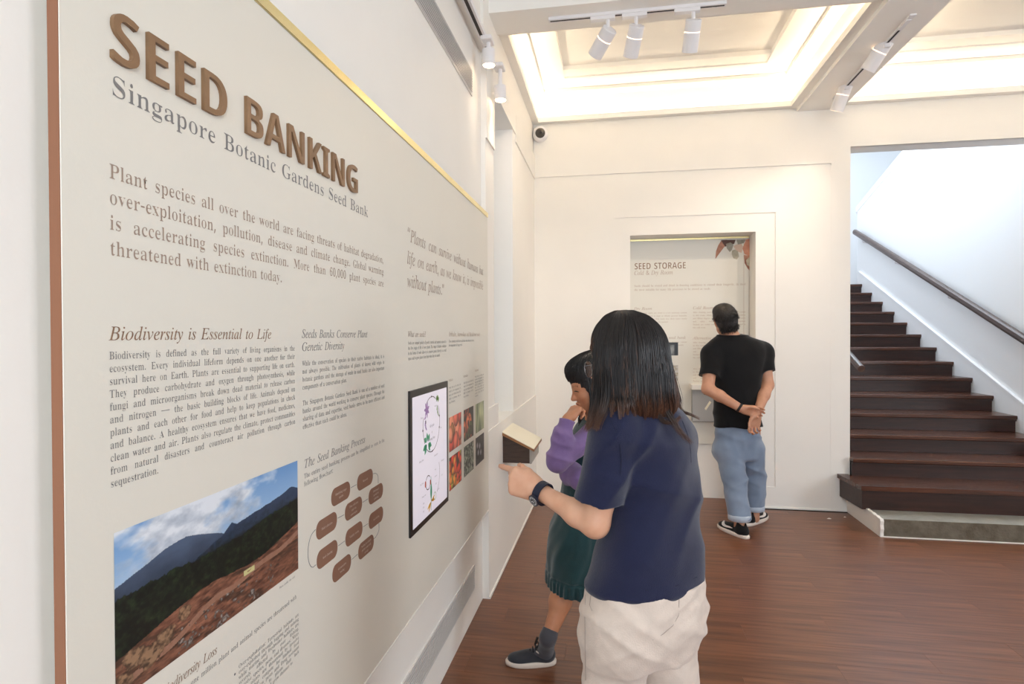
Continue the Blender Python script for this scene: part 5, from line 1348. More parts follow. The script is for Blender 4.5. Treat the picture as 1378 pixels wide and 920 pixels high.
# leaflet holder under the panel
p, q = on(931, 566, 'Y', YP - .03), on(985, 524, 'Y', YP - .03)
lh = empty('leaflet_holder', (p[0], YP - .03, p[2]), 'grey metal leaflet box with pale lid in front of the niche panel', 'leaflet holder')
MG = mat('holder_grey', '#A6A5A3', 0.45)
MB().box(p[0], q[0], YP - .07, YP, p[2], q[2], bev=.003).build('box', MG, lh)
MB().box(p[0] - .01, q[0] + .01, YP - .10, YP, q[2], q[2] + .045, bev=.003).build('lid', M_TRIM, lh)
MB().box(p[0] + .10, q[0] - .04, YP - .075, YP - .068, q[2] - .045, q[2] - .02).build('slot', M_SLOT, lh)
a_ = on(948, 550, 'Y', YP - .075); b_ = on(955, 541, 'Y', YP - .075)
MB().prism([(a_[0], a_[2]), (a_[0] + .015, a_[2] - .012), (b_[0] + .015, b_[2] + .0), (b_[0], b_[2] + .012)], 'Y', YP - .0725, YP - .0705).build('sticker', M_CREAM, lh)

# wooden reading stand fixed to the left wall -------------------------------------------
le = empty('wall_stand', (-0.70, 3.92, 0.69), 'small wall mounted wooden stand with sloping cream top', 'reading stand')
y0_, y1_, x1_ = 3.725, 4.10, -0.525
mb = MB().prism([(-0.700, .685), (x1_, .685), (x1_, .778), (-0.700, .862)], 'Y', y0_ + .004, y0_ + .018)
mb.build('side_panel', M_WALNUT, le)
MB().prism([(-0.700, .685), (x1_, .685), (x1_, .778), (-0.700, .862)], 'Y', y1_ - .018, y1_ - .004).build('side_panel', M_WALNUT, le)
MB().box(x1_ - .001, x1_ + .010, y0_, y1_, .683, .775).build('front_panel', mat('stand_front_grey', '#A9A39B', .5), le)
MB().box(-.700, x1_, y0_ + .018, y1_ - .018, .685, .697).build('bottom_panel', M_WALNUT, le)
MB().prism([(-.700, .862), (-.495, .764), (-.495, .778), (-.700, .880)], 'Y', y0_ - .012, y1_ + .012).build('top_core', M_WALNUTEDGE, le)
MB().prism([(-.700, .8805), (-.497, .7785), (-.497, .7835), (-.700, .8855)], 'Y', y0_ - .012, y1_ + .012).build('top_sheet', M_CREAM, le, label='cream sloping top sheet')

# ------------------------------------------------------------------ bodies and clothes: blended distance fields, meshed by surface nets


def V3(*a):
    return np.array(a, float)


def nrmz(v):
    v = np.asarray(v, float)
    return v / (np.linalg.norm(v) + 1e-12)


class Cone:
    """capsule whose radius runs from ra to rb"""

    def __init__(s, a, b, ra, rb=None, k=0.012):
        s.a, s.b, s.ra, s.rb, s.k = np.array(a, float), np.array(b, float), ra, ra if rb is None else rb, k
        s.c = (s.a + s.b) / 2
        s.R = np.linalg.norm(s.b - s.a) / 2 + max(s.ra, s.rb)

    def d(s, p):
        ab = s.b - s.a
        t = np.clip(((p - s.a) @ ab) / (ab @ ab + 1e-12), 0, 1)
        return np.linalg.norm(p - s.a - t[:, None] * ab, axis=1) - (s.ra + (s.rb - s.ra) * t)


class Ell:
    """ellipsoid; axes = rows of m"""

    def __init__(s, c, r, m=None, k=0.02):
        s.c, s.r, s.m, s.k = np.array(c, float), np.array(r, float), (np.eye(3) if m is None else np.array(m, float)), k
        s.R = max(s.r)

    def d(s, p):
        q = (p - s.c) @ s.m.T
        k0 = np.linalg.norm(q / s.r, axis=1)
        k1 = np.linalg.norm(q / s.r ** 2, axis=1)
        return k0 * (k0 - 1) / (k1 + 1e-9)


def smooth_interp(x, xs, ys):
    """cubic (Hermite) interpolation with clamped ends"""
    xs, ys = np.asarray(xs, float), np.asarray(ys, float)
    x = np.clip(x, xs[0], xs[-1])
    i = np.clip(np.searchsorted(xs, x, side='right') - 1, 0, len(xs) - 2)
    dx = np.diff(xs)
    sl = np.diff(ys) / dx
    m = np.empty(len(xs))
    m[0], m[-1] = sl[0], sl[-1]
    m[1:-1] = (sl[:-1] * dx[1:] + sl[1:] * dx[:-1]) / (dx[:-1] + dx[1:])
    t = (x - xs[i]) / dx[i]
    h = dx[i]
    return (ys[i] * (1 + 2 * t) * (1 - t) ** 2 + m[i] * h * t * (1 - t) ** 2 + ys[i + 1] * t * t * (3 - 2 * t) + m[i + 1] * h * t * t * (t - 1))


class Loft:
    """upright body of elliptical sections: stations (z, x, y, rx, ry, ang)"""

    def __init__(s, st, k=0.02, n=2.3, wob=None, cap=0.0):
        st = sorted(st)
        s.S = np.array(st, float)
        s.k, s.n, s.wob, s.cap = k, n, wob, cap
        lo = (s.S[:, 1:3] - s.S[:, 3:5].max(1)[:, None]).min(0)
        hi = (s.S[:, 1:3] + s.S[:, 3:5].max(1)[:, None]).max(0)
        s.c = V3((lo[0] + hi[0]) / 2, (lo[1] + hi[1]) / 2, (s.S[0, 0] + s.S[-1, 0]) / 2)
        s.R = np.linalg.norm([hi[0] - lo[0], hi[1] - lo[1], s.S[-1, 0] - s.S[0, 0]]) / 2
        g = np.linspace(s.S[0, 0], s.S[-1, 0], 160)
        s.g = g
        s.T = [smooth_interp(g, s.S[:, 0], s.S[:, i]) for i in range(1, 6)]

    def d(s, p):
        z = p[:, 2]
        x, y, rx, ry, an = (np.interp(z, s.g, t) for t in s.T)
        ca, sa = np.cos(an), np.sin(an)
        dx, dy = p[:, 0] - x, p[:, 1] - y
        u, v = dx * ca + dy * sa, -dx * sa + dy * ca
        if s.wob is not None:
            f = s.wob(np.arctan2(v / ry, u / rx), z)
            rx, ry = rx * f, ry * f
        rho = ((np.abs(u) / rx) ** s.n + (np.abs(v) / ry) ** s.n) ** (1 / s.n)
        d = (rho - 1) * np.minimum(rx, ry)
        e = np.maximum(s.S[0, 0] - z, z - s.S[-1, 0])
        if s.cap > 0:                                    # rounded rim
            r = s.cap
            a, b = d + r, e + r
            return np.where((a > 0) & (b > 0), np.sqrt(np.maximum(a, 0) ** 2 + np.maximum(b, 0) ** 2), np.maximum(a, b)) - r
        return np.maximum(d, e)


def smin(a, b, k):
    h = np.maximum(k - np.abs(a - b), 0) / k
    return np.minimum(a, b) - h * h * k * 0.25


def field(prims, p, disp=None, cuts=(), add=()):
    d = prims[0].d(p)
    for q in prims[1:]:
        d = smin(d, q.d(p), q.k)
    if disp is not None:
        d = d + disp(p)
    for c in cuts:
        d = np.maximum(d, c(p))
    for q in add:
        d = np.minimum(d, q.d(p))
    return d


def net(prims, h, disp=None, cuts=(), add=(), n=12, pad=0.012, cols=None, name='body'):
    """surface-nets mesh of the blended field, evaluated only in the blocks near the surface"""
    allp = list(prims) + list(add)
    lo = np.min([q.c - q.R for q in allp], 0) - pad
    hi = np.max([q.c + q.R for q in allp], 0) + pad
    B = h * n
    nb = np.ceil((hi - lo) / B).astype(int)
    I = np.stack(np.meshgrid(*[np.arange(k) for k in nb], indexing='ij'), -1).reshape(-1, 3)
    C = lo + (I + 0.5) * B
    hd = B * 0.8661
    # block culling by the field itself at the block centre
    near = np.zeros((len(C), len(allp)), bool)
    for j, q in enumerate(allp):
        dist = np.linalg.norm(C - q.c, axis=1) - q.R
        sel = dist < hd + 0.07
        if sel.any():
            dd = q.d(C[sel])
            idx = np.nonzero(sel)[0]
            near[idx, j] = dd < hd * 1.3 + 0.065
    act = near.any(1)
    full = np.zeros(len(C))
    ai = np.nonzero(act)[0]
    full[ai] = field(prims, C[ai], disp, (), add)
    act &= np.abs(full) < hd * 2.0 + 0.04
    ai = np.nonzero(act)[0]
    off = np.stack(np.meshgrid(*[np.arange(n + 1)] * 3, indexing='ij'), -1).reshape(-1, 3)
    verts, keys, quads = [], [], []
    STR = (nb * n + 2).astype(np.int64)
    key = lambda a: (a[..., 0].astype(np.int64) * STR[1] + a[..., 1]) * STR[2] + a[..., 2]
    np_ = len(prims)
    for b in ai:
        sub = [allp[j] for j in np.nonzero(near[b, :np_])[0]]
        sub2 = [allp[j + np_] for j in np.nonzero(near[b, np_:])[0]]
        if not sub:
            if not sub2: continue
            sub, sub2 = sub2[:1], sub2[1:]
        G = I[b] * n + off
        d = field(sub, lo + G * h, disp, cuts, sub2).reshape(n + 1, n + 1, n + 1)
        if d.min() > 0 or d.max() < 0:
            continue
        sgn = d < 0
        # cells
        cnt = sum(sgn[i:n + i, j:n + j, k:n + k].astype(int) for i in (0, 1) for j in (0, 1) for k in (0, 1))
        cell = np.argwhere((cnt > 0) & (cnt < 8))
        if len(cell) == 0:
            continue
        acc = np.zeros((len(cell), 3)); num = np.zeros(len(cell))
        ci, cj, ck = cell.T
        for ax in range(3):
            o1, o2 = [(1, 2), (0, 2), (0, 1)][ax]
            for u in (0, 1):
                for v in (0, 1):
                    off0 = [0, 0, 0]; off0[o1] = u; off0[o2] = v
                    off1 = list(off0); off1[ax] = 1
                    d0 = d[ci + off0[0], cj + off0[1], ck + off0[2]]
                    d1 = d[ci + off1[0], cj + off1[1], ck + off1[2]]
                    m = (d0 < 0) != (d1 < 0)
                    t = np.where(m, d0 / (d0 - d1 + 1e-20), 0)
                    pt = np.tile(np.array(off0, float), (len(cell), 1)); pt[:, ax] += t
                    acc += pt * m[:, None]; num += m
        verts.append(lo + (I[b] * n + cell + acc / num[:, None]) * h)
        keys.append(key(I[b] * n + cell))
        for ax in range(3):
            sl0 = [slice(0, n)] * 3; sl1 = [slice(0, n)] * 3; sl1[ax] = slice(1, n + 1)
            a, c = sgn[tuple(sl0)], sgn[tuple(sl1)]
            e = np.argwhere(a != c)
            if len(e) == 0:
                continue
            inside = a[tuple(e.T)]
            g = I[b] * n + e
            o1, o2 = [(1, 2), (2, 0), (0, 1)][ax]
            q = []
            for (u, v) in ((0, 0), (-1, 0), (-1, -1), (0, -1)):
                gg = g.copy(); gg[:, o1] += u; gg[:, o2] += v
                q.append(key(gg))
            q = np.stack(q, 1)
            q[~inside] = q[~inside][:, ::-1]
            quads.append(q)
    Vv, K, Q = np.concatenate(verts), np.concatenate(keys), np.concatenate(quads)
    o = np.argsort(K); K, Vv = K[o], Vv[o]
    idx = np.searchsorted(K, Q); idx[idx >= len(K)] = 0
    ok = (K[idx] == Q).all(1)
    idx = idx[ok]
    c = cols(Vv) if cols is not None else None
    return tri_mesh(name, Vv, idx, smooth=True, cols=c)


_LAT = np.random.default_rng(77).random(4096)


def noise3(q):
    i = np.floor(q).astype(np.int64); f = q - i
    f = f * f * (3 - 2 * f)
    g = lambda a, b, c: _LAT[((i[:, 0] + a) * 73 + (i[:, 1] + b) * 619 + (i[:, 2] + c) * 1511) % 4096]
    x0 = g(0, 0, 0) * (1 - f[:, 0]) + g(1, 0, 0) * f[:, 0]; x1 = g(0, 1, 0) * (1 - f[:, 0]) + g(1, 1, 0) * f[:, 0]
    x2 = g(0, 0, 1) * (1 - f[:, 0]) + g(1, 0, 1) * f[:, 0]; x3 = g(0, 1, 1) * (1 - f[:, 0]) + g(1, 1, 1) * f[:, 0]
    y0 = x0 * (1 - f[:, 1]) + x1 * f[:, 1]; y1 = x2 * (1 - f[:, 1]) + x3 * f[:, 1]
    return y0 * (1 - f[:, 2]) + y1 * f[:, 2]


def folds(p, dirs):
    """cloth relief: soft ridges of stretched noise; dirs = [(direction across the folds, wavelength, height, seed)]"""
    s = 0
    for (dv_, wl, hh, sd) in dirs:
        dv_ = nrmz(dv_)
        o1 = nrmz(np.cross(dv_, [.31, .87, .12])); o2 = np.cross(dv_, o1)
        M_ = np.stack([dv_ * 1.3, o1 * .36, o2 * .36], 1) / wl
        n = noise3(p @ M_ + sd * 7.3)
        r = 1.1 - np.sqrt((2 * n - 1) ** 2 + .012)
        s = s + hh * (r ** 1.6 - .35)
    return -s


class Part:
    """a blended group with its own cuts (a sleeve that is hollow at its end)"""

    def __init__(s, prims, cuts, k=0.02):
        s.p, s.cuts, s.k = prims, cuts, k
        lo = np.min([q.c - q.R for q in prims], 0); hi = np.max([q.c + q.R for q in prims], 0)
        s.c = (lo + hi) / 2; s.R = np.linalg.norm(hi - lo) / 2

    def d(s, p):
        return field(s.p, p, None, s.cuts)


def sleeve_part(a, b, end_r, wall=.006, k=.035, extra=(), flare=0.0, ra=.06):
    """tube from shoulder a towards elbow b, open at b"""
    dr = nrmz(b - a)
    pr = [Cone(a, b + dr * .03, ra, end_r + flare, k=.03)] + list(extra)
    return Part(pr, [lambda p: (p - b) @ dr, lambda p: -Cone(b - dr * .045, b + dr * .12, end_r - wall - .006, end_r - wall + .004 + flare).d(p)], k)


def hand(w, f, t, nb_, sc, curls, thumb, spread=(0.10, 0.03, -0.03, -0.10), k=0.006):
    """w wrist, f finger direction, t towards the thumb side, nb_ back of the hand; curls = bend per finger (3 angles)"""
    f, t = nrmz(f), nrmz(t)
    nb_ = nrmz(np.asarray(nb_) - f * (np.asarray(nb_) @ f))
    t = nrmz(t - f * (t @ f) - nb_ * (t @ nb_))
    P = []
    offs = (0.030, 0.0095, -0.0115, -0.030)
    lens = ((.041, .025, .020), (.045, .029, .021), (.041, .027, .020), (.032, .020, .018))
    rad = (.0088, .0090, .0084, .0074)
    klen = (.088, .090, .085, .078)
    P.append(Cone(w - f * .02 * sc, w + f * .025 * sc, .021 * sc, .023 * sc, k=.014))
    for i in range(4):
        kn = w + (f * klen[i] + t * offs[i] + nb_ * (.003 if i in (1, 2) else 0)) * sc
        P.append(Cone(w + (f * .018 + t * offs[i] * .55) * sc, kn, .0155 * sc, .0115 * sc, k=.012))
        P.append(Cone(w + (f * .022 + t * offs[i] * .7 - nb_ * .008) * sc, kn - nb_ * .006 * sc - f * .008 * sc, .0135 * sc, .0095 * sc, k=.012))
        fd = nrmz(f + t * spread[i])
        nn_ = nb_.copy()
        p = kn
        r = rad[i] * sc
        for j in range(3):
            a = curls[i][j]
            fd, nn_ = nrmz(fd * math.cos(a) - nn_ * math.sin(a)), nrmz(nn_ * math.cos(a) + fd * math.sin(a))
            q = p + fd * lens[i][j] * sc
            P.append(Cone(p, q, r * (1.06 - .05 * j), r * (.98 - .07 * j), k=.004))
            p = q
    # thumb: thenar mass, two phalanges
    b0 = w + (f * .012 + t * .016 - nb_ * .008) * sc
    pts = [b0]
    for v, L in zip(thumb, (.046, .034, .026)):
        v = f * v[0] + t * v[1] + nb_ * v[2]
        pts.append(pts[-1] + nrmz(v) * L * sc)
    P.append(Cone(pts[0], pts[1], .016 * sc, .0115 * sc, k=.014))
    P.append(Cone(pts[1], pts[2], .0108 * sc, .0098 * sc, k=.006))
    P.append(Cone(pts[2], pts[3], .0098 * sc, .0078 * sc, k=.004))
    return P


def head_prims(c, f, u, s=1.0, soft=0.0):
    f, u = nrmz(f), np.array(u, float)
    u = nrmz(u - f * (u @ f))
    r = np.cross(f, u)
    m = [r, f, u]
    A = lambda a, b, d_: c + (r * a + f * b + u * d_) * s
    E_ = lambda a, b, d_, rr, k=.02: Ell(A(a, b, d_), np.array(rr) * s, m, k)
    P = [E_(0, -.012, .022, (.073, .094, .080)), E_(0, .022, -.040, (.059, .064, .074), .04), E_(0, .052, -.093, (.026, .022, .019), .035),
         E_(0, .066, .022, (.050, .020, .024), .03)]
    for sg in (-1, 1):
        P += [E_(sg * .034, .055, -.030, (.024, .022, .020), .025), E_(sg * .044, .012, -.070, (.020, .036, .022), .03)]
        P += [E_(sg * .074, -.008, -.008, (.007, .016, .030), .006), E_(sg * .080, -.016, 0.004, (.006, .008, .026), .006)]
        P += [E_(sg * .011, .090, -.036, (.008, .009, .007), .006)]
    P += [Cone(A(0, .082, .006), A(0, .103, -.032), .0075 * s, .0100 * s, k=.012)]
    P += [E_(0, .087, -.0585, (.021, .009, .0060), .005), E_(0, .085, -.0680, (.018, .009, .0070), .005)]
    return P, A, m


def surf(prims, px, py, disp=None, lift=.0005, d0=1.0):
    """the point of a blended body that lies in the direction of a photo position"""
    d = d0
    for _ in range(90):
        p = at(px, py, d)
        f = field(prims, p[None], disp)[0]
        if f < lift or d > 3: break
        d += f * .7
    return p


def strands(name, paths, r0, m, parent, label=None, t0=0.0, jit=0.0):
    """paths (N,K,3): thin three sided tapering hair strands in one mesh"""
    N, K, _ = paths.shape
    d = np.gradient(paths, axis=1)
    d /= np.linalg.norm(d, axis=2)[..., None] + 1e-9
    a = np.cross(d, np.array([0.3, 0.5, 0.1])); a /= np.linalg.norm(a, axis=2)[..., None] + 1e-9
    b = np.cross(d, a)
    t = np.linspace(0, 1, K)
    rad = (r0 * (1 - 0.80 * t ** 3))[None, :, None]
    V = np.stack([paths + rad * (math.cos(q) * a + math.sin(q) * b) for q in (0, 2.094, 4.189)], 2)   # N,K,3,3
    idx = (np.arange(N)[:, None, None] * K + np.arange(K - 1)[None, :, None]) * 3
    F = []
    for j in range(3):
        j2 = (j + 1) % 3
        F.append(np.concatenate([idx + j, idx + j2, idx + 3 + j2, idx + 3 + j], 2).reshape(-1, 4))
    V = V.reshape(-1, 3)
    tt = np.repeat(np.tile(t, N), 3)
    tt = t0 + (1 - t0) * tt
    if jit: tt = tt + np.repeat(np.random.default_rng(1).normal(0, jit, N), K * 3)
    c = np.stack([tt, tt, tt], 1)
    o = link(name, tri_mesh(name, V, np.concatenate(F), smooth=True, cols=c), m, parent)
    o['kind'] = 'stuff'
    if label: o['label'] = label
    return o


def skin(name, c1, c2, rough=.48):
    return mat(name, c1, rough, color2=c2, vscale=22, bump=.05, bscale=220, sss=.12, attr='col')


def cloth(name, c, rough=.85, var=.06, bump=.25, bscale=420, sheen=.25, **k):
    return mat(name, c, rough, var=var, vscale=k.pop('vscale', 30), bump=bump, bscale=bscale, sheen=sheen, spec=.25, **k)


def hair_mat(name, c1, c2, start=.55):
    if name in MATS: return MATS[name]
    m = mat(name, c1, 0.42, attr='col', spec=.6)
    nt = m.node_tree
    b = nt.nodes['Principled BSDF']
    at_ = [n for n in nt.nodes if n.type == 'ATTRIBUTE'][0]
    mr = nt.nodes.new('ShaderNodeMapRange'); mr.inputs['From Min'].default_value = start; mr.inputs['From Max'].default_value = 1.05
    mx = nt.nodes.new('ShaderNodeMix'); mx.data_type = 'RGBA'
    mx.inputs[6].default_value = (*lin(c1), 1); mx.inputs[7].default_value = (*lin(c2), 1)
    nt.links.new(at_.outputs['Fac'], mr.inputs['Value']); nt.links.new(mr.outputs[0], mx.inputs['Factor']); nt.links.new(mx.outputs[2], b.inputs['Base Color'])
    return m


def shoe(parent, heel, toe, m_up, m_sole, width=.042, height=.075, name='shoe', sole_t=.022, mouth=True):
    """heel/toe: ground points; returns the shoe part (upper) with sole as its sub-part"""
    heel, toe = np.array(heel, float), np.array(toe, float)
    f = nrmz(toe - heel); L = np.linalg.norm(toe - heel); s = np.cross(f, [0, 0, 1.0])
    H = lambda a, b, z: heel + f * a * L + s * b + V3(0, 0, z)
    w = width
    m3 = [f, s, [0, 0, 1.0]]
    P = [Ell(H(.16, 0, sole_t + .020), (.16 * L, w * .80, height * .50), m3, .03), Ell(H(.42, 0, sole_t + .014), (.30 * L, w * .86, height * .48), m3, .03),
         Ell(H(.74, 0, sole_t + .006), (.245 * L, w * 1.02, height * .36), m3, .03), Cone(H(.20, 0, .045), H(.22, 0, height + sole_t - .008), w * .74, w * .72, k=.03)]
    low = lambda p: (sole_t - .004) - p[:, 2]
    cuts = [low]
    cuts.append(lambda p: -(np.sqrt((((p - H(.22, 0, height + sole_t + .02)) @ f) / (.175 * L)) ** 2 + (((p - H(.22, 0, 0)) @ s) / (w * .62)) ** 2 + ((p[:, 2] - height - sole_t - .02) / .050) ** 2) - 1) * .03)
    up = link(name, net(P, .004, cuts=cuts, name=name), m_up, parent)
    out = []
    for t in np.linspace(0, 2 * math.pi, 40, endpoint=False):
        a = .5 + .5 * math.cos(t)
        wd = w * (1.0 if a < .35 else 1.0 + .16 * math.sin(min(1, (a - .35) / .5) * math.pi / 2))
        out.append((a, math.copysign(abs(math.sin(t)) ** .75, math.sin(t)) * wd))
    mb = MB()
    n = len(out)
    rings = []
    for (z, g) in ((0.0, .985), (.004, 1.02), (sole_t * .75, 1.03), (sole_t, .99)):
        rings.append([H(.5 + (a - .5) * (g + .03), b * g, z + (.006 * max(0, a - .8) * 5 if z < .004 else 0)) for a, b in out])
    vv = [p for r_ in rings for p in r_]
    ff = [tuple(range(n))[::-1], tuple(range(3 * n, 4 * n))] + [(k * n + i, k * n + (i + 1) % n, (k + 1) * n + (i + 1) % n, (k + 1) * n + i) for k in range(3) for i in range(n)]
    mb.add(vv, ff).build('sole', m_sole, up, smooth=True)
    return up, H, f, s

# ------------------------------------------------------------------ woman in the navy shirt
SK1 = skin('skin_light', '#D9A98C', '#CF9A7C')
SK2 = skin('skin_warm', '#C98E6B', '#BE8260')
SK3 = skin('skin_tan', '#C9967A', '#BD886B')
NAVY = cloth('navy_cotton', '#181C38')
TROU = cloth('beige_cotton', '#CDBDB0', .8, bscale=300, bump=.15)
ANG = lambda deg: R(9.7 + deg)                      # turn of a section's wide axis, from the camera's right-hand direction

wn = empty('person', tuple(cxy(868, 1.56)) + (0,), 'person in navy T-shirt and beige trousers with long dark hair, pointing at the wall', 'person', rz=0)


def S(z, px, dep, rx, ry, deg):
    x_, y_ = cxy(px, dep)
    return (z, x_, y_, rx, ry, ANG(deg))


zz = lambda py, dep: CAM_H - (py - 451) * dep / CAM_F
lsh, rsh = at(831, 583, 1.46), at(904, 588, 1.66)
lel = at(801, 704, 1.47)
lwr = at(726, 661, 1.60)
sdir = nrmz(rsh - lsh)
sdeg = math.degrees(math.atan2(sdir[1], sdir[0])) - 9.7
ffw = nrmz(np.cross([0, 0, 1], sdir))                 # forward of the chest
torso = [S(.80, 868, 1.52, .158, .112, 24), S(.86, 868, 1.52, .155, .108, 26), S(.93, 873, 1.53, .142, .098, 30), S(1.02, 878, 1.54, .128, .092, 36), S(1.10, 879, 1.555, .134, .094, 42),
         S(1.18, 876, 1.56, .146, .096, 46), S(1.24, 873, 1.565, .148, .090, 49), S(1.285, 872, 1.565, .124, .076, 50), S(1.318, 872, 1.565, .086, .060, 50), S(1.35, 872, 1.56, .055, .048, 50)]
# skin: head, neck, chest core, both arms, left hand pointing
hc = at(846, 484, 1.53)
hf = nrmz(-RGT * .86 + FWD * .50 + V3(0, 0, -.16))
HP, HA, HM = head_prims(hc, hf, V3(0, 0, 1), .98)
body = HP + [Cone(hc - V3(0, 0, .06) - hf * .02, at(868, 560, 1.56), .054, .058, k=.04)]
body += [Loft([(a, b, c_, d_ * .88, e_ * .86, g_) for (a, b, c_, d_, e_, g_) in torso], k=.03)]
body += [Cone(lsh, lel, .045, .0335, k=.02), Cone(lel, lel + (lwr - lel) * .30, .0325, .0325, k=.02), Cone(lel + (lwr - lel) * .30, lwr, .0315, .0200, k=.02)]
rel = rsh + V3(0, 0, -.25) + ffw * .05 - sdir * .01
rwr = rel + ffw * .07 - sdir * .02 + V3(0, 0, -.20)
body += [Cone(rsh, rel, .046, .036, k=.03), Cone(rel, rwr, .036, .023, k=.02)]
hdir = nrmz(at(668, 630, 1.755) - lwr)
knk = at(691, 646, 1.625)
hdir = nrmz(knk - lwr)
tdir = V3(0, 0, 1)
bdir = -FWD
fist = (1.15, 1.45, .9)
body += hand(lwr, hdir, UPV, bdir, .93, [(.62, .10, .06), (1.15, 1.35, .8), (1.3, 1.45, .8), (1.35, 1.45, .8)],
             [(.80, .42, -.10), (.80, .05, -.55), (.55, -.05, -.8)], spread=(-.28, .02, -.02, -.08))
body += hand(rwr, V3(0, 0, -1), ffw, sdir, .95, [(.5, .6, .4)] * 4, [(.6, .7, -.2), (.8, .3, -.3), (.9, .1, -.3)])
# hips and legs under the trousers
lhip, rhip = cxy(838, 1.50), cxy(898, 1.60)
body += [Cone((lhip[0], lhip[1], .82), (lhip[0] - .03, lhip[1], .10), .06, .04, k=.05), Cone((rhip[0], rhip[1], .82), (rhip[0], rhip[1], .10), .06, .04, k=.05)]


def shade_face(A, s=1.0, lips=(.80, .50, .48)):
    def f(p):
        c = np.ones((len(p), 3))
        def spot(q, r, col, a=1.0):
            d = np.linalg.norm(p - q, axis=1) / (r * s)
            w = (np.clip(1.3 - d, 0, 1) * a)[:, None]
            return c * (1 - w) + np.array(col) * w
        for x_ in (-.012, 0, .012):
            c = spot(A(x_, .092, -.063), .0085, lips)
        for sg in (-1, 1):
            c = spot(A(sg * .036, .070, -.035), .022, (1.0, .80, .76), .5)
            for k in range(4):
                c = spot(A(sg * (.018 + .010 * k), .088 - .004 * k, .026 + .002 * math.sin(k)), .0050, (.28, .22, .20))
        return c
    return f


me = net(body, .0042, cols=shade_face(HA), name='body')
link('body', me, SK1, wn)
# navy shirt
sle_end = lsh + (lel - lsh) * .71
sd_ = nrmz(lel - lsh)
re_ = rsh + (rel - rsh) * .8
shirt = [Loft(torso[1:-1], k=.035, cap=.02), sleeve_part(lsh + V3(0, 0, .002), sle_end, .0535, ra=.051, k=.010), sleeve_part(rsh, re_, .052, ra=.052)]
shirt += [Cone(lsh + V3(0, 0, .008), at(864, 562, 1.55), .044, .044, k=.05), Cone(rsh + V3(0, 0, .006), at(880, 562, 1.58), .042, .044, k=.05)]
nk = at(869, 548, 1.56)


def shirt_disp(p):
    d = folds(p, [((.9, .3, .5), .15, .013, 1.0), ((.8, .3, -.6), .10, .009, 2.4), ((.2, .2, 1), .13, .009, 4.2)])
    z = p[:, 2]
    d = d - .0016 * (np.abs(z - .861) < .013)
    return d


inner = [Loft([(a - .05, b, c_, d_ - .012, e_ - .012, g_) for (a, b, c_, d_, e_, g_) in torso[:4]], k=.02)]
cuts = [lambda p: .848 + .012 * np.sin(p[:, 0] * 14 + 1.0) - p[:, 2],
        lambda p: -(np.linalg.norm((p - nk) / V3(1, 1, .75), axis=1) - .062),
        lambda p: -inner[0].d(p)]
link('shirt', net(shirt, .0042, shirt_disp, cuts, name='shirt'), NAVY, wn)
NAVYS = mat('navy_seam', '#10132A', .9)
for pts_ in ([(822, 566), (829, 580), (834, 598), (836, 618), (835, 640)], [(918, 566), (925, 584), (929, 604), (930, 622)], [(800, 779), (830, 789), (870, 794), (910, 788), (938, 776)]):
    MB().tube([surf(shirt, a_, b_, shirt_disp, .0002) for a_, b_ in pts_], .0009, 5, cap=False).build('seam', NAVYS, wn, smooth=True)
# neck band
mb = MB()
ring = [nk + V3(0, 0, -.024) + RGT * .056 * math.cos(a) + np.cross([0, 0, 1.0], RGT) * .050 * math.sin(a) + V3(0, 0, .018 * math.cos(a * 1)) * 0 for a in np.linspace(0, 2 * math.pi, 33)]
mb.tube(ring, .0065, 8, cap=False)
mb.build('neck_band', NAVY, wn, smooth=True)
# sleeve hem seam
mb = MB()
u_ = nrmz(np.cross(sd_, [0, 1, 0])); w_ = np.cross(sd_, u_)
mb.tube([sle_end - sd_ * .018 + (u_ * math.cos(a) + w_ * math.sin(a)) * .0560 for a in np.linspace(0, 2 * math.pi, 33)], .0012, 5, cap=False)
mb.build('sleeve_seam', NAVY, wn)
# trousers
tro = [Loft([S(.60, 868, 1.52, .165, .120, 20), S(.68, 867, 1.52, .168, .122, 20), S(.745, 867, 1.52, .166, .124, 22), S(.80, 868, 1.52, .160, .116, 24), S(.88, 870, 1.525, .146, .104, 27)], k=.05, n=2.2)]
bl, br = at(832, 845, 1.425), at(901, 838, 1.475)
tro = [Loft([S(.70, 868, 1.525, .140, .100, 22), S(.755, 867, 1.525, .152, .112, 22), S(.80, 868, 1.52, .156, .114, 24), S(.88, 870, 1.525, .146, .104, 27)], k=.05, n=2.2)]
tro += [Ell((*cxy(838, 1.475), .752), (.078, .084, .082), k=.05), Ell((*cxy(890, 1.525), .757), (.074, .078, .080), k=.05)]
tro += [Cone((*cxy(828, 1.50), .72), (*cxy(820, 1.50), .40), .079, .066, k=.03), Cone((*cxy(819, 1.50), .40), (*cxy(816, 1.50), .075), .066, .058, k=.02)]
tro += [Cone((*cxy(898, 1.56), .72), (*cxy(895, 1.57), .40), .077, .062, k=.012), Cone((*cxy(895, 1.57), .40), (*cxy(892, 1.57), .075), .062, .056, k=.02)]
cl = V3(*cxy(868, 1.42), .70)


def tro_disp(p):
    d = folds(p, [((.7, .1, 1), .070, .0075, .6), ((-.7, .1, 1), .050, .0065, 3.0), ((.1, .0, 1), .13, .007, 5.0), ((.8, .1, .8), .034, .0022, 6.0), ((-.5, .1, .9), .045, .0030, 7.0)])
    return d


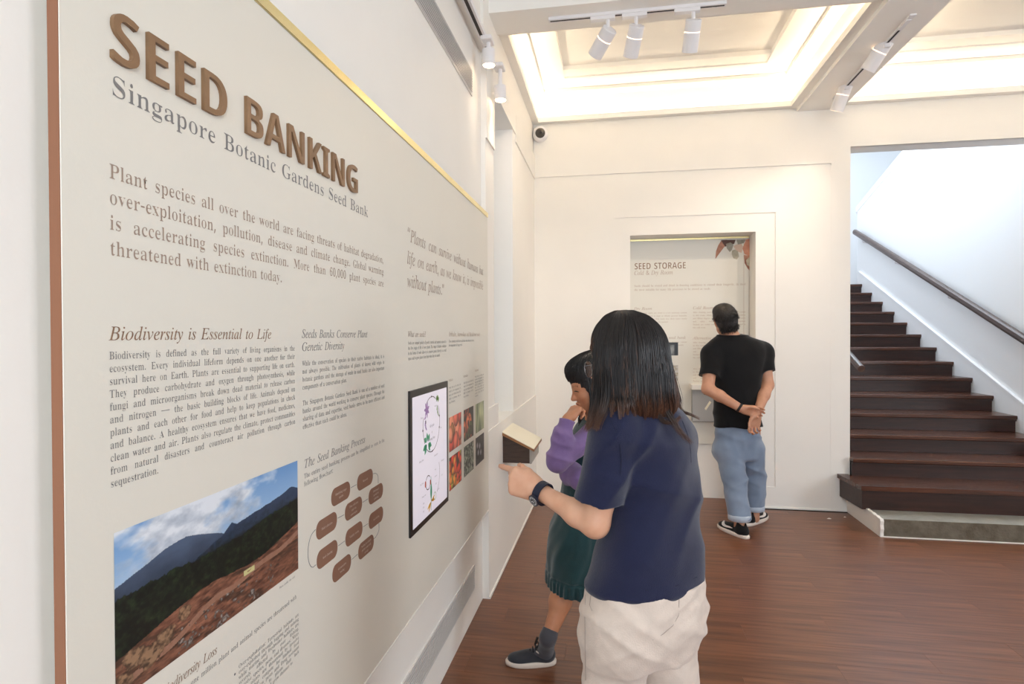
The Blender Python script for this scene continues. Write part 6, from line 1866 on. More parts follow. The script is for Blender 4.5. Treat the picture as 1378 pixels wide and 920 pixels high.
link('trousers', net(tro, .0042, tro_disp, [lambda p: p[:, 2] - .875, lambda p: .075 - p[:, 2]], name='trousers'), TROU, wn)
TROS = mat('trouser_seam', '#A3948A', .9)
for pts_ in ([(914, 806), (913.5, 816), (913, 828), (905, 842), (892, 853), (878, 861)], [(797, 794), (794.5, 804), (793.5, 814), (797, 822)], [(788, 800), (787, 830), (787.5, 870), (788, 915)]):
    MB().tube([surf(tro, a_, b_, tro_disp, .0002) for a_, b_ in pts_], .0009, 5, cap=False).build('seam', TROS, wn, smooth=True)
p_ = [at(790, 792, 1.405), at(790.5, 805, 1.40), at(792.5, 819, 1.398)]
for (h_, t_) in ((cxy(826, 1.47), cxy(792, 1.58)), (cxy(892, 1.54), cxy(858, 1.66))):
    shoe(wn, (*h_, 0), (*t_, 0), mat('plain_shoe', '#2A2A2E', .6), M_TRIM)
# watch on the left wrist
wd_ = nrmz(lwr - lel)
wc = lwr - wd_ * .012
un = nrmz(np.cross(wd_, -FWD)); wnn = nrmz(np.cross(un, wd_))
mb = MB()
R0 = .0285
prof = [(-.011, 0), (-.011, .0030), (.011, .0030), (.011, 0)]
vs, fs = [], []
n = 40
for k in range(n):
    a = 2 * math.pi * k / n
    rd = un * math.cos(a) + wnn * math.sin(a)
    for (x_, y_) in prof:
        vs.append(wc + wd_ * x_ + rd * (R0 + y_))
for k in range(n):
    for j in range(4):
        fs.append((k * 4 + j, k * 4 + (j + 1) % 4, ((k + 1) % n) * 4 + (j + 1) % 4, ((k + 1) % n) * 4 + j))
WB = mat('watch_strap', '#141B30', .55)
wst = mb.add(vs, fs).build('watch', WB, wn, label='black strap wristwatch with a silver dial')
fd_ = nrmz(wnn * .85 - un * .45) if (wnn @ FWD) < 0 else nrmz(-wnn * .85 + un * .45)
face_d = nrmz(-FWD * .80 - UPV * .45 - RGT * .2); face_d = nrmz(face_d - wd_ * (face_d @ wd_))
fc = wc + face_d * (R0 + .002)
MB().tube([fc, fc + face_d * .007], .0165, 28).build('watch_case', mat('watch_case', '#15182A', .35), wst)
MB().tube([fc + face_d * .0071, fc + face_d * .0078], [.0138, .0128], 28).build('watch_bezel', mat('silver', '#B8B8BC', .25, metal=.8), wst)
MB().tube([fc + face_d * .0079, fc + face_d * .0082], .0108, 24).build('watch_dial', mat('dial', '#4A4648', .3), wst)
mb = MB()
b1 = wd_; b2 = np.cross(face_d, b1)
for k in range(12):
    a = 2 * math.pi * k / 12
    q = fc + face_d * .0084 + (b1 * math.cos(a) + b2 * math.sin(a)) * .0090
    mb.tube([q, q + (b1 * math.cos(a) + b2 * math.sin(a)) * .0015], .0006, 4)
for (a, L_) in ((.6, .007), (2.4, .005)):
    mb.tube([fc + face_d * .0084, fc + face_d * .0084 + (b1 * math.cos(a) + b2 * math.sin(a)) * L_], .0006, 4)
mb.build('watch_hands', M_WHITEMETAL, wst)
# hair: solid core plus strands
HD = [(zz(572, 1.5), 856, 1.515, .060, .040), (zz(556, 1.5), 857, 1.51, .092, .070), (zz(535, 1.5), 854, 1.51, .106, .088), (zz(510, 1.5), 851, 1.515, .102, .094), (zz(485, 1.5), 848, 1.52, .096, .098),
      (zz(462, 1.5), 846, 1.525, .090, .098), (zz(445, 1.5), 845, 1.53, .080, .089), (zz(432, 1.5), 843.5, 1.53, .064, .072), (zz(422, 1.5), 841.5, 1.53, .042, .050), (zz(416.5, 1.5), 840, 1.53, .016, .02)]
HL = Loft([(a, *cxy(b, c_), d_, e_, ANG(15)) for (a, b, c_, d_, e_) in HD], k=.01, n=2.0)
fang = math.atan2(hf[1], hf[0])


def hair_disp(p):
    an = np.arctan2(p[:, 1] - hc[1], p[:, 0] - hc[0])
    return .004 * np.sin(an * 46 + 3 * np.sin(p[:, 2] * 11)) * .5 + .003 + .003 * np.sin(an * 17 + 8 * p[:, 2])


def facecut(p):
    q = p - (hc + hf * .09 + V3(0, 0, -.05))
    return -(np.sqrt(((q @ hf) / .075) ** 2 + ((q @ np.cross(hf, [0, 0, 1.0])) / .055) ** 2 + (q[:, 2] / .085) ** 2) - 1) * .05


HCORE = mat('hair_core_black', '#120D0C', .5)
hcore = tag(link('hair', net([HL], .005, hair_disp, [facecut], name='hair'), mat('hair_core_brown', '#1E1411', .5), wn), 'long straight dark hair with brown ends')


def loft_hair(loft, N, K, z0, zends, fa, fhalf, zbrow, drift, seed, ext=None, hang=.02):
    """strands that start at the crown, follow the loft and end at zends(phi)"""
    r_ = np.random.default_rng(seed)
    out = []
    phi = r_.uniform(0, 2 * math.pi, N)
    z_end = zends(phi, r_)
    dphi = (phi - fa + math.pi) % (2 * math.pi) - math.pi
    z_end = np.where(np.abs(dphi) < fhalf, np.maximum(z_end, zbrow + r_.normal(0, .004, N)), z_end)
    t = np.linspace(0, 1, K)[None]
    e = 1 - (1 - t) ** 1.0
    z = z0 + (z_end[:, None] - z0) * e
    # the first part spreads out from the crown
    wv = drift * np.sin(3 * t + r_.uniform(0, 6, N)[:, None]) * t + .05 * np.round(np.sin(phi * 23) * 2)[:, None] * t ** 2 * .5
    ph = phi[:, None] + wv
    zc = np.clip(z, loft.g[0], loft.g[-1])
    x, y, rx, ry, an = (np.interp(zc, loft.g, q) for q in loft.T)
    j = (r_.uniform(.965, 1.035, N)[:, None] + .02 * np.sin(9 * t + phi[:, None] * 7))
    lx, ly = np.cos(ph - an) * rx * j, np.sin(ph - an) * ry * j
    ca, sa = np.cos(an), np.sin(an)
    X, Y = x + lx * ca - ly * sa, y + lx * sa + ly * ca
    return np.stack([X, Y, z], -1)


HM1 = hair_mat('hair_dark_brown_ends', '#171110', '#664330', .60)
camdir = math.atan2(-FWD[1], -FWD[0])


def zend_n(phi, r_):
    d = (phi - camdir + math.pi) % (2 * math.pi) - math.pi      # 0 = towards the camera; >0 = photo's left side
    base = zz(566, 1.5) + .022 * np.abs(np.sin(d * 3.1 + .5))
    return base + r_.exponential(.022, len(phi)) - .01


HLs = Loft([(a, *cxy(b, c_), d_ + .003, e_ + .003, ANG(15)) for (a, b, c_, d_, e_) in HD], k=.01, n=2.0)
pth = loft_hair(HLs, 3600, 26, zz(417.5, 1.5), zend_n, fang, .75, hc[2] + .03, .10, 5)
strands('hair_strands', pth, .0009, HM1, hcore, jit=.14)


def lock(pxs, dep, n, w, seed, K=16, r=.0007, spread=.5):
    """a loose lock through the given photo columns and rows at a depth"""
    r_ = np.random.default_rng(seed)
    pts = np.array([at(a, b, d_) for (a, b), d_ in zip(pxs, dep)])
    tt = np.linspace(0, 1, len(pts)); t = np.linspace(0, 1, K)
    C_ = np.stack([smooth_interp(t, tt, pts[:, i]) for i in range(3)], 1)
    off = r_.normal(0, w, (n, 1, 3)) * (1 - .5 * t[None, :, None] ** 2) + r_.normal(0, w * spread, (n, 1, 3)) * t[None, :, None] ** 2
    return C_[None] + off


lk = np.concatenate([
    lock([(888, 500), (903, 530), (916, 551), (930, 558), (941, 563)], [1.60, 1.60, 1.59, 1.59, 1.6], 26, .0030, 1),
    lock([(872, 510), (890, 540), (905, 565), (915, 580), (930, 596)], [1.48, 1.46, 1.452, 1.455, 1.47], 36, .0045, 2),
    lock([(866, 520), (878, 548), (892, 566), (907, 568), (916, 560)], [1.46, 1.45, 1.45, 1.46, 1.47], 34, .0035, 3),
    lock([(806, 500), (803, 530), (799, 552), (794, 566), (790, 577)], [1.48, 1.46, 1.45, 1.44, 1.44], 150, .0065, 4),
    lock([(815, 500), (815, 530), (812, 550), (806, 565), (803, 577)], [1.45, 1.43, 1.42, 1.42, 1.42], 120, .0060, 6),
    lock([(895, 480), (905, 510), (913, 535), (914, 548), (917, 560)], [1.58, 1.58, 1.57, 1.57, 1.57], 90, .0050, 7),
])
more = []
for x0_ in np.linspace(820, 900, 62):
    e_ = rng.normal(0, 5)
    p0_ = surf([HLs], x0_, 498 + e_, lift=.001); p1_ = surf([HLs], x0_ + 2, 530, lift=.001)
    yb_ = 553 + e_ + .12 * abs(x0_ - 855)
    p3_ = surf(shirt, x0_ + 4 + rng.normal(0, 3), yb_, shirt_disp, .001) - FWD * .004
    if max((q - V_EYE) @ FWD for q in (p0_, p1_, p3_)) > 1.75:
        continue
    p2_ = (p1_ + p3_) / 2 - FWD * .006
    q_ = np.stack([p0_, p1_, p2_, p3_])
    tt_ = np.linspace(0, 1, 16)
    c_ = np.stack([smooth_interp(tt_, np.linspace(0, 1, 4), q_[:, k]) for k in range(3)], 1)
    n_ = 16
    more.append(c_[None] + rng.normal(0, .0048, (n_, 1, 3)) * (1 - .60 * tt_[None, :, None] ** 2) * np.array([1, .4, .3]))
strands('loose_hair', np.concatenate(more), .0007, HM1, hcore, t0=.35, jit=.12)
strands('loose_hair', lk, .0006, HM1, hcore, t0=.45)
# glasses
gm = mat('spectacle_metal', '#8E8888', .25, metal=.7)
gr = HA(0, .112, -.008)
hr_ = np.cross(hf, V3(0, 0, 1)); hu_ = np.cross(hr_, hf)
mb = MB()
for sg in (-1, 1):
    c0 = HA(sg * .034, .102, -.010)
    mb.tube([c0 + (hr_ * .026 * math.cos(a) + hu_ * .021 * math.sin(a)) for a in np.linspace(0, 2 * math.pi, 29)], .0014, 6, cap=False)
    mb.tube([HA(sg * .060, .100, .0), HA(sg * .078, .060, 0), HA(sg * .078, -.01, .002)], .0014, 6)
mb.tube([HA(-.009, .104, -.004), HA(0, .107, -.001), HA(.009, .104, -.004)], .0013, 6)
gl = mb.build('glasses', gm, wn, smooth=True, label='thin metal framed glasses')
M_GLASS = mat('lens_glass', '#FFFFFF', 0.02)
M_GLASS.node_tree.nodes['Principled BSDF'].inputs['Transmission Weight'].default_value = 1.0
mb = MB()
for sg in (-1, 1):
    c0 = HA(sg * .034, .102, -.010)
    mb.tube([c0 - hf * .0005, c0 + hf * .0005], .020, 20)
mb.build('lenses', M_GLASS, gl)


def skin_hit(prims, p, f):
    p = np.array(p, float)
    for _ in range(60):
        d = field(prims, p[None])[0]
        if d < .0004: break
        p = p - f * d * .7
    return p


def eyes(parent, A, f, s=1.0, lash=True, prims=None):
    for sg in (-1, 1):
        c0 = A(sg * .031, .0655, -.002)
        e = MB()
        me_ = bpy.data.meshes.new('eye')
        import bmesh
        bm = bmesh.new(); bmesh.ops.create_uvsphere(bm, u_segments=16, v_segments=10, radius=.0125 * s)
        bm.to_mesh(me_); bm.free()
        me_.transform(Matrix.Translation(Vector(c0)))
        ey = link('eye', me_, mat('eye_white', '#E4DCD4', .2), parent, smooth=True)
        q = c0 + f * .0115 * s
        MB().tube([q - f * .001 - np.array([0, 0, .003]), q + f * .0012 - np.array([0, 0, .003])], [.0058 * s, .004 * s], 16).build('iris', mat('iris_dark', '#1E1410', .15), ey)
        if not lash: continue
        up = A(sg * .031, .0815, .000)
        pts_ = [skin_hit(prims, A(sg * x_, .13, z_), f) for x_, z_ in ((.016, .001), (.024, .004), (.031, .0045), (.039, .003), (.047, -.001))]
        MB().tube(pts_, [.0010, .0022, .0026, .0026, .0016], 6).build('lashes', M_BLACK, ey)


eyes(wn, HA, hf, prims=HP)

# ------------------------------------------------------------------ woman in the teal dress
tw = empty('person', tuple(cxy(785, 2.75)) + (0,), 'person in dark teal dress and purple sleeves, thinking with hand on chin', 'person')
gc = at(796.5, 519.5, 2.74)
gf = nrmz(-RGT * .97 - FWD * .12 + V3(0, 0, -.28))
GP, GA, GM = head_prims(gc, gf, V3(0, 0, 1), .99)
gsh = at(791, 588, 2.66); gsr = at(797, 588, 2.96)
gel = at(749, 620, 2.55); gwr = at(764, 564, 2.60)
grel = at(770, 640, 2.95); grw = at(800, 653, 2.62)
grel = at(775, 652, 2.90)
neck = at(801, 572, 2.80)
gb = GP + [Cone(gc - V3(0, 0, .05) - gf * .02, neck, .047, .050, k=.03)]


def SG(z, px, dep, rx, ry, deg):
    x_, y_ = cxy(px, dep)
    return (z, x_, y_, rx, ry, ANG(deg))


# chest wide axis runs nearly along the view, body faces the photo's left
tor = [SG(.62, 783, 2.80, .095, .14, 10), SG(.74, 787, 2.80, .086, .125, 10), SG(.86, 794, 2.80, .075, .115, 10), SG(.96, 795, 2.80, .088, .135, 10), SG(1.04, 797, 2.80, .078, .150, 10), SG(1.085, 799, 2.80, .05, .09, 10)]
gb += [Loft([(a, b, c_, d_ * .85, e_ * .85, g_) for (a, b, c_, d_, e_, g_) in tor], k=.03)]
gb += [Cone(gsh, gel, .040, .034, k=.02), Cone(gel, gwr, .036, .024, k=.02), Cone(gsr, grel, .040, .033, k=.02), Cone(grel, grw, .033, .022, k=.02)]
chin = GA(0, .075, -.108)
hd_ = nrmz(at(779, 544, 2.655) - gwr)
gb += hand(gwr, hd_, nrmz(-FWD * .25 + UPV * .55 - RGT * .6), nrmz(-RGT * .75 - FWD * .55 + UPV * .35), .86,
           [(.55, 1.1, .5), (.9, 1.2, .6), (1.05, 1.3, .7), (1.1, 1.3, .7)], [(.8, .35, -.35), (.9, .1, -.35), (.9, -.1, -.35)])
# legs
k1 = at(761, 782, 2.73); an1 = at(737.5, 858, 2.645); hipL = at(784, 700, 2.82)
gb += [Cone(hipL, k1, .062, .047, k=.03), Cone(k1, k1 + (an1 - k1) * .35, .046, .050, k=.02), Cone(k1 + (an1 - k1) * .35 + RGT * .010, an1, .047, .029, k=.02)]
heel1 = on(747, 892, 'Z', 0.0); toe1 = on(682, 893, 'Z', 0.0)
ftd = nrmz(toe1 - heel1)
hl = heel1 + ftd * .045 + V3(0, 0, .045)
gb += [Cone(an1, hl, .029, .030, k=.02), Cone(hl, toe1 + (heel1 - toe1) * .3 + V3(0, 0, .03), .028, .022, k=.02)]
k2 = V3(*cxy(806, 2.86), .40); an2 = V3(*cxy(818, 2.92), .10); hip2 = V3(*cxy(794, 2.86), .70)
gb += [Cone(hip2, k2, .072, .050, k=.03), Cone(k2, an2, .050, .030, k=.02)]
link('body', net(gb, .0036, cols=shade_face(GA, lips=(.74, .42, .38)), name='body'), SK2, tw)
eyes(tw, GA, gf, prims=GP)
# purple sleeves (a long sleeved top under the dress)
PUR_ = cloth('purple_jersey', '#826A9C', bscale=380)
slv = [Cone(gsh, gel, .046, .043, k=.02), Cone(gel, gel + (gwr - gel) * .55, .043, .040, k=.02), Cone(gel + (gwr - gel) * .5, gwr - nrmz(gwr - gel) * .012, .040, .033, k=.02)]
wdir = nrmz(gwr - gel)
sl = net(slv, .004, lambda p: folds(p, [((.3, .1, 1), .07, .010, 1.5), ((.8, .2, .7), .08, .009, 4.0)]),
         [lambda p: np.where(np.linalg.norm(p - gwr, axis=1) < .07, (p - gwr) @ wdir + .004, -1)], name='sleeve')
link('sleeve', sl, PUR_, tw)
mid = at(764, 632, 2.60); fo = at(792, 652, 2.56)
slv2 = [Cone(gsr, grel, .048, .050, k=.02), Cone(grel, at(769, 636, 2.68), .045, .042, k=.02), Cone(at(769, 636, 2.68), at(781, 645, 2.62), .042, .041, k=.02), Cone(at(781, 645, 2.62), at(805, 657, 2.60), .041, .036, k=.02)]
link('sleeve', net(slv2, .004, lambda p: folds(p, [((.9, .1, .5), .07, .009, 1.0), ((.2, .1, 1), .08, .008, 3.0)]), name='sleeve'), PUR_, tw)
# dress
TEAL = cloth('teal_fabric', '#183C40', .7, bscale=260, sheen=.35)
dz = lambda py: CAM_H - (py - 451) * 2.72 / CAM_F
DR = [SG(dz(792), 770, 2.76, .120, .165, 8), SG(dz(780), 770, 2.76, .118, .165, 8), SG(dz(766), 772, 2.76, .122, .165, 8), SG(dz(745), 773, 2.76, .128, .160, 8), SG(dz(722), 775, 2.76, .126, .158, 8),
      SG(dz(697), 779, 2.77, .106, .142, 9), SG(dz(670), 783, 2.78, .094, .130, 10), SG(dz(645), 787, 2.79, .098, .120, 10), SG(dz(620), 791, 2.80, .096, .124, 10), SG(dz(595), 794, 2.80, .090, .135, 10),
      SG(dz(575), 798, 2.80, .066, .120, 10), SG(dz(566), 800, 2.80, .045, .085, 10)]


def pleat(an, z):
    w = np.clip((dz(650) - z) / .25, 0, 1)
    ruf = np.clip((dz(774) - z) / .03, 0, 1)
    return 1 + w * (.022 * np.sin(an * 9 + 3 * np.sin(z * 7)) + .012 * np.sin(an * 17 + 5 * np.sin(z * 11 + an))) + ruf * .028 * np.sin(an * 32 + 2 * np.sin(an * 5))


dl = Loft(DR, wob=pleat, n=2.1)
dl.R += .03
ins = Loft([(a - .004, b, c_, d_ - .017, e_ - .017, g_) for (a, b, c_, d_, e_, g_) in DR[:4]], wob=pleat, n=2.1)
link('dress', net([dl], .004, lambda p: folds(p, [((.5, .1, 1), .12, .006, 2.0), ((1, .3, -.3), .09, .005, 3.1)]) + .003 * (np.abs(p[:, 2] - dz(775)) < .005),
                  [lambda p: -np.maximum(ins.d(p), p[:, 2] - dz(772))], name='dress'), TEAL, tw)
# sock and shoes
SOCK = cloth('grey_sock', '#4B4A50', bscale=500)
sku = nrmz(k1 - an1)
link('sock', net([Cone(an1 + sku * .09, an1, .0385, .0345), Cone(an1, hl, .0345, .036, k=.02), Cone(hl, toe1 + (heel1 - toe1) * .35 + V3(0, 0, .03), .035, .026, k=.02)], .004,
                 lambda p: folds(p, [((.1, .1, 1), .03, .002, 1)]), [lambda p: (p - an1) @ sku - .038], name='sock'), SOCK, tw)
SN1 = cloth('sneaker_navy', '#252B33', .75, bscale=300, color2='#343338')
SOLE = mat('rubber_sole', '#D8CBBE', .6)
up, SH, sf, ss = shoe(tw, heel1 + V3(0, 0, 0), toe1, SN1, SOLE, width=.041, height=.062)
M_LACE = mat('lace', '#16181C', .7)
mb = MB()
for k in range(5):
    a = .40 + .055 * k
    zt = .088 - .011 * k
    mb.tube([SH(a, -.024, zt - .012), SH(a + .01, 0, zt), SH(a, .024, zt - .012)], .0032, 6)
mb.build('laces', M_LACE, up, smooth=True)
for (s0, s1) in ((-.004, -.03), (.004, .03)):
    MB().tube([SH(.42, s0, .088), SH(.37, s1 * .6, .112), SH(.34, s1, .104), SH(.38, s1 * .9, .086), SH(.42, s0, .088)], .0032, 6).build('bow', M_LACE, up, smooth=True)
mb = MB()
sgn = 1 if (ss @ -FWD) > 0 else -1
cv = [SH(.40, sgn * .030, .072), SH(.30, sgn * .0345, .058), SH(.18, sgn * .033, .058), SH(.07, sgn * .022, .070), SH(.015, 0, .085), SH(.07, -sgn * .022, .070), SH(.2, -sgn * .033, .058), SH(.40, -sgn * .030, .072)]
mb.tube(cv, .0030, 8)
mb.build('collar_edge', SOLE, up, smooth=True)
h2 = V3(*cxy(826, 2.93), 0); t2 = V3(*cxy(758, 2.98), 0)
shoe(tw, V3(*cxy(836, 2.96), 0), V3(*cxy(790, 3.08), 0), SN1, SOLE, width=.041, height=.062)
# hair of the woman in teal: bob with a straight fringe
gr_ = np.cross(gf, V3(0, 0, 1)); gu_ = nrmz(np.cross(gr_, gf))
GH = [(dz(606), 800, 2.78, .040, .070), (dz(585), 798, 2.77, .062, .090), (dz(560), 797, 2.76, .078, .098), (dz(535), 799, 2.75, .090, .102), (dz(517), 798, 2.75, .106, .102), (dz(503), 796, 2.75, .122, .098),
      (dz(490), 797, 2.75, .114, .090), (dz(480), 799, 2.75, .088, .072), (dz(474), 801, 2.75, .056, .050), (dz(470.5), 802, 2.75, .022, .022)]
GL_ = Loft([(a, *cxy(b, c_), d_, e_, ANG(0)) for (a, b, c_, d_, e_) in GH], k=.01, n=2.0)
gfa = math.atan2(gf[1], gf[0])


def gface(p):
    q = p - GA(0, .082, -.070)
    a, b, c_ = q @ gf, q @ gr_, q @ gu_
    return -(np.maximum(np.sqrt((a / .100) ** 2 + (b / .090) ** 2 + (c_ / .125) ** 2) - 1, (c_ - .082) * 12) * .05)


def gdisp(p):
    an = np.arctan2(p[:, 1] - gc[1], p[:, 0] - gc[0])
    return .002 + .002 * np.sin(an * 40 + 3 * np.sin(p[:, 2] * 12))


gh = tag(link('hair', net([GL_], .0045, gdisp, [gface], name='hair'), HCORE, tw), 'black hair with a straight fringe')
HM2 = hair_mat('hair_black', '#0F0C0C', '#1E1512', .5)


def zend_g(phi, r_):
    return dz(592) + .03 * np.sin(phi * 2) + r_.exponential(.02, len(phi))


pg = loft_hair(GL_, 2400, 18, dz(471), zend_g, gfa, 1.12, dz(513), .06, 12)
dd_ = pg - GA(0, .085, -.052)
strands('hair_strands', pg, .0011, HM2, gh)

# ------------------------------------------------------------------ man in the black T-shirt
mn = empty('person', tuple(cxy(995, 4.48)) + (0,), 'person in black T-shirt and light jeans, hands clasped behind the back', 'person')
DM = 4.60
mz = lambda py: CAM_H - (py - 451) * DM / CAM_F
mc = at(976, 430, 4.58)
mf = nrmz(FWD * .97 + RGT * .06 + V3(0, 0, .20))
mu = nrmz(V3(0, 0, 1) - RGT * .20)
MP, MA, MM = head_prims(mc, mf, mu, 1.06)


def SM(z, px, rx, ry, deg=0, dep=DM):
    x_, y_ = cxy(px, dep)
    return (z, x_, y_, rx, ry, ANG(deg))


msl, msr = at(957, 477, 4.58), at(1027, 475, 4.64)
mel, mer = at(952.5, 523, 4.50), at(1033, 518, 4.58)
mwl, mwr = at(998, 550, 4.40), at(1018.5, 557, 4.41)
mt = [SM(mz(592), 992, .182, .128), SM(mz(575), 992, .180, .126), SM(mz(560), 992, .172, .118), SM(mz(540), 991.5, .164, .112), SM(mz(520), 991, .166, .112), SM(mz(500), 991.5, .184, .118), SM(mz(480), 992, .205, .118), SM(mz(468), 991, .200, .108),
      SM(mz(459), 989, .165, .092), SM(mz(453), 986, .105, .075), SM(mz(449), 984, .060, .055)]
mb_ = MP + [Cone(mc - mu * .06 - mf * .015, at(984, 458, 4.62), .056, .064, k=.04)]
mb_ += [Loft([(a, b, c_, d_ * .86, e_ * .85, g_) for (a, b, c_, d_, e_, g_) in mt], k=.03)]
mb_ += [Cone(msl, mel, .055, .044, k=.03), Cone(mel, mel + (mwl - mel) * .35, .045, .043, k=.02), Cone(mel + (mwl - mel) * .35, mwl, .042, .029, k=.02)]
mb_ += [Cone(msr, mer, .055, .044, k=.03), Cone(mer, mer + (mwr - mer) * .35, .045, .043, k=.02), Cone(mer + (mwr - mer) * .35, mwr, .042, .028, k=.02)]
# left hand grips the right wrist, right hand hangs open with the palm to the viewer
mb_ += hand(mwl, nrmz(RGT * .98 - UPV * .16 + FWD * .05), nrmz(UPV + RGT * .1), nrmz(-FWD * -.2 + UPV * .2 + FWD * .6), 1.0,
            [(.25, .75, .5), (.25, .8, .5), (.25, .8, .5), (.3, .8, .5)], [(.85, .45, -.55), (.95, .1, -.5), (.9, -.1, -.5)])
mb_ += hand(mwr, nrmz(-UPV * .96 - RGT * .26 - FWD * .05), nrmz(-RGT * .95 + UPV * .2), nrmz(FWD), 1.03,
            [(.30, .75, .5), (.35, .8, .5), (.4, .85, .5), (.45, .9, .5)], [(.8, .6, -.3), (.95, .2, -.3), (1, .0, -.4)])
fL, fR = on(995, 720, 'Z', 0), on(1015, 705, 'Z', 0)
hL, hR = cxy(980, DM), cxy(1011, DM)
kL, kR = at(988, 640, 4.52), at(1015, 640, 4.66)
link('body', net(mb_ + [Cone(fL + V3(0, 0, .18), fL + V3(0, 0, .05), .038, .040, k=.02), Cone(fR + V3(0, 0, .18), fR + V3(0, 0, .05), .038, .040, k=.02),
                        Cone((*cxy(982, DM), .82), kL, .07, .05, k=.04), Cone(kL, fL + V3(0, 0, .14), .05, .038, k=.02), Cone((*cxy(1009, DM), .82), kR, .07, .05, k=.04), Cone(kR, fR + V3(0, 0, .14), .05, .038, k=.02)], .0050, cols=lambda p: np.ones((len(p), 3)), name='body'), SK3, mn)
eyes(mn, MA, mf, lash=False)
TEE = cloth('black_cotton', '#0F0F11', .9, bscale=300, bump=.15, sheen=.12)
sel, ser = msl + (mel - msl) * .60, msr + (mer - msr) * .55
dl_, dr_ = nrmz(mel - msl), nrmz(mer - msr)
tee = [Loft(mt[:-1], k=.03), sleeve_part(msl, sel, .066, ra=.064, k=.04), sleeve_part(msr, ser, .064, ra=.064, k=.04), Cone(msl + UPV * .01, at(980, 459, DM + .02), .055, .05, k=.05), Cone(msr + UPV * .01, at(991, 459, DM + .02), .055, .05, k=.05)]
mnk = at(983.5, 446, DM + .02)
tcuts = [lambda p: mz(574) + .006 * np.sin(p[:, 0] * 30) - p[:, 2], lambda p: -(np.linalg.norm((p - mnk), axis=1) - .074)]
link('shirt', net(tee, .0050, lambda p: folds(p, [((.2, .1, 1), .17, .010, .3), ((.9, .2, .5), .14, .010, 2.0)]), tcuts, name='shirt'), TEE, mn)
JEAN = cloth('blue_denim', '#8A99AE', .8, color2='#728197', bump=.2, bscale=260, vscale=5)
JEAN2 = cloth('denim_inside', '#B4BFCD', .8, bump=.2, bscale=260)
aL, aR = fL + V3(0, 0, .125), fR + V3(0, 0, .12)
je = [Loft([SM(mz(618), 993, .160, .105), SM(mz(600), 992.5, .166, .114), SM(mz(585), 992, .158, .110), SM(mz(566), 992, .138, .092)], k=.05, cap=.02),
      Cone((*hL, mz(605)), kL, .100, .080, k=.03), Cone(kL, aL, .080, .066, k=.03), Cone((*hR, mz(605)), kR, .094, .076, k=.015), Cone(kR, aR, .076, .062, k=.03)]
link('jeans', net(je, .0055, lambda p: folds(p, [((.4, .1, 1), .11, .014, .9), ((-.5, .1, 1), .13, .012, 2.9), ((1, .1, .2), .09, .007, 4.0)]),
                  [lambda p: np.minimum(aL[2] - .0 - p[:, 2], .5)], name='jeans'), JEAN, mn)
for a_, rr in ((aL, .070), (aR, .066)):
    MB().tube([a_ + V3(0, 0, -.010), a_ + V3(0, 0, -.006), a_ + V3(0, 0, .030), a_ + V3(0, 0, .036)], [rr + .002, rr + .011, rr + .013, rr + .006], 32).build('cuff', JEAN2, mn, smooth=True, label='rolled pale jeans cuff')
# wrist bands
def band(c, d, r, w, m, name):
    d = nrmz(d); u = nrmz(np.cross(d, [0.1, .2, 1])); v = np.cross(d, u)
    vs, fs = [], []
    n = 32
    for k in range(n):
        a = 2 * math.pi * k / n; q = u * math.cos(a) + v * math.sin(a)
        for (x_, y_) in ((-w, 0), (-w, .003), (w, .003), (w, 0)): vs.append(c + d * x_ + q * (r + y_))
    for k in range(n):
        for j in range(4): fs.append((k * 4 + j, k * 4 + (j + 1) % 4, ((k + 1) % n) * 4 + (j + 1) % 4, ((k + 1) % n) * 4 + j))
    MB().add(vs, fs).build(name, m, mn)


band(mwl - nrmz(mwl - mel) * .016, mwl - mel, .0325, .009, mat('band_dark', '#1C1614', .6), 'wrist_band')
SN2 = cloth('sneaker_black', '#101012', .8, bscale=300, sheen=.1)
SOLE2 = mat('white_sole', '#E2D6CC', .6)
for (h_, t_, side) in (((1006, 725.5), (968.5, 708), -1), ((1003, 708), (1030, 695.5), 1)):
    up, SH, sf, ss = shoe(mn, on(*h_, 'Z', 0), on(*t_, 'Z', 0), SN2, SOLE2, width=.048, height=.075, sole_t=.026)
    # pale curved tick on the outer side
    sgn = 1 if (ss @ -FWD) > 0 else -1
    tick = [(.36, .052), (.46, .047), (.58, .040), (.67, .040), (.72, .048), (.74, .062), (.70, .078), (.685, .064), (.655, .055), (.60, .052), (.48, .055)]
    vs = [SH(a, sgn * (.0475 - .45 * abs(z_ - .045) ** 1 * 1.0 + .004), z_) for a, z_ in tick]
    vs2 = [v + ss * sgn * -.01 for v in vs]
    n_ = len(vs)
    MB().add(vs + vs2, [tuple(range(n_)), tuple(range(n_, 2 * n_))] + [(i, (i + 1) % n_, n_ + (i + 1) % n_, n_ + i) for i in range(n_)]).build('side_mark', mat('mark_white', '#E8E2DE', .5), up, label='white curved tick mark')
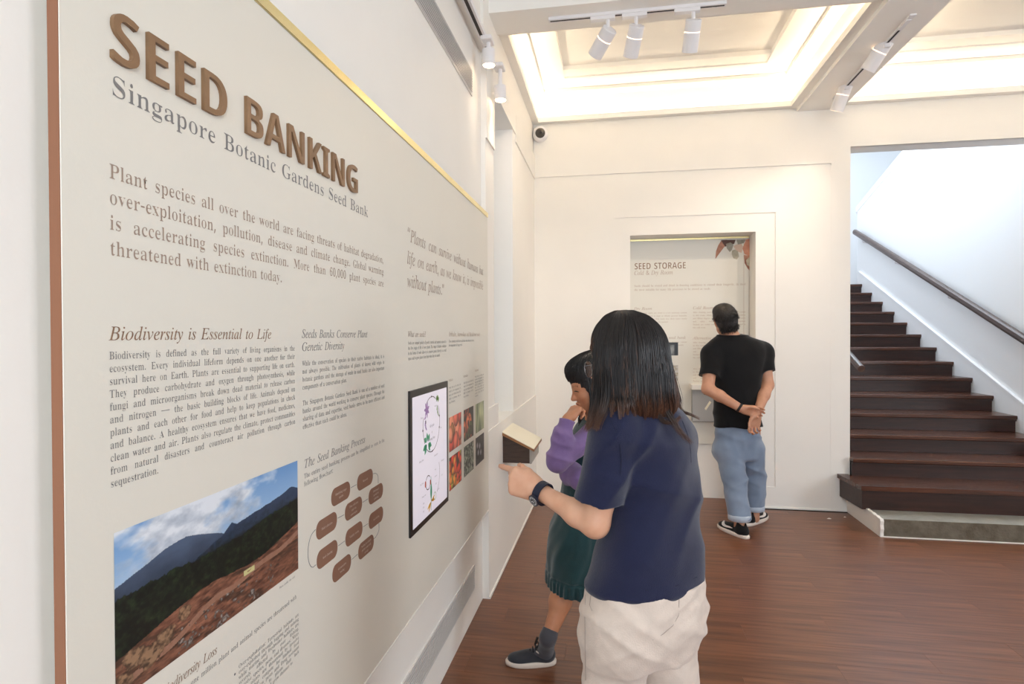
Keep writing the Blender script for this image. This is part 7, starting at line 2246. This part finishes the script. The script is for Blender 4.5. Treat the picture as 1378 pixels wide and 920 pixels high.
# short hair
MH = [Ell(mc + mu * .030 * 1.06 - mf * .018, np.array([.083, .103, .090]) * 1.05, MM, .01), Ell(mc - mu * .028 - mf * .050, np.array([.068, .060, .062]) * 1.05, MM, .03), Ell(mc + mu * .075 + mf * .030, (.072, .065, .045), MM, .03)]


def mhcut(p):
    q = p - mc
    a, b, c_ = q @ MM[1], q @ MM[0], q @ MM[2]
    return np.minimum(.0 + a - .045 + (c_ < -10), 1) * 0 + np.maximum(np.minimum(a - .040, .045 - c_), -.088 - c_ - .35 * np.clip(a + .05, 0, 1) * 0)


def mhcut2(p):
    q = p - mc
    a, b, c_ = q @ MM[1], q @ MM[0], q @ MM[2]
    return np.maximum(-(c_ + .030), 0) * 0 + np.minimum(a + .004, -c_ - .035)       # no hair in front of and below the ears


nz_ = lambda p: .003 * np.sin(p[:, 0] * 420 + 3 * np.sin(p[:, 2] * 90)) * np.sin(p[:, 2] * 380 + p[:, 1] * 300)
mh = tag(link('hair', net(MH, .0045, nz_, [mhcut, mhcut2], name='hair'), HCORE, mn), 'short black hair')
rr_ = np.random.default_rng(3)
N_ = 2200
d0 = rr_.normal(0, 1, (N_, 3)); d0 /= np.linalg.norm(d0, axis=1)[:, None]
la, lf, lu = d0 @ np.array([1, 0, 0]), d0 @ np.array([0, 1, 0]), d0 @ np.array([0, 0, 1])
keep = (lu > -.05) | ((lf < -.15) & (lu > -.72))
keep &= ~((lf > .45) & (lu < .45))
d0 = d0[keep]
Mx = np.array(MM)
base = mc + mu * .022 - mf * .020 + (d0 * np.array([.084, .106, .096]) * 1.0) @ Mx
low = d0[:, 2] < -.1
base[low] = (mc - mu * .028 - mf * .050 + (d0[low] * np.array([.070, .062, .066]) * 1.04) @ Mx)
grow = (d0 @ Mx) * .35 + (-mu * .75 - mf * .1)[None] + rr_.normal(0, .25, (len(d0), 3))
grow /= np.linalg.norm(grow, axis=1)[:, None]
t_ = np.linspace(0, 1, 4)[None, :, None]
strands('hair_strands', base[:, None] + grow[:, None] * t_ * .024, .0012, HM2, mh)
